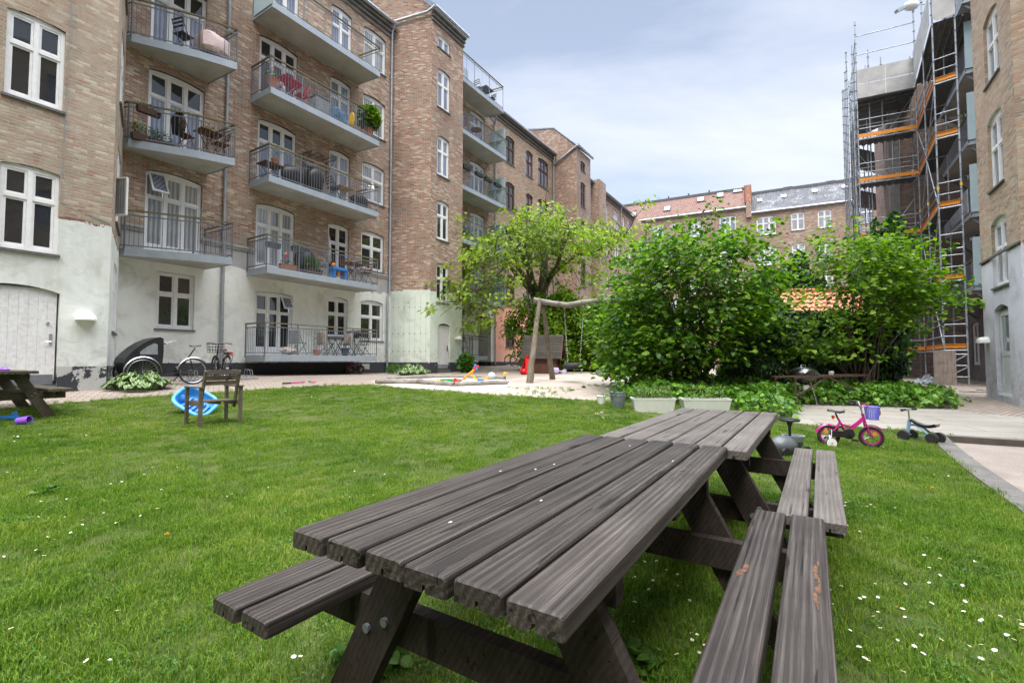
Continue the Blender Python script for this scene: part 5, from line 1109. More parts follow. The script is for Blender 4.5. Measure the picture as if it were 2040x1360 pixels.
for (x,y,s_) in ((88,985,.16),(1140,778,.10),(1250,1340,.2),(735,1335,.22)):
    p = gp(x,y); perennial((p.x,p.y,p.z), s_*.6, s_*.35, 90, s_*.25, {88:'round weed clump with crinkled leaves in the lawn at left',1140:'tiny weed tuft at the gravel edge',1250:'weed with broad leaves under the near picnic table',735:'weed clump beside the near table leg'}[x], 'box', 'hazel', name='weed')
# ---------------- picnic tables ----------------
M['plank'] = wood('weathered_dark_plank', (.011,.009,.0075), (.040,.034,.030), (.112,.100,.091), sc=(1.3,60,60), rough=.52, bump=.32, island=.75)
M['plankg'] = wood('weathered_grey_plank', (.055,.048,.042), (.105,.095,.085), (.17,.158,.145), sc=(1.3,60,60), rough=.62, bump=.3, island=.35)
M['plankm'] = wood('mossy_plank', (.035,.032,.022), (.075,.066,.046), (.12,.105,.072), island=.4)
M['legwood'] = wood('stained_leg_wood', (.012,.0095,.008), (.028,.022,.018), (.05,.040,.034), sc=(9,7,3), island=.3)
M['rot'] = pbr('rotten_bright_wood', (.17,.09,.048), .9, var=.6, scale=60, bump=.8)
def plank(m, x0, x1, y0, y1, z0, z1, groove=True, seed=0):
    b = .007; c = (y0+y1)/2; pr = [(y0,z0),(c-.008,z0),(c-.008,z0+.016),(c+.008,z0+.016),(c+.008,z0),(y1,z0),(y1,z1-b),(y1-b*.4,z1-b*.3),(y1-b*1.2,z1),(y0+b*1.2,z1),(y0+b*.4,z1-b*.3),(y0,z1-b)]
    k = len(pr); xs = [x0, x0+.006]+[x0+(x1-x0)*i/6 for i in range(1,6)]+[x1-.006, x1]; vs = []
    for i, x in enumerate(xs):
        e = .004 if i in (0, len(xs)-1) else 0; wv = .003*mnoise.noise(Vector((x*1.2, seed*3.7, 0))); 
        vs += [(x, y+(e if y < c else -e)+wv, z-(e if z > (z0+z1)/2 else 0)+.0025*mnoise.noise(Vector((x*.9, seed*1.3, 5)))) for y, z in pr]
    fs = [(i*k+j, i*k+(j+1) % k, (i+1)*k+(j+1) % k, (i+1)*k+j) for i in range(len(xs)-1) for j in range(k)]; fs += [tuple(range(k-1,-1,-1)), tuple((len(xs)-1)*k+j for j in range(k))]
    m.add(vs, fs)
def picnic(label, loc, rz, L_, W_=.77, mat='plank', H_=.75, gap=.12, group=None, lm='legwood', bh=.47):
    t = thing('picnic_table', label, 'table', loc, rz, group); pw = (W_-5*.012)/6
    m = MB()
    for i in range(6): y1 = -i*(pw+.012); plank(m, random.uniform(-.006,.006), L_+random.uniform(-.01,.01), y1-pw, y1, H_-.045, H_, seed=i+L_*7)
    m.build('tabletop', M[mat], t)
    ys = [(gap, .01), (-W_-gap-.29, .01)]
    for y0 in (gap+.01, -W_-gap-.275):
        m = MB()
        for k in range(2): plank(m, random.uniform(-.008,.008), L_+random.uniform(-.01,.01), y0+k*.15, y0+k*.15+.128, bh-.045, bh, seed=9+k+y0)
        m.build('bench', M[mat], t)
    for x in (.30, L_-.32):
        s_ = 1 if x < L_/2 else -1; yl, yr = -.18, -W_+.18
        for (yt, yb) in ((yl, gap+.10), (yr, -W_-gap-.10)):
            m = MB(); m.beam((x, yb, 0), (x, yt, H_-.05), .048, .12, up=(0,1,0)) if False else None
            d = Vector((0, yt-yb, H_-.05)).normalized(); n_ = Vector((0, d.z, -d.y)); p0, p1 = Vector((x,yb,0)), Vector((x,yt,H_-.046)); hw = .068
            a = [p0-n_*hw/abs(d.z) if False else Vector((x,yb-hw/d.z,-.02)), Vector((x,yb+hw/d.z,-.02)), Vector((x,yt+hw/d.z,H_-.046)), Vector((x,yt-hw/d.z,H_-.046))]
            m.add([(q.x-.024,q.y,q.z) for q in a]+[(q.x+.024,q.y,q.z) for q in a], [(0,1,2,3),(7,6,5,4),(0,4,5,1),(1,5,6,2),(2,6,7,3),(3,7,4,0)])
            lg = m.build('leg', M[lm], t)
            m = MB()
            for dz in (.0,.0): pass
            for q, u in ((.36, .025), (.40, -.03)):
                yy = yb+(yt-yb)*(q/(H_-.05)); m.lathe([(.014,-.034),(.014,-.024),(.009,-.022)], 8, (x, yy+u, q), axis=(1,0,0)); m.lathe([(.009,.022),(.014,.024),(.014,.034)], 8, (x, yy+u, q), axis=(1,0,0))
            m.build('bolts', M['steel'], lg)
        m = MB(); m.box(x+s_*.026 if s_ > 0 else x-.074, x+.074 if s_ > 0 else x-.026, -W_-gap-.27, gap+.27, bh-.165, bh-.048); m.build('bench_beam', M[lm], t)
        m = MB(); m.box(x+.026 if s_ > 0 else x-.074, x+.074 if s_ > 0 else x-.026, -W_+.03, -.03, H_-.14, H_-.047); m.build('top_beam', M[lm], t)
    m = MB(); m.box(L_/2-.03, L_/2+.03, -W_+.03, -.03, H_-.10, H_-.047); m.build('middle_batten', M[lm], t)
    return t
rzt = math.atan2(.8426,.5386); A0 = Vector((-.56,1.22,.02))
ext = Vector((.5386,.8426,0)); eyt = Vector((.8426,-.5386,0))
T1 = picnic('large dark weathered picnic table nearest the camera, rotten split in its right bench', A0, rzt, 1.83, group='picnic tables on the lawn')
p2 = A0+ext*1.86+eyt*.055; T2 = picnic('greyer picnic table standing end to end behind the nearest one', (p2.x, p2.y, .005), rzt-R(.8), 2.02, .80, 'plankg', group='picnic tables on the lawn')
# rot holes, knots and droppings on the near table
m = MB()
def blob(m, x, y, z, rx, ry, h, n=14, sd=0):
    vs = [(x, y, z+h)] + [(x+rx*(1+.5*mnoise.noise(Vector((i*1.7,sd,0))))*math.cos(2*PI*i/n), y+ry*(1+.5*mnoise.noise(Vector((i*1.3,sd,4))))*math.sin(2*PI*i/n), z) for i in range(n)]
    m.add(vs, [(0, 1+i, 1+(i+1) % n) for i in range(n)])
by = -.77-.12-.275
blob(m, 1.08, by+.240, .4712, .04, .009, .002, sd=1); blob(m, 1.03, by+.252, .4712, .03, .010, .002, sd=2); m.build('rotten_patch', M['rot'], T1); m = MB()
for i in range(7): blob(m, .92+i*.055, by+.034+.006*math.sin(i*1.7), .4712, .03+.012*(i % 2), .004+.002*(i % 3), .0015, sd=3+i)
m.build('rotten_patch', M['rot'], T1)
m = MB()
for x, y in ((.9,-.2),(1.02,-.22),(.55,-.42),(1.35,-.62),(.25,-.31),(1.6,-.35),(.8,-.1)): blob(m, x, y, .7505, .006, .004, .001, 8, x)
m.build('bird_droppings', M['whitepl'], T1)
m = MB(); 
for x, y in ((1.18,-.70),(.62,-.69),(.70,-.55)): m.lathe([(.009,0),(.009,.0008)], 10, (x,y,.7502))
m.build('screw_hole', M['black'], T1)
F = gp(98, 832); o3_ = F - N_*.30 - E_*.97; o3_.z = F.z
picnic('mossy dark picnic table cut off by the left edge of the photo', o3_, math.atan2(N_.y, N_.x), 1.8, mat='plankm', group='picnic tables on the lawn', lm='plankm')
# toys by the left table
p = o3_ + N_*.25 + E_*.45 + Vector((0,0,.752)); t = MB(); t.lathe([(.055,0),(.06,.02),(.03,.05),(.012,.06)], 14); tag(t.build('toy_cup', M.setdefault('purple', pbr('purple_plastic', (.22,.08,.55), .4)), None, True, loc=p), 'small purple plastic toy lying on the mossy left picnic table', 'toy')
p = gp(46, 846); t = MB(); t.lathe([(.05,-.07),(.055,-.068),(.065,.06),(.07,.065),(.07,.075),(.058,.075),(.05,-.06)], 18, (0,0,.06), axis=(1,.25,.1)); tag(t.build('toy_cup', M['purple'], None, True, loc=p), 'purple plastic beaker lying on the grass below the left picnic table', 'toy')
p = gp(15, 838); TG = thing('toy_pistol', 'blue toy water pistol with orange nozzle on the grass at far left', 'toy', p+Vector((0,0,.03)), R(8))
t = MB(); t.box(-.14,.14,-.02,.02,0,.045,bev=.008); t.box(.08,.12,-.015,.015,-.03,.1,bev=.006); t.tube([(.02,0,.045),(.05,0,.08),(.12,0,.05)],.01,6); t.build('body', M['blue'], TG)
t = MB(); t.lathe([(.018,0),(.022,.04),(.012,.07)], 10, (-.14,0,.022), axis=(-1,0,0)); t.build('nozzle', M['orange'], TG)
# --- garden armchair
NL, NR, FL, FR = gp(398,855), gp(480,848), gp(373,846), gp(452,841)
c = (NL+NR+FL+FR)/4; ang = R(57); W_ = .60; D_ = .46; c = NL + Vector((.547,.837,0))*.30 + Vector((-.837,.547,0))*.23
GC = thing('garden_chair', 'weathered slatted wooden armchair seen from behind on the lawn', 'chair', (c.x, c.y, c.z), ang)
M['cwv'] = wood('chair_post_wood', (.055,.045,.032), (.115,.098,.072), (.18,.16,.12), sc=(26,26,1.5), island=.4); M['cw'] = wood('chair_wood', (.055,.045,.032), (.115,.098,.072), (.18,.16,.12), island=.4)
for sx in (-1, 1):
    for sy in (-1, 1): m = MB(); m.beam((sx*W_/2, sy*D_/2, 0), (sx*W_/2, sy*D_/2, .63), .035, .05); m.build('leg', M['cwv'], GC)
    m = MB(); m.box(sx*W_/2-.03, sx*W_/2+.03, -D_/2-.04, D_/2+.05, .63, .655, bev=.004); m.build('armrest', M['cw'], GC)
    m = MB(); m.beam((sx*(W_/2-.045), -D_/2+.12, .30), (sx*(W_/2-.045), -D_/2-.04, .90), .03, .055); m.build('back_post', M['cwv'], GC)
m = MB(); [m.box(-W_/2+.02, W_/2-.02, -D_/2+.03+i*.062, -D_/2+.075+i*.062, .405, .42) for i in range(7)]; m.build('seat', M['cw'], GC)
m = MB(); m.box(-W_/2+.02,-W_/2+.045,-D_/2,D_/2,.345,.404); m.box(W_/2-.045,W_/2-.02,-D_/2,D_/2,.345,.404); m.box(-.02,.02,-D_/2+.05,D_/2-.05,.36,.404); m.build('seat_rail', M['cw'], GC)
m = MB()
for z, y in ((.70,-D_/2+.012),(.785,-D_/2-.01),(.875,-D_/2-.035)): m.box(-W_/2+.05, W_/2-.05, y-.012, y+.008, z-.03, z+.035, bev=.003)
m.build('backrest', M['cw'], GC)
# --- blue plastic toy tub lying on its side
p = gp(378, 826); BT = thing('toy_slide', 'light blue moulded plastic toy tub tipped on its side behind the garden chair', 'toy', p+Vector((.05,.1,.22)), rot=(R(44), R(30), R(8)))
def tub(m, L_, W_, Hh, th, n=20, k=6, m_=None):
    rings = []
    for j in range(k+1):
        t = j/k; s_ = .55+.45*t**.5; z = -Hh*(1-t**1.6); rings.append([(L_/2*s_*(abs(math.cos(a))**.6)*(1 if math.cos(a) > 0 else -1)*(1 if math.cos(a) < 0 else .86), W_/2*s_*(abs(math.sin(a))**.6)*(1 if math.sin(a) > 0 else -1), z) for a in [2*PI*i/n for i in range(n)]])
    vs = [v for r_ in rings for v in r_]; m.add(vs, [(j*n+i, j*n+(i+1) % n, (j+1)*n+(i+1) % n, (j+1)*n+i) for j in range(k) for i in range(n)]+[tuple(range(n))], m_)
m = MB(); tub(m, .68, .45, .20, .02); m.build('shell', M['blue'], BT, True)
m = MB(); tub(m, .655, .43, .16, .02); m.build('inner_shell', pbr('pale_blue_plastic', (.10,.42,.80), .4, var=.15), BT, True)
m = MB(); n = 26; m.tube([(.345*(abs(math.cos(a))**.6)*(1 if math.cos(a) > 0 else -1)*(1 if math.cos(a) < 0 else .86), .23*(abs(math.sin(a))**.6)*(1 if math.sin(a) > 0 else -1), .0) for a in [2*PI*(i+.5)/n for i in range(n)]], .03, 8, closed=True); m.build('rim', _m['pale_blue_plastic'], BT, True)
m = MB(); [m.box(-.17+.08*i, -.135+.08*i, -.11, .11, -.158, -.10, bev=.01) for i in range(5)]; m.build('ribs', M['blue'], BT)
m = MB(); m.sphere((-.31,0,-.13), .10, 14, sc=(1.2,1,.8)); m.build('nose', M['blue'], BT, True)

# ---------------- bicycles ----------------
def wheel(par, c, r, ty=.018, ax=(0,1,0), rimm='chrome', spokes=20, name='wheel', tym='rubber', hub=.02):
    m = MB(); m.ring(c, ax, r-ty, ty, 32, 8); w_ = m.build(name, M[tym], par, True)
    m = MB(); m.ring(c, ax, r-2.2*ty, ty*.55, 32, 6); m.build('rim', M[rimm], w_, True)
    m = MB(); c = Vector(c); q = Vector(ax).normalized().to_track_quat('Z','Y'); m.tube([c+q @ Vector((0,0,-.035)), c+q @ Vector((0,0,.035))], hub, 8)
    for i in range(spokes):
        a = 2*PI*i/spokes; b = a+(.35 if i % 2 else -.35); m.tube([c+q @ Vector((hub*math.cos(b), hub*math.sin(b), .02*(1 if i % 2 else -1))), c+q @ Vector(((r-2.4*ty)*math.cos(a), (r-2.4*ty)*math.sin(a), 0))], .0018, 3, cap=False)
    m.build('spokes', M['chrome'], w_); return w_
def guard(par, c, r, a0, a1, wd, mat, name='mudguard', n=12):
    m = MB(); c = Vector(c); vs = []
    for i in range(n+1):
        a = a0+(a1-a0)*i/n
        for k, (dy, dr) in enumerate(((-wd,-.012),(-wd*.6,.004),(wd*.6,.004),(wd,-.012))): vs.append(c+Vector(((r+dr)*math.cos(a), dy, (r+dr)*math.sin(a))))
    m.add(vs, [(i*4+k, i*4+k+1, i*4+4+k+1, i*4+4+k) for i in range(n) for k in range(3)]); return m.build(name, mat, par, True)
def saddle(par, c, l=.26, w_=.15, mat='black'):
    m = MB(); vs = []; n = 9
    for i in range(n):
        t = i/(n-1); x = -l/2+l*t; hw = w_/2*(1-t)**.8*(.9+.1*math.sin(t*PI)) + .018; hw = min(hw, w_/2*(.55+.9*t) if t < .5 else hw)
        for a in range(7): b = PI*a/6; vs.append((c[0]+x, c[1]+hw*math.cos(b), c[2]+.035*math.sin(b)+.012*math.cos(t*PI*1.6)))
    m.add(vs, [(i*7+a, i*7+a+1, (i+1)*7+a+1, (i+1)*7+a) for i in range(n-1) for a in range(6)]+[(0,1,2,3,4,5,6), tuple((n-1)*7+a for a in range(6))]+[(i*7, (i+1)*7, (i+1)*7+6, i*7+6) for i in range(n-1)])
    return m.build('saddle', M[mat], par, True)
def bike(label, loc, rz, fm='black', r=.34, lean=0, basket=False, rack=True, step=False, battery=False, sm='black', group=None, guards='blackmetal', steer=0):
    t = thing('bicycle', label, 'bicycle', loc, group=group, rot=(lean, 0, rz))
    R_, F_ = (-.54,0,r), (.56,0,r); wheel(t, R_, r); wheel(t, F_, r, ax=(math.sin(steer),1,0)); bb = (-.06,0,.29); st = (-.20,0,.62); hd = (.36,0,.86); hl = (.42,0,.64)
    m = MB(); m.tube([bb, st], .016, 8); m.tube([st, hd] if not step else [(-.12,0,.45),(.1,0,.42),(.30,0,.62),hl], .017, 8); m.tube([bb, hl], .02, 8)
    for y in (-.045,.045): m.tube([bb, (R_[0],y,R_[2])], .009, 6); m.tube([(st[0]+.02,y*.4,st[2]-.05), (R_[0],y,R_[2])], .009, 6); m.tube([(.45,y,.60), (F_[0],y,F_[2])], .011, 6)
    m.tube([hd, (.46,0,.56)], .019, 8); m.build('frame', M[fm], t, True)
    if guards: guard(t, R_, r+.02, R(10), R(200), .024, M[guards]); guard(t, F_, r+.02, R(20), R(150), .024, M[guards])
    m = MB(); m.tube([st, (-.235,0,.80)], .013, 6); m.build('seat_post', M['chrome'], t); saddle(t, (-.22,0,.82), mat=sm)
    m = MB(); m.tube([hd, (.34,0,1.0)], .014, 6); m.tube([(.24,-.30,1.03),(.33,-.2,1.05),(.36,0,1.01),(.33,.2,1.05),(.24,.30,1.03)], .011, 8); hbn = m.build('handlebar', M['blackmetal'], t, True)
    for y in (-1,1): m = MB(); m.tube([(.20,y*.31,1.025),(.30,y*.24,1.04)], .016, 8); m.build('grip', M['black'] if sm == 'black' else M['leather'], hbn, True)
    m = MB(); m.lathe([(.09,-.003),(.09,.003)], 20, (bb[0],-.05,bb[2]), axis=(0,1,0)); m.beam((bb[0],-.07,bb[2]), (bb[0]+.12,-.07,bb[2]-.12), .02,.012); m.beam((bb[0],.07,bb[2]), (bb[0]-.12,.07,bb[2]+.12), .02,.012); m.box(bb[0]+.09,bb[0]+.16,-.15,-.07,bb[2]-.14,bb[2]-.12); m.box(bb[0]-.16,bb[0]-.09,.07,.15,bb[2]+.12,bb[2]+.14); m.beam((bb[0],-.06,bb[2]+.06),(R_[0],-.06,R_[2]+.03),.01,.03); m.build('crank', M['blackmetal'], t)
    if rack: m = MB(); [m.tube([(-.26,y,.68),(-.80,y,.70),(R_[0],y*1.2,R_[2])], .007, 5) for y in (-.06,.06)]; m.tube([(-.8,-.06,.70),(-.8,.06,.70)], .007, 5); m.build('rack', M['blackmetal'], t)
    if battery: m = MB(); m.box(-.78,-.36,-.06,.06,.71,.78,bev=.015); m.build('battery', M['black'], t); m = MB(); m.box(-.83,-.80,-.03,.03,.70,.75); m.build('rear_light', M['red'], t)
    if basket:
        m = MB(); x0, x1, w_, z0, z1 = .44, .74, .19, .78, 1.02
        for z, k in ((z0,.85),(z0+.08,.9),(z0+.16,.96),(z1,1)): m.tube([(x0,-w_*k,z),(x1*1.0,-w_*k,z),(x1,w_*k,z),(x0,w_*k,z)], .006, 4, closed=True)
        for i in range(6):
            y = -w_+2*w_*i/5; m.tube([(x0,y,z1),(x0,y*.85,z0),(x1,y*.85,z0),(x1,y,z1)], .004, 4)
        for i in range(4):
            x = x0+(x1-x0)*i/3; m.tube([(x,-w_,z1),(x,-w_*.85,z0),(x,w_*.85,z0),(x,w_,z1)], .004, 4)
        m.build('basket', M['blackmetal'], t)
    return t
M['leather'] = pbr('brown_leather', (.22,.07,.03), .5, var=.2)
# cargo tricycle
ra, fa = gp(384, 765), gp(270, 770); d = (fa-ra); ang = math.atan2(d.y, d.x); CT = thing('cargo_bike', 'black three-wheeled cargo bike with a hooded box, parked against the mint wall', 'bicycle', ((ra.x+fa.x)/2, (ra.y+fa.y)/2, (ra.z+fa.z)/2), ang)
hl_ = d.length/2; r = .33
wheel(CT, (-hl_,0,r), r, .02)
for y in (-.40,.40): wheel(CT, (hl_,y,r), r, .02); guard(CT, (hl_,y,r), r+.03, R(-15), R(175), .03, M['chrome'])
guard(CT, (-hl_,0,r), r+.025, R(5), R(150), .028, M['chrome'])
m = MB(); m.tube([(-hl_,.05,r),(-.25,0,.30),(hl_-.55,0,.25)], .016, 8); m.tube([(-hl_,-.05,r),(-.25,0,.30)], .012, 8); m.tube([(-.25,0,.30),(-.62,0,.92)], .016, 8); m.tube([(-.25,0,.30),(-.05,0,.55),(hl_-.55,0,.28)], .014, 8); m.tube([(-hl_,.04,r),(-.50,0,.72)], .01, 6); m.tube([(-hl_,-.04,r),(-.50,0,.72)], .01, 6); m.tube([(hl_,-.40,r),(hl_,.40,r)], .016, 8); m.tube([(hl_-.55,0,.26),(hl_,0,.28)], .02, 8); m.build('frame', M['blackmetal'], CT, True)
m = MB(); bw = .34; sd = [(hl_-.42,.22),(hl_+.30,.24),(hl_+.46,.62),(hl_+.42,.74),(hl_+.30,.88),(hl_+.14,1.03),(hl_-.04,1.16),(hl_-.22,1.25),(hl_-.38,1.29),(hl_-.46,1.25),(hl_-.47,.9)]; sd = [(hl_+(x-hl_)*.80-.04, z*.89) for x, z in sd]; k = len(sd)
m.add([(x,-bw+(.03 if i in (6,7,8) else 0),z) for i,(x,z) in enumerate(sd)]+[(x,bw,z) for x,z in sd], [tuple(range(k))[::-1], tuple(range(k,2*k))]+[(i,(i+1) % k,k+(i+1) % k,k+i) for i in range(k)]); bx_ = m.build('box_hood', pbr('black_tarp', (.012,.012,.014), .42, var=.5, scale=5, bump=.5, bs=7), CT)
for y in (-bw-.004, bw+.004):
    m = MB(); m.add([(hl_-.30,y,.74),(hl_-.29,y,.98),(hl_-.22,y,1.0),(hl_-.10,y,.93),(hl_+.04,y,.80),(hl_+.04,y,.74)], [(0,1,2,3,4,5)]); m.build('side_window', pbr('clear_vinyl', (.22,.23,.24), .2, var=.3), bx_)
m = MB(); m.tube([(hl_-.46,-.30,1.0),(hl_-.62,-.30,1.07),(hl_-.70,-.27,1.06)], .014, 8); m.tube([(hl_-.46,.30,1.0),(hl_-.62,.30,1.07),(hl_-.70,.27,1.06)], .014, 8); m.tube([(hl_-.50,-.30,1.0),(hl_-.50,.30,1.0)], .012, 6); m.tube([(hl_-.49,0,.3),(hl_-.50,0,1.0)], .012, 6); m.build('handlebar', M['chrome'], CT, True)
saddle(CT, (-.62,0,.95)); m = MB(); m.beam((-.32,-.06,.26),(-.20,-.06,.12),.02,.015); m.box(-.24,-.15,-.16,-.06,.10,.12); m.lathe([(.09,-.003),(.09,.003)],18,(-.25,-.04,.30),axis=(0,1,0)); m.build('crank', M['blackmetal'], CT)
p = gp(440, 757); bike('dark electric bicycle with a wire front basket and brown saddle beside the downpipe', p, math.atan2(.75,-.80), basket=True, battery=True, sm='leather', step=True, steer=.3)
# low bike stand
p = gp(468, 757); BS = thing('bike_rack', 'low galvanised bike rack with wheel hoops beside the lowest balcony', 'bike rack', p, math.atan2(E_.y, E_.x)); m = MB(); m.tube([(-1.3,-.2,.04),(.55,-.2,.04)], .02, 6); m.tube([(-1.3,.2,.04),(.55,.2,.04)], .02, 6); m.build('base_rail', M['steel'], BS)
for i in range(5): m = MB(); x = -1.1+i*.36; [m.tube([(x+dx,-.2,.05),(x+dx,-.12,.28),(x+dx,.12,.30),(x+dx,.2,.05)], .009, 6) for dx in (0,.07)]; m.build('wheel_hoop', M['steel'], BS, True)
# bikes by the pink wall
gB = 'bicycles leaning by the salmon pink wall'
for i, (x, y, a, lab) in enumerate(((1019,727,R(75),'black bicycle nearest the pipe, front one by the salmon pink wall'),(1034,729,R(68),'middle black bicycle by the salmon pink wall'),(1046,731,R(60),'black bicycle nearest the playhouse by the salmon pink wall'))):
    p = gp(x, y); bike(lab, p, a+PI*.62, lean=R(5), rack=i != 0, group=gB)
# small red child bike under the balcony
def kidbike(loc, rz, col, r=.155, name='child_bicycle', label='', train=True, basket=True, lean=0):
    t = thing(name, label, 'bicycle', loc, rot=(lean,0,rz)); Rw, Fw = (-.27,0,r), (.29,0,r)
    wheel(t, Rw, r, .022, rimm=col, spokes=14); wheel(t, Fw, r, .022, ax=(.38 if train else .1,1,0), rimm=col, spokes=14)
    bb = (-.03,0,.20); st = (-.13,0,.40); hd = (.19,0,.47)
    m = MB(); m.tube([(-.09,0,.33),(.02,0,.30),(.10,0,.36),(.20,0,.46)], .016, 8); m.tube([bb,(.20,0,.42)], .020, 8); m.tube([bb,(-.15,0,.44)], .016, 8); m.tube([(.185,0,.50),(.215,0,.36)], .021, 8)
    for y in (-.035,.035): m.tube([bb,(-.27,y,r)], .008, 6); m.tube([(-.11,y*.5,.36),(-.27,y,r)], .010, 6); m.tube([(.21,y,.36),(.23,y*1.1,.30),(.29,y*1.1,r)], .012, 6)
    m.build('frame', M[col], t, True)
    guard(t, Rw, r+.018, R(35), R(165), .028, M[col]); guard(t, Fw, r+.018, R(35), R(120), .026, M[col])
    m = MB(); m.lathe([(.0001,-.012),(.075,-.01),(.08,0),(.075,.01),(.0001,.012)], 20, (-.02,-.05,.20), axis=(0,1,0)); m.box(-.27,-.0,-.062,-.04,.145,.24,bev=.01); m.build('chain_guard', M['black'], t)
    m = MB(); m.beam((-.02,-.075,.20),(.03,-.075,.12),.015,.01); m.box(.0,.07,-.14,-.075,.105,.125); m.beam((-.02,.075,.20),(-.07,.075,.28),.015,.01); m.box(-.10,-.04,.075,.14,.27,.29); m.build('pedals', M['black'], t)
    m = MB(); m.tube([(-.15,0,.44),(-.17,0,.50)], .012, 6); m.build('seat_post', M['black'], t); saddle(t, (-.16,0,.51), .22, .13)
    m = MB(); m.tube([(.185,0,.5),(.17,0,.58)], .012, 6); m.tube([(.06,-.25,.66),(.14,-.16,.66),(.17,-.05,.58),(.17,.05,.58),(.14,.16,.66),(.06,.25,.66)], .010, 8); hbn = m.build('handlebar', M['chrome'], t, True)
    for y in (-1,1): m = MB(); m.tube([(.03,y*.27,.66),(.11,y*.19,.66)], .016, 8); m.build('grip', M['black'], hbn, True)
    hbn.matrix_local = Matrix.Translation((.2,0,0)) @ Matrix.Rotation(R(-24 if train else 0), 4, 'Z') @ Matrix.Translation((-.2,0,0))
    if train:
        for y in (-1,1):
            m = MB(); c = (-.29, y*.16, .07); m.lathe([(.0001,-.014),(.066,-.014),(.070,0),(.066,.014),(.0001,.014)], 22, c, axis=(0,1,0)); w_ = m.build('training_wheel', M['whitepl'], t, True)
            m = MB(); m.ring(c, (0,1,0), .068, .008, 24, 6); m.build('tyre', M['rubber'], w_, True); m = MB(); m.lathe([(.010,-.02),(.010,.02)], 10, c, axis=(0,1,0)); m.build('hub_cap', M['red'], w_)
            m = MB(); m.beam((-.27,y*.05,r+.01),(-.28,y*.13,.09),.03,.006); m.beam((-.25,y*.06,r+.10),(-.28,y*.12,.09),.012,.006); m.build('stay', M['chrome'], t)
        m = MB(); m.lathe([(.028,0),(.028,.012)], 12, (-.31,-.02,.22), axis=(0,1,0)); m.lathe([(.028,0),(.028,.012)], 12, (.33,-.02,.20), axis=(0,1,0)); m.box(-.20,-.185,-.02,.02,.42,.46); m.build('reflector', M['orange'], t)
        m = MB(); m.box(-.215,-.20,-.022,.022,.41,.46); m.build('rear_reflector', M['red'], t)
    if basket:
        m = MB(); n = 20; rr = lambda z: .8+.2*(z-.42)/.18
        def bp(a, z): k = rr(z); return (.31+.085*k*math.cos(a), .125*k*math.sin(a), z)
        for z in [.42+.018*i for i in range(10)]: m.tube([bp(2*PI*i/n, z) for i in range(n)], .0035, 4, closed=True)
        m.tube([bp(2*PI*i/n, .605) for i in range(n)], .009, 6, closed=True)
        for i in range(24): a = 2*PI*i/24; m.tube([bp(a,.42), bp(a,.605)], .0045, 4)
        m.lathe([(.0001,0),(.085,0),(.085,.006)], 20, (.31,0,.418)); m.build('basket', pbr('lilac_plastic', (.16,.17,.62), .4, var=.1), t)
        m = MB(); m.lathe([(.0001,.004),(.045,.002),(.045,0)], 22, (.398,-.02,.515), axis=(1,-.12,-.18)); b_ = m.build('badge', pbr('badge_print', (.80,.62,.30), .4, var=.1, scale=50, col2=(.55,.22,.12)), t)
        m = MB(); [m.tube([(.22,y,.60),(.24,y*1.2,.63),(.20,y,.60)], .009, 6) for y in (-.05,.05)]; m.tube([(.19,-.04,.60),(.19,0,.64),(.19,.04,.60)], .006, 6); st_ = m.build('straps', M['magenta'], t)
        for o_ in list(t.children):
            if o_.name.split('.')[0] in ('basket','badge','straps'): o_.matrix_local = hbn.matrix_local.copy()
    return t
M['magenta'] = pbr('magenta_paint', (.46,.012,.19), .3, var=.05, coat=.5)
ra, fa = gp(1644, 886), gp(1741, 893); d = fa-ra; kidbike((ra+fa)/2, math.atan2(d.y, d.x), 'magenta', r=.158, label='magenta child bicycle with training wheels and a lilac basket')
p = W1.P(12.6, 0, .5); p.z = G(p.x,p.y); M['darkred'] = pbr('dark_red_paint', (.16,.02,.04), .4); kidbike(p, math.atan2(E_.y,E_.x)+PI, 'darkred', r=.17, label='small dark red child bike in the shade under the lowest balcony', train=False, basket=False)
# --- four wheeled ride-on
pa, pb_ = gp(1815, 880), gp(1875, 884); c = gp(1838, 880); RO = thing('ride_on_bike', 'pale blue and grey four-wheeled toddler ride-on next to the pit corner', 'toy', c, R(-66))
M['paleblue'] = pbr('pale_blue_metal', (.24,.42,.58), .35, var=.05)
wr = .085
for x, y in ((-.20,-.12),(-.20,.12),(.17,-.10),(.17,.10)):
    m = MB(); m.lathe([(.045,-.028),(wr-.008,-.028),(wr,-.018),(wr,.018),(wr-.008,.028),(.045,.028)], 26, (x,y,wr), axis=(0,1,0)); w_ = m.build('wheel', M['rubber'], RO, True); m = MB(); m.lathe([(.0001,-.020),(.055,-.024),(.055,.024),(.0001,.020)], 22, (x,y,wr), axis=(0,1,0)); m.build('hub', pbr('grey_plastic', (.32,.35,.34), .5), w_)
m = MB(); m.tube([(-.20,-.12,wr),(-.20,.12,wr)], .010, 6); m.tube([(.17,-.10,wr),(.17,.10,wr)], .010, 6); m.tube([(-.20,0,wr),(-.17,0,.34)], .024, 10); m.tube([(-.10,0,.26),(.0,-.05,.22),(.17,-.07,wr)], .014, 8); m.tube([(-.10,0,.26),(.0,.05,.22),(.17,.07,wr)], .014, 8); m.tube([(-.19,0,.25),(-.05,0,.27)], .02, 8); m.tube([(-.04,-.02,.10),(.17,-.04,wr)], .006, 6); m.build('frame', M['paleblue'], RO, True)
m = MB(); vs = []; n = 10
for i in range(n):
    t_ = i/(n-1); x = -.16+.36*t_; hw = .035+.06*math.sin(min(1,t_*1.15)*PI/2)**2; z = .34-.10*math.sin(t_*PI*.75)+.02*t_
    for a in range(7): b = -1+a/3; vs.append((x, hw*b, z+.025*abs(b)**2.5-.004))
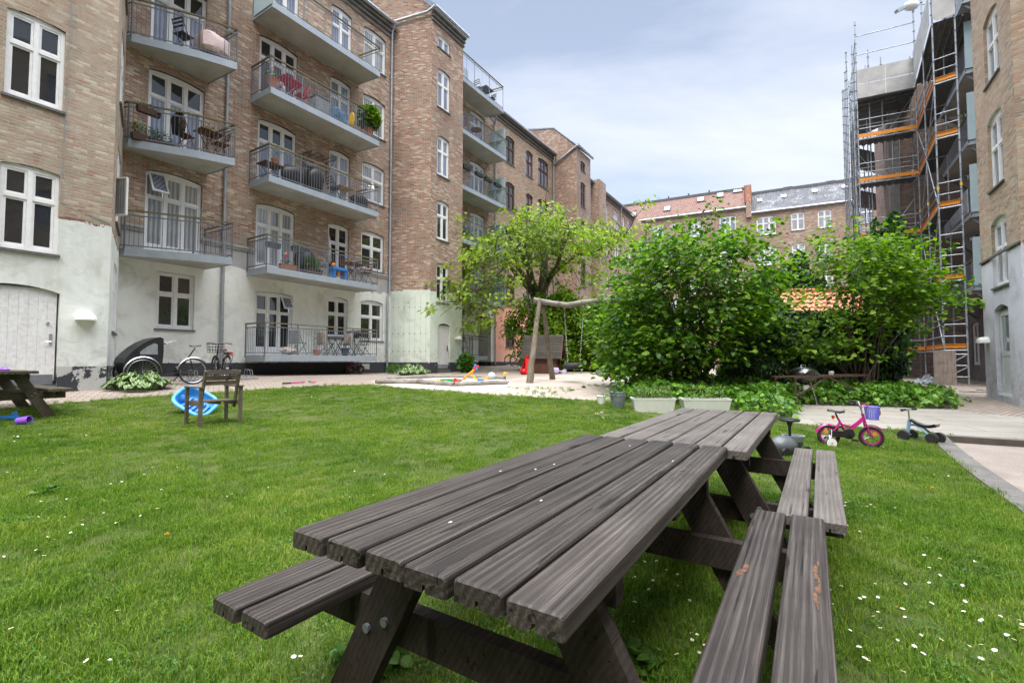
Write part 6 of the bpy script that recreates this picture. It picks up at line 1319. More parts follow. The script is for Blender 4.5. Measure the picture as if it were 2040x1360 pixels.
m.add(vs, [(i*7+a, i*7+a+1, (i+1)*7+a+1, (i+1)*7+a) for i in range(n-1) for a in range(6)]); m.add([(v[0],v[1],v[2]-.022) for v in vs], [(i*7+a, i*7+a+1, (i+1)*7+a+1, (i+1)*7+a) for i in range(n-1) for a in range(6)]+[]); m.build('seat', M['blackmetal'], RO, True)
m = MB(); m.tube([(-.17,0,.34),(-.175,0,.50)], .012, 8); m.tube([(-.175,-.17,.50),(-.175,.17,.50)], .011, 8); hbn = m.build('handlebar', M['chrome'], RO, True)
for y in (-1,1): m = MB(); m.tube([(-.175,y*.09,.50),(-.175,y*.18,.50)], .016, 8); m.sphere((-.175,y*.19,.50), .024, 10); m.build('grip', M['black'], hbn, True)
# --- grey toy with steering wheel
c = gp(1570, 905); TY = thing('ride_on_toy', 'dark grey plastic ride-on toy with a black steering wheel behind the far bench', 'toy', c, R(20)); M['dgrey'] = pbr('dark_grey_plastic', (.10,.11,.12), .4, var=.2)
m = MB(); m.sphere((-.08,0,.13), .16, 18, sc=(1.25,.9,.8)); m.sphere((.13,.03,.15), .12, 16, sc=(1.1,1,.9)); m.build('body', M['dgrey'], TY, True)
m = MB(); m.lathe([(.11,.17),(.14,.24),(.145,.25),(.12,.25),(.10,.19)], 9, (.1,0,0)); m.build('crown', pbr('light_grey_plastic', (.25,.28,.29), .4), TY)
m = MB(); m.lathe([(.018,.2),(.018,.36),(.045,.44),(.03,.45)], 12, (.04,0,0)); m.ring((.04,0,.455), (.0,.0,1), .11, .016, 26, 8); m.beam((-.06,0,.45),(.14,0,.45),.03,.015); m.beam((.04,-.1,.45),(.04,.1,.45),.03,.015); m.build('steering_wheel', M['black'], TY, True)
for x, y in ((-.2,-.13),(-.2,.13),(.18,-.13),(.18,.13)): m = MB(); m.lathe([(.02,-.02),(.06,-.02),(.06,.02),(.02,.02)], 18, (x,y,.06), axis=(0,1,0)); m.build('wheel', M['black'], TY, True)
# --- kettle grill and rusty table
c = gp(1615, 808); c.y += .25; c.z = G(c.x,c.y); KG = thing('kettle_grill', 'black kettle grill with domed lid beside the rusty slatted table', 'grill', c); zr = at(1615, 746, c.y).z - c.z; rr = .33
M['enamel'] = pbr('black_enamel', (.008,.008,.009), .12, var=.1, coat=1.)
m = MB(); m.lathe([(.0001,zr+.20)]+[(rr*math.sin(a), zr+.01+.19*math.cos(a)) for a in [PI/2*i/8 for i in range(1,9)]], 30); ld = m.build('lid', M['enamel'], KG, True)
m = MB(); m.tube([(-.06,-.0,zr+.20),(-.05,0,zr+.235),(.05,0,zr+.235),(.06,0,zr+.20)], .010, 6); m.lathe([(.03,0),(.03,.006)], 14, (-.12,-.12,zr+.165)); m.build('handle', M['chrome'], ld, True)
m = MB(); m.lathe([(rr+.006,zr+.012),(rr+.006,zr-.012)]+[(rr*math.cos(a), zr-.02-.21*math.sin(a)) for a in [PI/2*i/8 for i in range(0,8)]], 30); m.build('bowl', M['enamel'], KG, True)
m = MB(); m.lathe([(.13,zr-.24),(.15,zr-.25),(.14,zr-.36),(.0001,zr-.365)], 24); m.build('ash_catcher', M['chrome'], KG, True)
for a in (R(-60), R(180), R(60)): m = MB(); m.tube([(.16*math.cos(a),.16*math.sin(a),zr-.17),(.30*math.cos(a),.30*math.sin(a),.0)], .013, 8); m.build('leg', M['chrome'], KG)
m = MB(); m.tube([(.26,-.08,zr+.0),(.36,-.08,zr+.01),(.36,.08,zr+.01),(.26,.08,zr+.0)], .010, 6); m.build('side_handle', M['steel'], KG)
M['rust'] = pbr('rusty_iron', (.09,.045,.028), .85, var=.5, scale=18, col2=(.05,.03,.022), bump=.3)
l_, r_ = gp(1586, 818), gp(1728, 800); zt = at(1586,745,l_.y).z; zt2 = at(1735,750,r_.y).z; dv_ = Vector((r_.x-l_.x, r_.y-l_.y, 0)); Lr = dv_.length; ar = math.atan2(dv_.y, dv_.x)
RT_ = thing('slatted_table', 'rusty iron garden table with thin wooden slats beside the kettle grill', 'table', (l_.x, l_.y, l_.z), ar); hz1 = zt-l_.z
hz1 = (zt+zt2)/2 - l_.z
m = MB()
for i in range(22): x = -.06+(Lr+.14)*i/21; m.box(x-.018, x+.018, -.05, .50, hz1-.012, hz1+.004)
m.build('tabletop', M['rust'], RT_)
for x, y in ((0,0),(Lr,0),(0,.45),(Lr,.45)):
    g_ = G(*( (l_ + Vector((math.cos(ar)*x-math.sin(ar)*y, math.sin(ar)*x+math.cos(ar)*y, 0)))[:2])) - l_.z; m = MB(); m.beam((x,y,g_),(x,y,hz1-.013),.028,.028); m.build('leg', M['rust'], RT_)
m = MB(); m.beam((.02,0,hz1*.42),(Lr*.42,0,hz1-.03),.02,.035); m.beam((Lr-.02,0,hz1*.30),(Lr*.42,0,hz1-.03),.02,.035); m.beam((0,0,hz1-.03),(Lr,0,hz1-.03),.02,.03); m.beam((0,.45,hz1-.03),(Lr,.45,hz1-.03),.02,.03); m.build('brace', M['rust'], RT_)
m = MB(); m.lathe([(.04,0),(.055,.03),(.058,.07),(.045,.095)], 18); jm, N, L, b = NT('jar_glass'); b.inputs['Base Color'].default_value = (.75,.78,.76,1); b.inputs['Roughness'].default_value = .08; b.inputs['Transmission Weight'].default_value = .6
jp = l_ + Vector((math.cos(ar)*Lr*.55, math.sin(ar)*Lr*.55+.2, 0)); tag(m.build('glass_jar', jm, None, True, loc=(jp.x, jp.y, l_.z+hz1+.004)), 'small round glass jar standing on the rusty slatted table', 'jar')
# --- planters and buckets
def planter(label, x, y, l, rz, fl):
    c = gp(x, y); t = thing('planter_box', label, 'planter', (c.x, c.y+.12, c.z), rz, 'white planter boxes'); h = .30; w_ = .17
    def rg(s, z): return [(-l/2*s-.0,-w_*s,z),(l/2*s,-w_*s,z),(l/2*s,w_*s,z),(-l/2*s,w_*s,z)]
    L4 = [rg(.86,0), rg(.97,h-.035), rg(1.0,h-.035), rg(1.0,h), rg(.92,h), rg(.90,h-.05)]; m = MB(); m.add([v for r4 in L4 for v in r4], [(i*4+j, i*4+(j+1) % 4, (i+1)*4+(j+1) % 4, (i+1)*4+j) for i in range(5) for j in range(4)]+[(0,1,2,3)]); m.build('trough', M['planterw'], t)
    m = MB(); m.add(rg(.905,h-.045), [(0,1,2,3)]); m.build('soil', M['soil'], t)
    n = fl; P_ = np.column_stack([rng.uniform(-l*.43,l*.43,n), rng.uniform(-w_*.8,w_*.8,n), h-.04+rng.random(n)**1.4*.26]); T = rng.normal(0,.5,(n,3)); T[:,2] += .7; Nn = rng.normal(0,1,(n,3))
    leaves('herbs', P_, T, Nn, rng.uniform(.02,.05,n), 'small', LM['herb'], t)
    P3 = []; T3 = []
    for i in range(26 if fl > 800 else 12):
        x_, y_ = rng.uniform(-l*.42,l*.42), rng.uniform(-w_*.7,w_*.7); hh = rng.uniform(.08,.34)
        for k in range(9): P3.append((x_+rng.normal(0,.006), y_+rng.normal(0,.006), h+hh*k/9)); T3.append((rng.normal(0,.6), rng.normal(0,.6), .6))
    leaves('sprigs', P3, T3, rng.normal(0,1,(len(P3),3)), np.full(len(P3), .045), 'blade', LM['herb'], t)
    return t
M['planterw'] = pbr('off_white_plastic', (.55,.58,.52), .5, var=.10, scale=5)
planter('white planter box of herbs with white blossom, left one of the pair', 1304, 823, .84, R(-4), 1300)
planter('white planter box of sparse herbs, right one behind the far table', 1409, 823, .98, R(-5), 500)
p = gp(1231, 813); t = thing('zinc_bucket', 'grey zinc bucket with leaves at the gravel corner beside the planters', 'bucket', p); m = MB(); m.lathe([(.0001,.01),(.125,0),(.17,.33),(.178,.335),(.172,.34),(.16,.33),(.155,.28),(.0001,.28)], 28); m.ring((0,0,.27),(0,0,1),.167,.006,26,6); m.build('pail', pbr('dull_zinc', (.22,.26,.28), .45, .4, var=.3), t, True)
m = MB(); m.tube([(-.17,-.02,.28),(-.12,-.16,.21),(0,-.205,.17),(.12,-.16,.21),(.17,-.02,.28)], .005, 6); m.build('handle', M['chrome'], t, True)
n = 60; leaves('leaves', rng.normal(0,.06,(n,3))+np.array([0,0,.36]), rng.normal(0,.6,(n,3))+np.array([0,0,.9]), rng.normal(0,1,(n,3)), rng.uniform(.06,.16,n), 'small', LM['box'], t)
p = gp(1198, 805); t = thing('flower_pot', 'small white plastic pot with red edged flowers left of the zinc bucket', 'flower pot', p); m = MB(); m.lathe([(.0001,.01),(.07,0),(.095,.16),(.105,.165),(.105,.185),(.085,.18),(.0001,.15)], 22); m.build('pot', M['whitepl'], t, True)
n = 30; leaves('leaves', rng.normal(0,.045,(n,3))*np.array([1,1,.3])+np.array([0,0,.19]), rng.normal(0,.6,(n,3))+np.array([0,0,.4]), rng.normal(0,1,(n,3)), np.full(n,.04), 'small', LM['box'], t)
# ---------------- play area ----------------
M['log'] = wood('debarked_log', (.075,.062,.045), (.145,.12,.09), (.22,.19,.15), sc=(6,6,1.2), bump=.6, island=.2)
M['loggrey'] = wood('grey_log', (.11,.10,.09), (.20,.185,.165), (.30,.28,.255), sc=(1.2,14,14), bump=.7, island=.2)
fa_, fb_ = gp(1053,762), gp(1101,757); Ys = (fa_.y+fb_.y)/2; top = at(1075, 600, Ys)
SW = thing('swing_frame', 'log swing frame with crooked crossbeam standing in the sandy gravel yard', 'swing', ((fa_.x+fb_.x)/2, Ys, G((fa_.x+fb_.x)/2, Ys)), world=True)
def crook(p, q, r, m, n=9, w_=.04, sd=0, taper=.75, s=10):
    p, q = Vector(p), Vector(q); pts = [p+(q-p)*i/n + Vector((mnoise.noise(Vector((i*.7,sd,0))), mnoise.noise(Vector((i*.7,sd,3))), mnoise.noise(Vector((i*.7,sd,6)))))*w_*(1 if 0 < i < n else .2) for i in range(n+1)]
    m.tube(pts, [r*(1-(1-taper)*i/n)*(1+.08*mnoise.noise(Vector((i*1.3,sd,9)))) for i in range(n+1)], s)
fa_.y -= .25; fb_.y += .35; fa_ = Vector((fa_.x, fa_.y, G(fa_.x,fa_.y)-.1)); fb_ = Vector((*(at(1101,757,fb_.y)[:2]), G(fb_.x,fb_.y)-.1))
m = MB(); crook(fa_, top+Vector((0,-.02,.05)), .112, m, sd=1, taper=.62); m.build('leg', M['log'], SW, True)
m = MB(); crook(fb_, top+Vector((.1,.06,-.02)), .105, m, sd=5, taper=.6); m.build('leg', M['log'], SW, True)
bx0 = at(1063, 600, Ys-.0); bx1 = at(1330, 596, Ys-.5); m = MB(); pts = [bx0+Vector((0,0,.03)), at(1100,604,Ys), at(1130,608,Ys-.1), at(1165,602,Ys-.15), at(1205,599,Ys-.25), at(1260,598,Ys-.4), bx1]; m.tube(pts, [.10,.085,.09,.085,.085,.085,.08], 12); m.build('crossbeam', M['loggrey'], SW, True)
for dx, dy in ((-.3,-.5),(.45,.6)):
    m = MB(); crook((bx1.x+dx, bx1.y+dy, G(bx1.x+dx,bx1.y+dy)), bx1+Vector((0,0,-.03)), .12, m, sd=dx*9, taper=.65); m.build('leg', M['log'], SW, True)
TS = thing('tyre_swing', 'tyre swing seat hanging on chains under the log crossbeam', 'swing seat', tuple(at(1143,728,Ys-.1)), world=True)
c = at(1142, 729, Ys-.12); m = MB(); m.ring(c, (0,0,1), .22, .10, 30, 12); m.build('seat', M['rubber'], TS, True)
for x0, y0, x1, y1, dx in ((1124,608,1131,722,-.14),(1164,604,1155,720,.16)):
    a, b = at(x0,y0,Ys-.12), at(x1,y1,Ys-.12); m = MB(); n = int((b-a).length/.042)
    for i in range(n):
        p = a+(b-a)*(i+.5)/n; m.ring(p, (1,0,0) if i % 2 else (0,1,0), .017, .0045, 8, 4)
    m.build('chain', M['chrome'], TS)
# playhouse
c = gp(1082, 744); c.y += .4; PH = thing('playhouse', 'small dark wooden playhouse with a steep plank roof behind the swing frame', 'playhouse', (c.x, c.y, c.z), R(-16)); pxm = FPX/c.y; Lh = 66/pxm; Dh_ = .95; eh = (743-709)/pxm; rh = (743-667)/pxm
M['shingle'] = wood('dark_roof_planks', (.018,.016,.012), (.038,.035,.028), (.065,.060,.048), island=.6); M['phwall'] = wood('playhouse_boards', (.05,.024,.016), (.085,.042,.028), (.12,.065,.045), island=.4)
for y in (-Dh_/2, Dh_/2-.03):
    m = MB(); [m.box(-Lh/2+.1, Lh/2, y, y+.03, i*.1+.004, (i+1)*.1) for i in range(int(eh/.1)+1)]; m.build('wall', M['phwall'], PH)
for x in (-Lh/2+.1, Lh/2-.03):
    m = MB(); 
    if x < 0: m.box(x, x+.03, -Dh_/2, Dh_/2, 0, eh+.02)
    else: m.box(x, x+.03, -Dh_/2, -Dh_/2+.12, 0, eh+.02); m.box(x, x+.03, Dh_/2-.12, Dh_/2, 0, eh+.02); m.box(x,x+.03,-Dh_/2+.12,Dh_/2-.12,.0,.12)
    m.add([(x,-Dh_/2,eh),(x,Dh_/2,eh),(x,0,rh-.04)], [(0,1,2)]) if x < 0 else None; m.build('gable', M['phwall'], PH)
for s_ in (-1,1):
    m = MB(); n = 9; y0, y1 = s_*(Dh_/2+.14), 0; z0 = eh-.12
    for i in range(n):
        a, b = i/n, (i+1.25)/n; m.add([(-Lh/2-.12, y0*(1-a), z0+(rh-z0)*a+.03),(Lh/2+.18, y0*(1-a), z0+(rh-z0)*a+.03),(Lh/2+.18, y0*(1-min(1,b)), z0+(rh-z0)*min(1,b)+.01),(-Lh/2-.12, y0*(1-min(1,b)), z0+(rh-z0)*min(1,b)+.01),(-Lh/2-.12, y0*(1-a), z0+(rh-z0)*a),(Lh/2+.18, y0*(1-a), z0+(rh-z0)*a)], [(0,1,2,3),(0,4,5,1)])
    m.build('roof', M['shingle'], PH); m = MB(); m.beam((Lh/2+.18, y0, z0-.02),(Lh/2+.18, 0, rh-.02), .03, .09, up=(1,0,0)); m.build('verge_board', M['phwall'], PH)
m = MB(); m.box(Lh/2-.35,Lh/2-.02,-Dh_/2+.1,Dh_/2-.1,.34,.37); m.build('bench', M['phwall'], PH)
# sandbox of logs
SB = thing('sandbox', 'low log framed sandbox at the edge of the lawn full of toys', 'sandbox', tuple(gp(880,762)), world=True); PB = [gp(752,764), gp(775,757), gp(895,753), gp(1006,757), gp(1008,766), gp(905,770), gp(830,765)]
for i, (a, b) in enumerate(((0,1),(1,2),(2,3),(4,5),(5,6),(6,0))):
    m = MB(); p, q = PB[a]+Vector((0,0,.05)), PB[b]+Vector((0,0,.07 if i != 3 else .06)); crook(p, q, .085 if i > 2 else .08, m, sd=i*3, w_=.05, taper=.95); m.build('log', M['loggrey'], SB, True)
sand = sheet('sand', [tuple(p[:2]) for p in PB], .03, M['sand'], .25, kind='structure'); SP = [g2(742,768), g2(830,762), g2(905,769), g2(1010,765), g2(1030,772), g2(960,784), g2(880,777), g2(800,773)]; sheet('sand', SP, .016, M['sand'], .25, jit=.12)
def toy(name, label, x, y, cat='toy', rz=0, dz=0, dy=0):
    p = gp(x, y); p.y += dy; return thing(name, label, cat, (p.x, p.y, G(p.x,p.y)+dz), rz)
t = toy('rocking_toy', 'orange and yellow seesaw toy with a red and blue propeller, standing in the sandbox', 938, 758, rz=R(-5))
m = MB(); m.beam((-.28,0,.0),(.12,0,.34),.12,.045,bev=.018); m.build('plank', M['orange'], t, True); m = MB(); m.beam((.22,0,0),(.0,0,.22),.07,.05,bev=.01); m.beam((-.26,0,.03),(.1,0,.35),.05,.06,bev=.01); m.build('stand', M['yellow'], t, True)
m = MB(); m.tube([(.11,0,.32),(.16,0,.42)],.02,8); 
for k in range(4): a = k*PI/2+.4; m.sphere((.16+.06*math.cos(a),0,.42+.06*math.sin(a)), .035, 10, sc=(1.3,.6,1.3), m=k % 2)
m.build('propeller', [M['red'], M['blue']], t, True)
t = toy('toy_chute', 'orange and yellow curved toy seat lying beside the white ball', 968, 757, rz=R(10)); m = MB(); m.tube([(-.28,0,.02),(-.1,0,.03),(.08,0,.06),(.2,0,.16)], [.05,.06,.07,.06], 8); m.build('body', M['orange'], t, True)
tag(toy('x','x',0,900) if False else (lambda o: o)(MB().sphere((0,0,.13),.13,20).build('ball', pbr('white_football', (.7,.72,.72), .4, var=.5, scale=9, col2=(.2,.35,.42)), None, True, loc=gp(979,757))), 'white patterned football lying behind the sandbox log', 'ball')
t = toy('toy_crate', 'green plastic toy truck bed in the sandbox', 890, 766, dz=.06); m = MB(); m.box(-.17,.17,-.09,.09,0,.012); [m.box(*b, .012, .10) for b in ((-.17,-.155,-.09,.09),(.155,.17,-.09,.09),(-.155,.155,-.09,-.075),(-.155,.155,.075,.09))]; m.build('tray', M['green'], t); m = MB(); m.box(.19,.28,-.06,.06,0,.12,bev=.02); m.build('cab', M['red'], t)
for (x, y, c_, lab, nm) in ((873,766,'yellow','yellow sand mould with blue lid left of the green toy truck','sand_mould'),(912,765,'terracotta','small reddish sand mould right of the green toy truck','sand_mould'),(955,764,'blue','small blue sand mould on the sand below the orange toy seat','sand_mould'),(1004,766,'orange','orange and blue toy watering can at the end of the sandbox log','watering_can'),(1005,746,'yellow','yellow toy digger lying on the path behind the sandbox','toy_digger'),(1158,744,'green','tiny green ball near the tyre swing','ball')):
    t = toy(nm, lab, x, y, dz=.05 if y > 760 and x < 1000 else 0)
    if nm == 'ball': m = MB(); m.sphere((0,0,.045),.045,12); m.build('shell', M['green'], t, True); continue
    m = MB(); m.lathe([(.0001,0),(.07,0),(.055,.09),(.03,.11)], 12); m.sphere((.07,0,.06),.045,10,sc=(1.3,.8,.9)); m.build('body', M[c_], t, True); m = MB(); m.tube([(.05,0,.05),(.14,0,.09)], .022, 8); m.build('spout', M['blue' if nm != 'toy_digger' else 'yellow'], t, True)
t = toy('toy_slide', 'bright red plastic toy slide leaning on the playhouse wall', 1050, 746, rz=R(-20)); t.scale = (1.35,)*3; m = MB(); 
pts = [(-.16,.0),(-.10,.25),(-.02,.45),(.06,.58)]; vs = []
for x, z in pts:
    for y, dz in ((-.15,.06),(-.12,.0),(.12,.0),(.15,.06)): vs.append((x+.0,y,z+dz))
m.add(vs, [(i*4+k,i*4+k+1,i*4+5+k,i*4+4+k) for i in range(3) for k in range(3)]); m.sphere((-.10,0,.10),.13,14,sc=(1.1,1,.8)); m.box(-.02,.08,-.14,.14,.0,.5,bev=.03); m.build('body', M['red'], t, True)
t = toy('doll_tricycle', 'pale lilac plastic toy tricycle lying on its side by the playhouse', 1112, 745, rz=R(5)); M['lilac'] = pbr('pale_lilac_plastic', (.52,.42,.62), .45); m = MB(); m.box(-.22,.02,-.1,.1,.05,.28,bev=.03); m.tube([(0,0,.15),(.2,0,.1),(.28,0,.2)], .025, 8); m.build('body', M['lilac'], t, True)
m = MB(); m.lathe([(.02,-.03),(.10,-.03),(.10,.03),(.02,.03)], 20, (.27,0,.11), axis=(.3,1,0)); m.build('wheel', M['lilac'], t, True)
tag(MB().sphere((0,0,.12),.12,20).build('ball', pbr('black_silver_ball', (.03,.03,.03), .35, var=.5, scale=6, col2=(.35,.35,.37)), None, True, loc=gp(1192,748)), 'black and silver ball lying at the foot of the hedge', 'ball')
t = toy('scooter', 'bright pink toy scooter lying flat on the path', 600, 764, rz=0); d = gp(628,763)-gp(570,766); t.rotation_euler.z = math.atan2(d.y,d.x); m = MB(); l = d.length/2
m.tube([(-l,0,.03),(.1,0,.04)], .018, 8); m.build('pole', M['magenta'], t, True); m = MB(); m.box(.3,l,-.07,.07,.03,.06,bev=.01); m.build('deck', pbr('coral_pink', (.75,.06,.14), .4), t); m = MB(); m.tube([(-l-.1,0,.03),(-l+.12,0,.03)], .022, 8); m.build('grip', M['black'], t)
for x in (.05,.26): m = MB(); m.lathe([(.01,-.015),(.05,-.015),(.05,.015),(.01,.015)], 14, (x,.03,.05), axis=(.2,.2,1)); m.build('wheel', M['greycloth'], t, True)
# drain cover on the path
p = gp(817, 754); m = MB(); m.lathe([(.0001,.012),(.28,.012),(.30,.006)], 24); tag(m.build('manhole_cover', M['greycloth'], None, loc=p), 'round manhole cover in the path beside the sandbox', 'manhole cover')

# ---------------- scaffold ----------------
SC = thing('scaffold', 'tall tubular steel scaffold with orange toe boards round the dark brick building', 'scaffold', (18.5, 20, .2), world=True)
Apt = Vector((20.1,22.7,0)); Bpt = Vector((17.5,18.9,0)); Cpt = Vector((17.97,18.4,0)); Lpt = Vector((17.95,23.75,0)); dBA = (Apt-Bpt).normalized(); dCB = (Bpt-Cpt); A2 = Cpt+dBA*(Apt-Bpt).length
Lb = Lpt + E_*.75 ; LL = Lpt + E_*5.2; wid = Vector((.73*.7,-.53*.7,0)); L2 = Lpt+Vector((.55,.45,0)); 
M['scpole'] = pbr('galvanised_scaffold_tube', (.33,.37,.40), .45, .35, var=.35, scale=3, spec=.6); M['toe'] = pbr('orange_toe_board', (.72,.26,.02), .5, var=.15, scale=5); M['deck'] = pbr('perforated_steel_deck', (.12,.125,.13), .6, .3, var=.4, scale=5)
M['sheet'] = pbr('white_scaffold_sheeting', (.37,.365,.35), .6, var=.3, scale=1.5, bump=.2)
DK = [1.63, 4.42, 7.42, 10.32, 12.62]; ZT = 16.6
def pole(p, z1, z0=None):
    p = Vector(p); g_ = G(p.x,p.y) if z0 is None else z0; m = MB(); m.tube([(p.x,p.y,g_+.02),(p.x,p.y,z1)], .029, 8); z = g_+.35
    m.box(p.x-.08,p.x+.08,p.y-.08,p.y+.08,g_,g_+.02)
    while z < z1: m.lathe([(.05,-.006),(.06,0),(.05,.006)], 8, (p.x,p.y,z)); z += .5
    m.box(p.x-.029,p.x+.029,p.y-.029,p.y+.029, z1*.45, z1*.45+.12, 1)
    o = m.build('standard', [M['scpole'], M['yellow']], SC, True); return o
mid = Bpt+(Apt-Bpt)*.5; mid2 = Cpt+(Apt-Bpt)*.5; LAm = (Lpt+Apt)/2
nLA = Vector((-(Apt-Lpt).y, (Apt-Lpt).x, 0)).normalized(); nLA = nLA if nLA.y > 0 else -nLA
rows_front = [Cpt, Bpt, mid, Apt, Lpt]; rows_back = [*[Lpt+Vector((-.30,.22,0))+E_*q_ for q_ in (.6,1.7,2.8,4.0)], Lpt+E_*1.05, Lpt+E_*3.15, Lpt+nLA*.73+E_*1.4, Lpt+nLA*.73+E_*2.8, LAm+nLA*.73, Lpt+Vector((-.12,.1,0)), mid2, A2, Lpt+nLA*.73, Apt+nLA*.73, Lpt+E_*2.1, Lpt+E_*4.2, Lpt+E_*2.1+wid*.9, Lpt+E_*4.2+wid*.9, Lpt+wid*.9+E_*.73]
for p in rows_front: pole(p, ZT+(2.3 if p in (Apt, Lpt) else 1.6))
for i, p in enumerate(rows_back): pole(p, ZT+1.2-(.5*i % 1.1))
def rail(p, q, z, name='guard_rail', z2=None, r=.022, mat='scpole'):
    m = MB(); m.tube([(p.x,p.y,z),(q.x,q.y,z2 if z2 is not None else z)], r, 6); m.build(name, M[mat], SC)
LS = Lpt; segs = [(Cpt,Bpt),(Bpt,mid),(mid,Apt),(Lpt,Apt)]
LE = Lpt+E_*4.2
for k, z in enumerate(DK):
    for i, (a, b) in enumerate(segs):
        if i == 3 and k == 0: pass
        off = Vector((0,0,0))
        m = MB(); o_ = Vector((a.y-b.y, b.x-a.x, 0)).normalized()*.03
        m.beam((a.x-o_.x,a.y-o_.y,z+.16),(b.x-o_.x,b.y-o_.y,z+.16), .03, .17); m.beam((a.x,a.y,z+.235),(b.x,b.y,z+.235), .05, .012) ; m.build('toe_board', M['toe'], SC)
        for h in (.55, 1.02): rail(a, b, z+h)
        rail(a, b, z-.02, 'ledger', r=.03)
    [rail(Lpt+o_s, LE+o_s, z+h_) for o_s in (Vector((0,0,0)), nLA*.73+wid*.2) for h_ in (.0,.55,1.02,1.5,2.0)]; rail(Lpt+nLA*.73, Apt+nLA*.73, z+.55); rail(Lpt+nLA*.73, Apt+nLA*.73, z+1.02); rail(LAm+nLA*.73, Lpt+nLA*.73, z+.1, 'brace', z+2.0) if k % 2 else rail(LAm+nLA*.73, Apt+nLA*.73, z+.1, 'brace', z+2.0); m = MB(); m.beam((Lpt.x,Lpt.y,z+.16),(LE.x,LE.y,z+.16),.03,.16); m.build('toe_board', M['toe'], SC)
    # decks, ribbed underneath
    for a, b, c_, d_ in ((Bpt,Cpt,A2,Apt), (Lpt,Apt,Apt+nLA*.9,Lpt+nLA*.9), (Lpt+E_*.05+nLA*.95,Lpt+Vector((2.0,1.5,0)),LE+Vector((2.0,.8,0)),LE)):
        m = MB(); n = 9; u0, u1 = (b-a), (c_-d_); L1 = (d_-a)
        m.add([(*v.xy, z+.03) for v in (a,b,c_,d_)], [(0,1,2,3)])
        for i in range(n):
            p0 = a+u0*(i+.15)/n; p1 = a+u0*(i+.75)/n; q0 = d_+u1*(i+.15)/n; q1 = d_+u1*(i+.75)/n
            m.add([(*p0.xy,z-.03),(*p1.xy,z-.03),(*q1.xy,z-.03),(*q0.xy,z-.03),(*p0.xy,z+.02),(*p1.xy,z+.02),(*q1.xy,z+.02),(*q0.xy,z+.02)], [(0,1,2,3),(0,4,7,3),(1,5,6,2),(0,1,5,4),(3,2,6,7)])
        m.build('deck', M['deck'], SC)
    for p, q in ((mid,mid2),(Apt,A2),(Lpt,Lpt+nLA*.73)): rail(p, q, z-.05, 'transom'); 
# diagonals seen from the courtyard, and the end frame
for k in range(len(DK)-1):
    z0, z1 = DK[k]+.1, DK[k+1]-.1; rail(mid, Bpt, z0, 'brace', z1, .02) if k % 2 else rail(Bpt, mid, z0, 'brace', z1, .02); rail(Lpt, Lpt+E_*2.1, z0, 'brace', z1); rail(Lpt+E_*4.2, Lpt+E_*2.1, z0, 'brace', z1); rail(mid, Apt, z0 if k % 2 else z1, 'brace', z1 if k % 2 else z0, .02)
for z in (.55,1.0,1.45,3.5,5.7,6.3): rail(Cpt, Bpt, z, 'transom', r=.028)
rail(Bpt, Cpt, .95, 'brace', 1.45); rail(Bpt, Cpt, .5, 'brace', .95)
for z in (2.9,): rail(Cpt-dBA*.0, mid2, z, 'ledger'); rail(Bpt, mid, z, 'ledger')
m = MB(); [m.tube([(Lpt+nLA*.4+(Apt-Lpt)*f).xy.to_3d()+Vector((0,0,z)) for z in (DK[3]+.1, DK[4]-.05)], .016, 6) for f in (.62,.74)]
for j in range(7): a = (Lpt+nLA*.4+(Apt-Lpt)*.62).xy.to_3d()+Vector((0,0,DK[3]+.3+j*.28)); b = (Lpt+nLA*.4+(Apt-Lpt)*.74).xy.to_3d()+Vector((0,0,DK[3]+.3+j*.28)); m.tube([a,b], .012, 5)
m.build('ladder', M['chrome'], SC)
for k in (2,3,4):
    for f in (.28,.38,.68,.95):
        m = MB(); p = Lpt+(Apt-Lpt)*f+nLA*.5; z = DK[k]+.05; m.tube([(p.x,p.y,z),(p.x,p.y,z+.45),(p.x+.12,p.y,z+.45),(p.x+.12,p.y,z)], .018, 6); m.build('spigot', M['whitepl'], SC)
# sheeted roof band
zA, zB = 14.75, 16.25
m = MB(); a, b = Lpt-nLA*.08, Apt-nLA*.08
for i in range(2):
    p = a+(b-a)*i*.5; q = a+(b-a)*(i+.985)*.5
    for z0, z1 in ((zA, zA+.72),(zA+.75, zB)): m.add([(*p.xy,z0),(*q.xy,z0),(*q.xy,z1),(*p.xy,z1)], [(0,1,2,3)])
m.build('front_sheeting', M['sheet'], SC)
m = MB(); o_ = Vector((-.843,.538,0))*.08; a, b = Bpt+o_, Apt+o_; z0, z1 = 15.2, 16.5
m.add([(*a.xy,z0),(*b.xy,zA+.1),(*b.xy,zB+.3),(*a.xy,z1)], [(0,1,2,3)]); m.build('side_sheeting', M['sheet'], SC)
m = MB(); a, b = Bpt-dBA*.1, Cpt-dBA*.1; m.add([(*a.xy,15.35),(*(a*.8+b*.2).xy,15.2),(*b.xy,15.2),(*b.xy,17.8),(*a.xy,17.8)], [(0,1,2,3,4)]); m.build('end_sheeting', M['sheet'], SC)
m = MB(); 
m.add([(*Lpt.xy,zA+.04),(*Apt.xy,zA+.04),(*(Apt+E_*3).xy,zA-.1),(*(Lpt+E_*5).xy,zA-.1)], [(0,1,2,3)])
for i in range(9): 
    f = i/9; p, q = Lpt+E_*5*f, Apt+E_*3*f; m.tube([(*p.xy,zA-.02),(*q.xy,zA-.02)], .05, 5)
a, b = Bpt, Cpt+Vector((1.2,-.75,0)); m.add([(*a.xy,15.22),(*b.xy,15.22),(*(A2+Vector((1.2,-.75,0))).xy,14.9),(*Apt.xy,14.9)], [(0,1,2,3)])
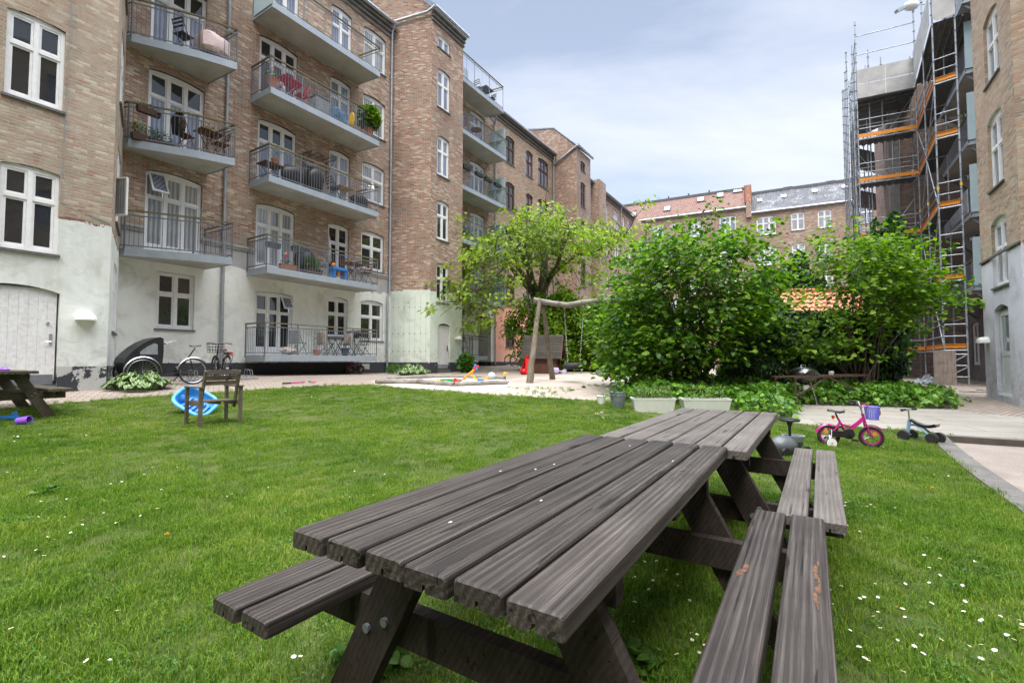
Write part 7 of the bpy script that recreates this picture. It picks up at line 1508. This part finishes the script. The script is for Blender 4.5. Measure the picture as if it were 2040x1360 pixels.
for i in range(10): f = i/9; p, q = a+(b-a)*f, Apt+(A2+Vector((1.2,-.75,0))-Apt)*f; m.tube([(*p.xy,15.17),(*q.xy,14.85)], .035, 4)
m.build('canopy_underside', M['deck'], SC)
for z in (16.5, 17.4, 18.3): rail(Lpt, Apt, z-.3+(0 if z < 18 else 0)) if z < 18 else rail(Lpt, Apt, 18.1)
rail(Lpt, LE, 17.4, z2=15.9); rail(Lpt, LE, 18.1, z2=17.0)
t = thing('site_lamp', 'pale wrapped site lamp hanging from the top of the scaffold corner', 'lamp', tuple(at(1812,12,22.7)), world=True); c = at(1815, 12, 22.7); m = MB(); m.sphere(c, .28, 14, sc=(1.3,.9,.8)); m.build('housing', M['whitepl'], t, True); m = MB(); m.beam(c+Vector((-.75,0,-.3)), c+Vector((-.2,0,.0)), .2, .14); m.tube([c, c+Vector((.7,0,.1))], .03, 6); m.build('bracket', M['scpole'], t)
# boards and sheeting at the foot
p = at(1884, 762, 18.6); g_ = G(p.x,p.y); t = thing('plank_panel', 'grey upright plank panel standing inside the scaffold foot', 'boards', (p.x,p.y,g_), R(-8)); W_ = .78
for i in range(5): m = MB(); m.box(-W_/2+i*W_/5+.004, -W_/2+(i+1)*W_/5-.004, -.012+.003*(i % 2), .012, 0, 1.38); m.build('board', M.setdefault('greyboard', wood('grey_boards', (.20,.165,.14), (.29,.245,.21), (.36,.31,.27), sc=(20,20,1.3), island=.3)), t)
p = at(1858, 764, 19.3); t = thing('tarpaulin', 'crumpled grey tarpaulin heap on the paving by the ivy', 'tarpaulin', (p.x,p.y,G(p.x,p.y))); m = MB(); n = 14
vs = [(-.9+1.8*i/n, -.35+.7*j/n, .03+max(0,.22*math.sin(PI*i/n)*math.sin(PI*j/n)*(1+mnoise.noise(Vector((i*.9,j*.9,0)))*1.4))) for i in range(n+1) for j in range(n+1)]; m.add(vs, [(i*(n+1)+j,(i+1)*(n+1)+j,(i+1)*(n+1)+j+1,i*(n+1)+j+1) for i in range(n) for j in range(n)]); m.build('sheet', M['greycloth'], t)
for i, (x, y, l, a) in enumerate(((1920,768,1.5,-2),(1945,781,.9,-3),(1957,777,.5,30))):
    p = gp(x,y); m = MB(); m.box(-l/2,l/2,-.09,.09,.0,.035); tag(m.build('ground_plank', M['greyboard'], None, loc=p, rot=(0,0,R(a))), ['long flat base plank under the scaffold end frame','short dark plank on the paving near the lilac wall','tiny plank offcut beside the lilac wall'][i], 'plank')

# ---------------- things on the balconies ----------------
ang1 = math.atan2(E_.y, E_.x)
def bl(s, z, d): p = W1.P(s, z, d); return (p.x, p.y, p.z)
def fchair(label, s, z, d, rz, mat='blackmetal', slat='blackmetal', h=.84, cloth=None, group=None):
    t = thing('folding_chair', label, 'chair', bl(s,z,d), ang1+rz, group); w_ = .38
    for y in (-w_/2, w_/2): m = MB(); m.tube([(.22,y,0),(-.20,y,h)], .011, 6); m.tube([(-.22,y*.9,0),(.18,y*.9,.44)], .011, 6); m.build('leg', M[mat], t)
    m = MB(); [m.box(-.16+i*.075,-.10+i*.075,-w_/2,w_/2,.43,.445) for i in range(5)]; m.build('seat', M[slat], t)
    m = MB(); [m.box(-.20+.022*i,-.185+.022*i,-w_/2,w_/2,h-.06-i*.10,h-.01-i*.10) for i in range(3)]; m.build('backrest', M[slat], t)
    if cloth: c_ = MB(); c_.box(-.24,-.14,-w_/2-.03,w_/2+.03,h-.45,h+.03,bev=.02); tag(c_.build('blanket', M[cloth], None, loc=bl(s,z,d), rot=(0,0,ang1+rz)), {'greycloth':'grey throw over the left folding chair on the lowest balcony'}.get(cloth, 'beige cloth over the chair '+('left' if rz == 0 else 'right')+' of the bistro table on the lowest balcony'), 'blanket')
    return t
def ftable(label, s, z, d, mat='blackmetal', top='blackmetal', r=.33, h=.71, round_=True, group=None):
    t = thing('folding_table', label, 'table', bl(s,z,d), ang1, group); m = MB()
    if round_: m.lathe([(.0001,h-.02),(r,h-.02),(r,h),(.0001,h)], 24)
    else: [m.box(-r+i*2*r/7+.006, -r+(i+1)*2*r/7-.006, -r*.8, r*.8, h-.02, h) for i in range(7)]
    m.build('tabletop', M[top], t)
    for y in (-r*.55, r*.55): m = MB(); m.tube([(-r*.7,y,0),(r*.6,y,h-.03)], .012, 6); m.tube([(r*.7,y,0),(-r*.6,y,h-.03)], .012, 6); m.build('leg', M[mat], t)
    return t
def ppot(label, s, z, d, r=.15, h=.28, pot='terracotta', n=160, ph=.4, sz=.07, pr_=.2, lm='box', shape='small', cat='potted plant'):
    t = thing('potted_plant', label, cat, bl(s,z,d)); m = MB(); m.lathe([(.0001,0),(r*.72,0),(r,h-.04),(r*1.08,h-.04),(r*1.08,h),(r*.9,h),(.0001,h-.03)], 16); m.build('pot', M[pot], t, True)
    dd = rng.normal(0,1,(n,3)); dd /= np.linalg.norm(dd,axis=1)[:,None]; P_ = dd*rng.random((n,1))**.4*np.array([pr_,pr_,ph/2])+np.array([0,0,h+ph/2]); T = dd+rng.normal(0,.4,(n,3)); Nn = rng.normal(0,.6,(n,3)); Nn[:,2] += .8
    leaves('leaves', P_, T, Nn, rng.uniform(.7,1.3,n)*sz, shape, LM[lm], t); return t
def pbox(label, s, z, d, l=.6, col='black', n=140, along=0, hang=True, ph=.14):
    t = thing('planter_box', label, 'planter', bl(s,z,d), ang1+along); m = MB(); m.add([(-l/2*.95,-.07,0),(l/2*.95,-.07,0),(l/2*.95,.07,0),(-l/2*.95,.07,0),(-l/2,-.09,.17),(l/2,-.09,.17),(l/2,.09,.17),(-l/2,.09,.17)], [(3,2,1,0),(0,1,5,4),(1,2,6,5),(2,3,7,6),(3,0,4,7),(4,5,6,7)]); m.build('trough', M[col], t)
    if n: P_ = np.column_stack([rng.uniform(-l*.45,l*.45,n), rng.uniform(-.08,.08,n), .16+rng.random(n)**1.5*ph]); T = rng.normal(0,.5,(n,3)); T[:,2] += .6; leaves('leaves', P_, T, rng.normal(0,1,(n,3)), rng.uniform(.04,.08,n), 'small', LM['box'], t)
    return t
def hull(name, label, cat, s, z, d, sx, sy, sz, mat, rz=0, lump=.25, rnd=3.2):
    m = MB(); vs = []; nn, h = 18, 9
    for i in range(h+1):
        for j in range(nn):
            a, b = PI*i/h, 2*PI*j/nn; v = Vector((math.sin(a)*math.cos(b), math.sin(a)*math.sin(b), -math.cos(a))); v /= (abs(v.x)**rnd+abs(v.y)**rnd+abs(v.z)**rnd)**(1/rnd); v *= 1+lump*mnoise.noise(v*1.7+Vector((s,z,0))); vs.append((v.x*sx/2, v.y*sy/2, (v.z+1)*sz/2))
    m.add(vs, [(i*nn+j, i*nn+(j+1) % nn, (i+1)*nn+(j+1) % nn, (i+1)*nn+j) for i in range(h) for j in range(nn)]); return tag(m.build(name, M[mat], None, True, loc=bl(s,z,d), rot=(0,0,ang1+rz)), label, cat)
M['floral'] = pbr('floral_cloth', (.72,.66,.64), .85, var=.1, scale=30, col2=(.55,.34,.32)); M['pinkm'] = pbr('pink_metal', (.45,.05,.10), .45)
z = 10.31; fchair('dark slatted folding chair on the topmost angled balcony', 6.05, z, .75, .3); ftable('small table under a floral cloth on the topmost angled balcony', 6.75, z, .95); hull('tablecloth', 'white floral cloth hanging over the table on the topmost angled balcony', 'tablecloth', 6.75, z+.12, .95, .78, .78, .60, 'floral', lump=.04, rnd=7)
z = 7.33; pbox('brown hanging planter box on the rail of the second angled balcony', 5.35, z+.78, .55, .55, 'rust', 60); pbox('rusty trough of green plants on the floor of the second angled balcony', 5.5, z, .45, 1.0, 'rust', 420, ph=.3); fchair('wooden folding chair with a dark jacket on the second angled balcony', 6.15, z, .8, .4, 'teak', 'teak'); hull('jacket', 'dark jacket hung over the wooden chair on the second angled balcony', 'jacket', 6.0, z+.42, .78, .16, .42, .62, 'black', .4, .3); ftable('brown wooden table with a small pot on the second angled balcony', 6.72, z, 1.0, 'teak', 'teak', round_=False); ppot('small terracotta pot plant on the brown table of the second angled balcony', 6.72, z+.72, 1.0, .06, .10, n=40, ph=.14, sz=.05, pr_=.08); fchair('brown wooden folding chair by the right rail of the second angled balcony', 7.02, z, 1.1, PI, 'teak', 'teak')
# wide balconies, top to bottom
z = 10.31; ftable('pink slatted table on the second highest wide balcony', 9.35, z, .8, 'pinkm', 'pinkm', .4, round_=False); fchair('pink folding chair left of the pink slatted table', 8.85, z, .8, 0, 'pinkm', 'whitepl'); fchair('pink folding chair right of the pink slatted table', 9.85, z, .8, PI, 'pinkm', 'pinkm')
ppot('terracotta pot plant in the left corner of the second highest wide balcony', 8.62, z, .95, .17, .4, n=110, ph=.3)
t = thing('cooler_box', 'grey storage cabinet with dark lid on the second highest wide balcony', 'box', bl(10.65,z,.7), ang1); m = MB(); m.box(-.28,.28,-.2,.2,0,.72,bev=.01); m.build('body', M['greycloth'], t); m = MB(); m.box(-.30,.30,-.22,.22,.721,.78,bev=.01); m.build('lid', M['dgrey'], t)
hull('cushion_pile', 'pile of pale and dark blue cushions on the second highest wide balcony', 'cushions', 11.4, z, .8, .75, .5, .62, 'denim', 0, .35); hull('towel', 'yellow towel hanging in the second highest wide balcony', 'towel', 11.95, z+.2, .9, .08, .3, .55, 'yellow', 0, .3); hull('grill_cover', 'dark covered bench beside the yellow towel', 'cover', 11.65, z, .55, .7, .4, .35, 'dgrey')
for i, s in enumerate((12.15,12.42)): ppot(['wide terracotta bowl left of the large leafy balcony plant','second terracotta bowl beside the large leafy balcony plant'][i], s, z, .95, .15, .2, n=50, ph=.25)
ppot('large leafy plant spilling over the rail of the second highest wide balcony', 12.75, z, .95, .2, .42, n=900, ph=.95, sz=.12, pr_=.45, shape='hazel', lm='laurel')
z = 7.33; ftable('dark table holding a terracotta pot in the left corner of the middle wide balcony', 8.75, z, .8, top='teak', r=.36, round_=False, h=.5); ppot('terracotta pot with a thin olive plant on the middle wide balcony', 8.85, z+.5, .85, .12, .24, n=70, ph=.5, sz=.05, pr_=.18)
hull('bench_cover', 'black cloth cover over a bench on the middle wide balcony', 'cover', 9.75, z, .6, .95, .45, .85, 'black', lump=.2); hull('grill_cover', 'black rounded cover over a grill on the middle wide balcony', 'cover', 10.45, z, .7, .62, .55, .98, 'black', lump=.15); hull('cushion', 'grey cushion on top of the black grill cover', 'cushion', 10.3, z+.96, .7, .42, .3, .16, 'greycloth')
t = thing('clothes_rack', 'black wire shelf on arms fixed to the wall of the middle wide balcony', 'rack', bl(10.95,9.05,0), ang1); m = MB(); [m.tube([(-.55,-d_,.0),(.55,-d_,.0)], .008, 5) for d_ in (.05,.15,.25,.35,.45,.55)]; [m.tube([(x,-.02,.0),(x,-.6,.0)], .01, 5) for x in (-.5,-.25,0,.25,.5)]; m.build('shelf', M['blackmetal'], t)
for x in (-.5,.5): m = MB(); m.tube([(x,-.02,-.45),(x,-.55,0)], .012, 5); m.tube([(x,-.02,-.5),(x,-.02,.05)], .012, 5); m.build('arm', M['blackmetal'], t)
ftable('light wooden folding table on the middle wide balcony', 11.65, z, .85, 'lightwood', 'lightwood', .36, h=.6, round_=False); fchair('dark folding chair beside the light wooden table', 11.15, z, .85, 0); ppot('dry leafless twigs in a pot behind the light wooden table', 12.0, z, .35, .12, .25, n=26, ph=.7, sz=.05); hull('storage_box', 'black storage box at the right end of the middle wide balcony', 'box', 12.45, z, .75, .6, .5, .55, 'black', lump=.03, rnd=8)
t = thing('lantern', 'pair of cream bell lamps clipped on the rail of the middle wide balcony', 'lamp', bl(12.75,z+1.0,1.12)); 
for x in (-.06,.08): m = MB(); m.lathe([(.02,0),(.05,-.06),(.085,-.17)], 12, (x,0,.02)); m.build('lamp_shade', M['whitepl'], t, True)
z = 4.34; pbox('dark hanging trough, left one behind the first floor balcony rail', 8.75, z+.62, 1.05, .45, 'dgrey', 0); pbox('dark hanging trough, right one behind the first floor balcony rail', 9.65, z+.66, 1.05, .5, 'dgrey', 20)
t = thing('pinwheel', 'red and yellow toy pinwheel on the first floor balcony', 'toy', bl(9.15,z+.45,1.1)); m = MB(); [m.sphere((.06*math.cos(a),0,.06*math.sin(a)), .045, 8, sc=(1,.3,1), m=k % 3) for k, a in enumerate([PI/2*i for i in range(4)])]; m.build('blades', [M['red'], M['yellow'], M['blue']], t, True); m = MB(); m.tube([(0,0,-.4),(0,0,0)], .006, 4); m.build('stick', M['steel'], t)
pbox('terracotta trough on the floor of the first floor balcony', 9.35, z, .95, .6, 'terracotta', 60, hang=False); pbox('wooden planter of fresh green leaves on the first floor balcony', 10.3, z, .95, .7, 'rust', 520, ph=.45); hull('grill_cover', 'black covered grill on the first floor balcony', 'cover', 10.35, z, .4, .75, .45, .95, 'black')
t = thing('parasol', 'folded white and dark parasol on the first floor balcony', 'parasol', bl(11.15,z,.7)); m = MB(); m.lathe([(.03,.55),(.10,.65),(.075,1.2),(.02,1.62)], 10); m.build('canopy', pbr('striped_canopy', (.55,.55,.55), .9, var=.1, scale=3, col2=(.02,.02,.03)), t, True); m = MB(); m.tube([(0,0,0),(0,0,1.65)], .018, 6); m.build('pole', M['blackmetal'], t)
t = thing('sand_table', 'bright blue toy water table with orange parts on the first floor balcony', 'toy', bl(11.45,z,.85), ang1); m = MB(); m.box(-.33,.33,-.2,.2,.30,.42,bev=.03); m.build('basin', M['blue'], t)
for x in (-.25,.25): m = MB(); m.box(x-.05,x+.05,-.15,.15,0,.30,bev=.01); m.build('leg', M['blue'], t)
m = MB(); m.sphere((-.2,0,.5),.09,10); m.box(-.05,.05,-.06,.1,.08,.28,bev=.01); m.build('tower', M['orange'], t, True)
ftable('brown slatted table on the first floor balcony', 12.25, z, .8, 'teak', 'teak', .42, round_=False); fchair('brown folding chair left of the brown slatted table', 11.92, z, .8, 0, 'teak', 'teak'); fchair('brown folding chair facing the table at the right rail', 12.82, z, .85, PI, 'teak', 'teak')
z = 1.40; fchair('folding chair with a grey throw on the lowest balcony', 9.95, z, .7, .2, cloth='greycloth'); fchair('folding chair with a beige cloth left of the bistro table', 11.05, z, .75, 0, cloth='cloth'); fchair('folding chair with a beige cloth right of the bistro table', 11.85, z, .75, PI, cloth='cloth'); ftable('black bistro table between two draped chairs on the lowest balcony', 11.45, z, .75)
ppot('small brownish conifer in a pot on the lowest balcony', 10.62, z, .8, .13, .2, n=420, ph=.75, sz=.06, pr_=.14, lm='conif', shape='blade') if LM.setdefault('conif', leafmat('brown_conifer', (.05,.04,.012), (.10,.085,.03), (.15,.13,.05), .1)) else None
hull('shoe_heap', 'heap of pale shoes and bags on the floor of the lowest balcony', 'shoes', 9.45, z, .95, .6, .3, .22, 'cloth', 0, .8, 2); ftable('black table under a grill on the lowest balcony', 12.35, z, .7); hull('tabletop_grill', 'black tabletop grill on the right table of the lowest balcony', 'grill', 12.35, z+.72, .7, .6, .35, .28, 'black', 0, .1); fchair('black bistro chair at the right end of the lowest balcony', 12.75, z, .8, PI); ppot('blue pot under the table at the right end of the lowest balcony', 12.1, z, .5, .14, .3, 'denim', n=30)
# second set of balconies
z = 13.24; hull('parasol_cover', 'bright blue cloth hanging on the balcony just right of the stair tower', 'cloth', 18.9, z+.35, .9, .35, .1, .6, 'blue', 0, .5); ftable('dark table on the fourth balcony right of the stair tower', 20.3, z, .8, top='teak'); pbox('planter of green leaves on the fourth balcony right of the stair tower', 21.7, z, .9, .7, 'rust', 240, ph=.35)
z = 10.29
for i, s in enumerate((18.9,20.0,20.85,21.8)): pbox(f'black rail planter, {["first","second","third","fourth"][i]} from the stair tower', s, z+.85, 1.22, .62, 'black', [60,20,110,80][i])
pbox('wooden trough with green plants on the third balcony right of the tower', 21.9, z, .8, 1.2, 'lightwood', 400, ph=.4)
z = 7.49; hull('armchair', 'dark blue rounded chair on the second balcony right of the tower', 'chair', 19.4, z+.3, .8, .55, .5, .6, 'dgrey'); fchair('brown folding chair on the first balcony right of the tower', 19.6, 4.5, .8, 0, 'teak', 'teak')
z = 15.95; ftable('dark roof terrace table seen against the sky', 21.2, z, .8, top='dgrey', round_=False, r=.4); fchair('pale folding chair left of the roof terrace table', 20.5, z, .8, 0, 'steel', 'steel'); fchair('dark folding chair right of the roof terrace table', 21.8, z, .8, PI)
fchair('tall black folding chair on the small balcony beside the tower door', 19.3, 1.45, .8, 0, h=1.0)
# flower sprays on the scaffold side balcony
p = at(1925, 232, 19.5); perennial((p.x, p.y, p.z-.3), .35, .45, 120, .10, 'balcony plant showing above the orange toe board beside the frosted screen', 'box', 'small')

# ---------------- daisies ----------------
wm, N, L, b = NT('daisy_petals'); b.inputs['Base Color'].default_value = (.85,.85,.83,1); b.inputs['Roughness'].default_value = .6
m = MB(); n = 16
for i in range(n):
    a = 2*PI*i/n; a2 = a+2*PI*.42/n; a1 = a-2*PI*.42/n; m.add([(.003*math.cos(a),.003*math.sin(a),0),(.0095*math.cos(a1),.0095*math.sin(a1),.0015),(.0125*math.cos(a),.0125*math.sin(a),.0015),(.0095*math.cos(a2),.0095*math.sin(a2),.0015)], [(0,1,2,3)], 0)
m.sphere((0,0,.001), .0042, 8, 1, sc=(1,1,.55)); m.tube([(0,0,-.05),(.002,0,-.02),(0,0,0)], .0009, 3, 2)
D0 = m.build('daisy', [wm, pbr('daisy_centre', (.75,.50,.03), .7), GM]); tag(D0, 'small white daisy with yellow centre growing in the courtyard lawn', 'daisy', 'daisies in the lawn')
dp = []
LMK = [(1230,822,'just in front of the zinc bucket'),(890,800,'below the sandbox'),(620,790,'along the path edge behind the garden chair'),(1590,842,'beside the far table end'),(1760,893,'under the front wheel of the magenta bicycle'),(1720,1015,'right of the far bench'),(1750,1220,'right of the near bench'),(1940,1240,'at the lower right edge of the photo'),(1890,1140,'midway between near bench and right photo edge'),(40,1050,'at the left edge of the photo'),(60,880,'near the purple beaker'),(360,960,'in the open grass below the garden chair'),(150,1290,'at the lower left corner'),(660,980,'left of the near tabletop'),(1320,1180,'in the shade under the near picnic table'),(1000,860,'between the gravel and the near tabletop'),(575,1335,'by the left leg of the near picnic table'),(1900,960,'beside the pit kerb'),(960,1220,'behind the near left table leg')]
for x, y, n_, sp in ((880,820,14,.5),(1190,825,14,.35),(1250,818,16,.3),(1200,835,6,.2),(890,790,10,.6),(620,790,8,.7),(1590,842,6,.15),(1760,893,16,.22),(1745,945,4,.1),(1690,1015,6,.2),(1725,1015,12,.25),(1900,960,3,.3),(1720,1080,6,.3),(1890,1155,9,.45),(1750,1250,8,.45),(1680,1200,10,.25),(1800,1290,8,.45),(1960,1230,6,.2),(1960,1300,8,.3),(1700,1330,8,.2),(1640,1150,6,.3),(120,1030,10,.5),(40,1060,14,.6),(20,950,8,.5),(240,965,5,.4),(360,1010,6,.5),(340,935,4,.4),(70,880,8,.6),(120,1260,3,.3),(90,1100,6,.4),(185,1320,2,.1),(575,1335,2,.05),(500,1000,3,.4),(700,960,3,.4),(690,990,6,.3),(640,1090,2,.2),(1020,940,2,.2),(1290,1140,6,.3),(1340,1210,6,.3),(1390,1290,8,.3),(1280,1100,5,.3),(1180,1170,5,.3),(560,850,4,.5),(760,780,10,.5),(1000,850,3,.5),(960,1220,4,.2),(1240,1230,3,.2),(330,905,3,.4)):
    c = gp(x, y)
    wh = min(LMK, key=lambda l: (l[0]-x)**2+((l[1]-y)*1.6)**2)[2]
    for i in range(n_): dp.append((c.x+rng.normal(0,sp*.45), c.y+rng.normal(0,sp*.45), wh))
dpx = np.array([(a, b) for a, b, c in dp]); ok = inpoly(dpx, LAWN); dp = [d for d, k in zip(dp, ok) if k][:298]; first = True
for x, y, wh in dp:
    o = D0 if first else D0.copy(); 
    if not first: C.objects.link(o)
    first = False; o['label'] = 'small white daisy in the lawn '+wh; o.location = (x, y, G(x,y)+random.uniform(.036,.050)); o.rotation_euler = (random.uniform(-.4,.4), random.uniform(-.4,.4), random.uniform(0,6.28)); k = random.uniform(.55,.85)*(1 if y < 6 else 1.35); o.scale = (k,)*3
for x, y, lab in ((1858,984,'yellow dandelion at the right of the lawn near the pit kerb'),(332,1084,'yellow dandelion in the left of the lawn')):
    t = thing('dandelion', lab, 'flower', gp(x,y)+Vector((0,0,.0))); nn = 60; dd = rng.normal(0,.5,(nn,3)); dd[:,2] = np.abs(dd[:,2])+.3; leaves('petals', np.tile((0,0,.06),(nn,1)), dd, rng.normal(0,1,(nn,3)), np.full(nn,.022), 'blade', M['yellow'], t)
    m = MB(); m.tube([(0,0,0),(0,0,.06)], .002, 4); m.build('stem', GM, t)
# fallen leaf, cigarette end and paper scrap
p = gp(1956,1255); m = MB(); m.tube([(-.012,0,.04),(.010,.005,.045)], .006, 8); tag(m.build('paper_scrap', M['whitepl'], None, loc=p), 'small white paper scrap in the grass at lower right', 'litter')
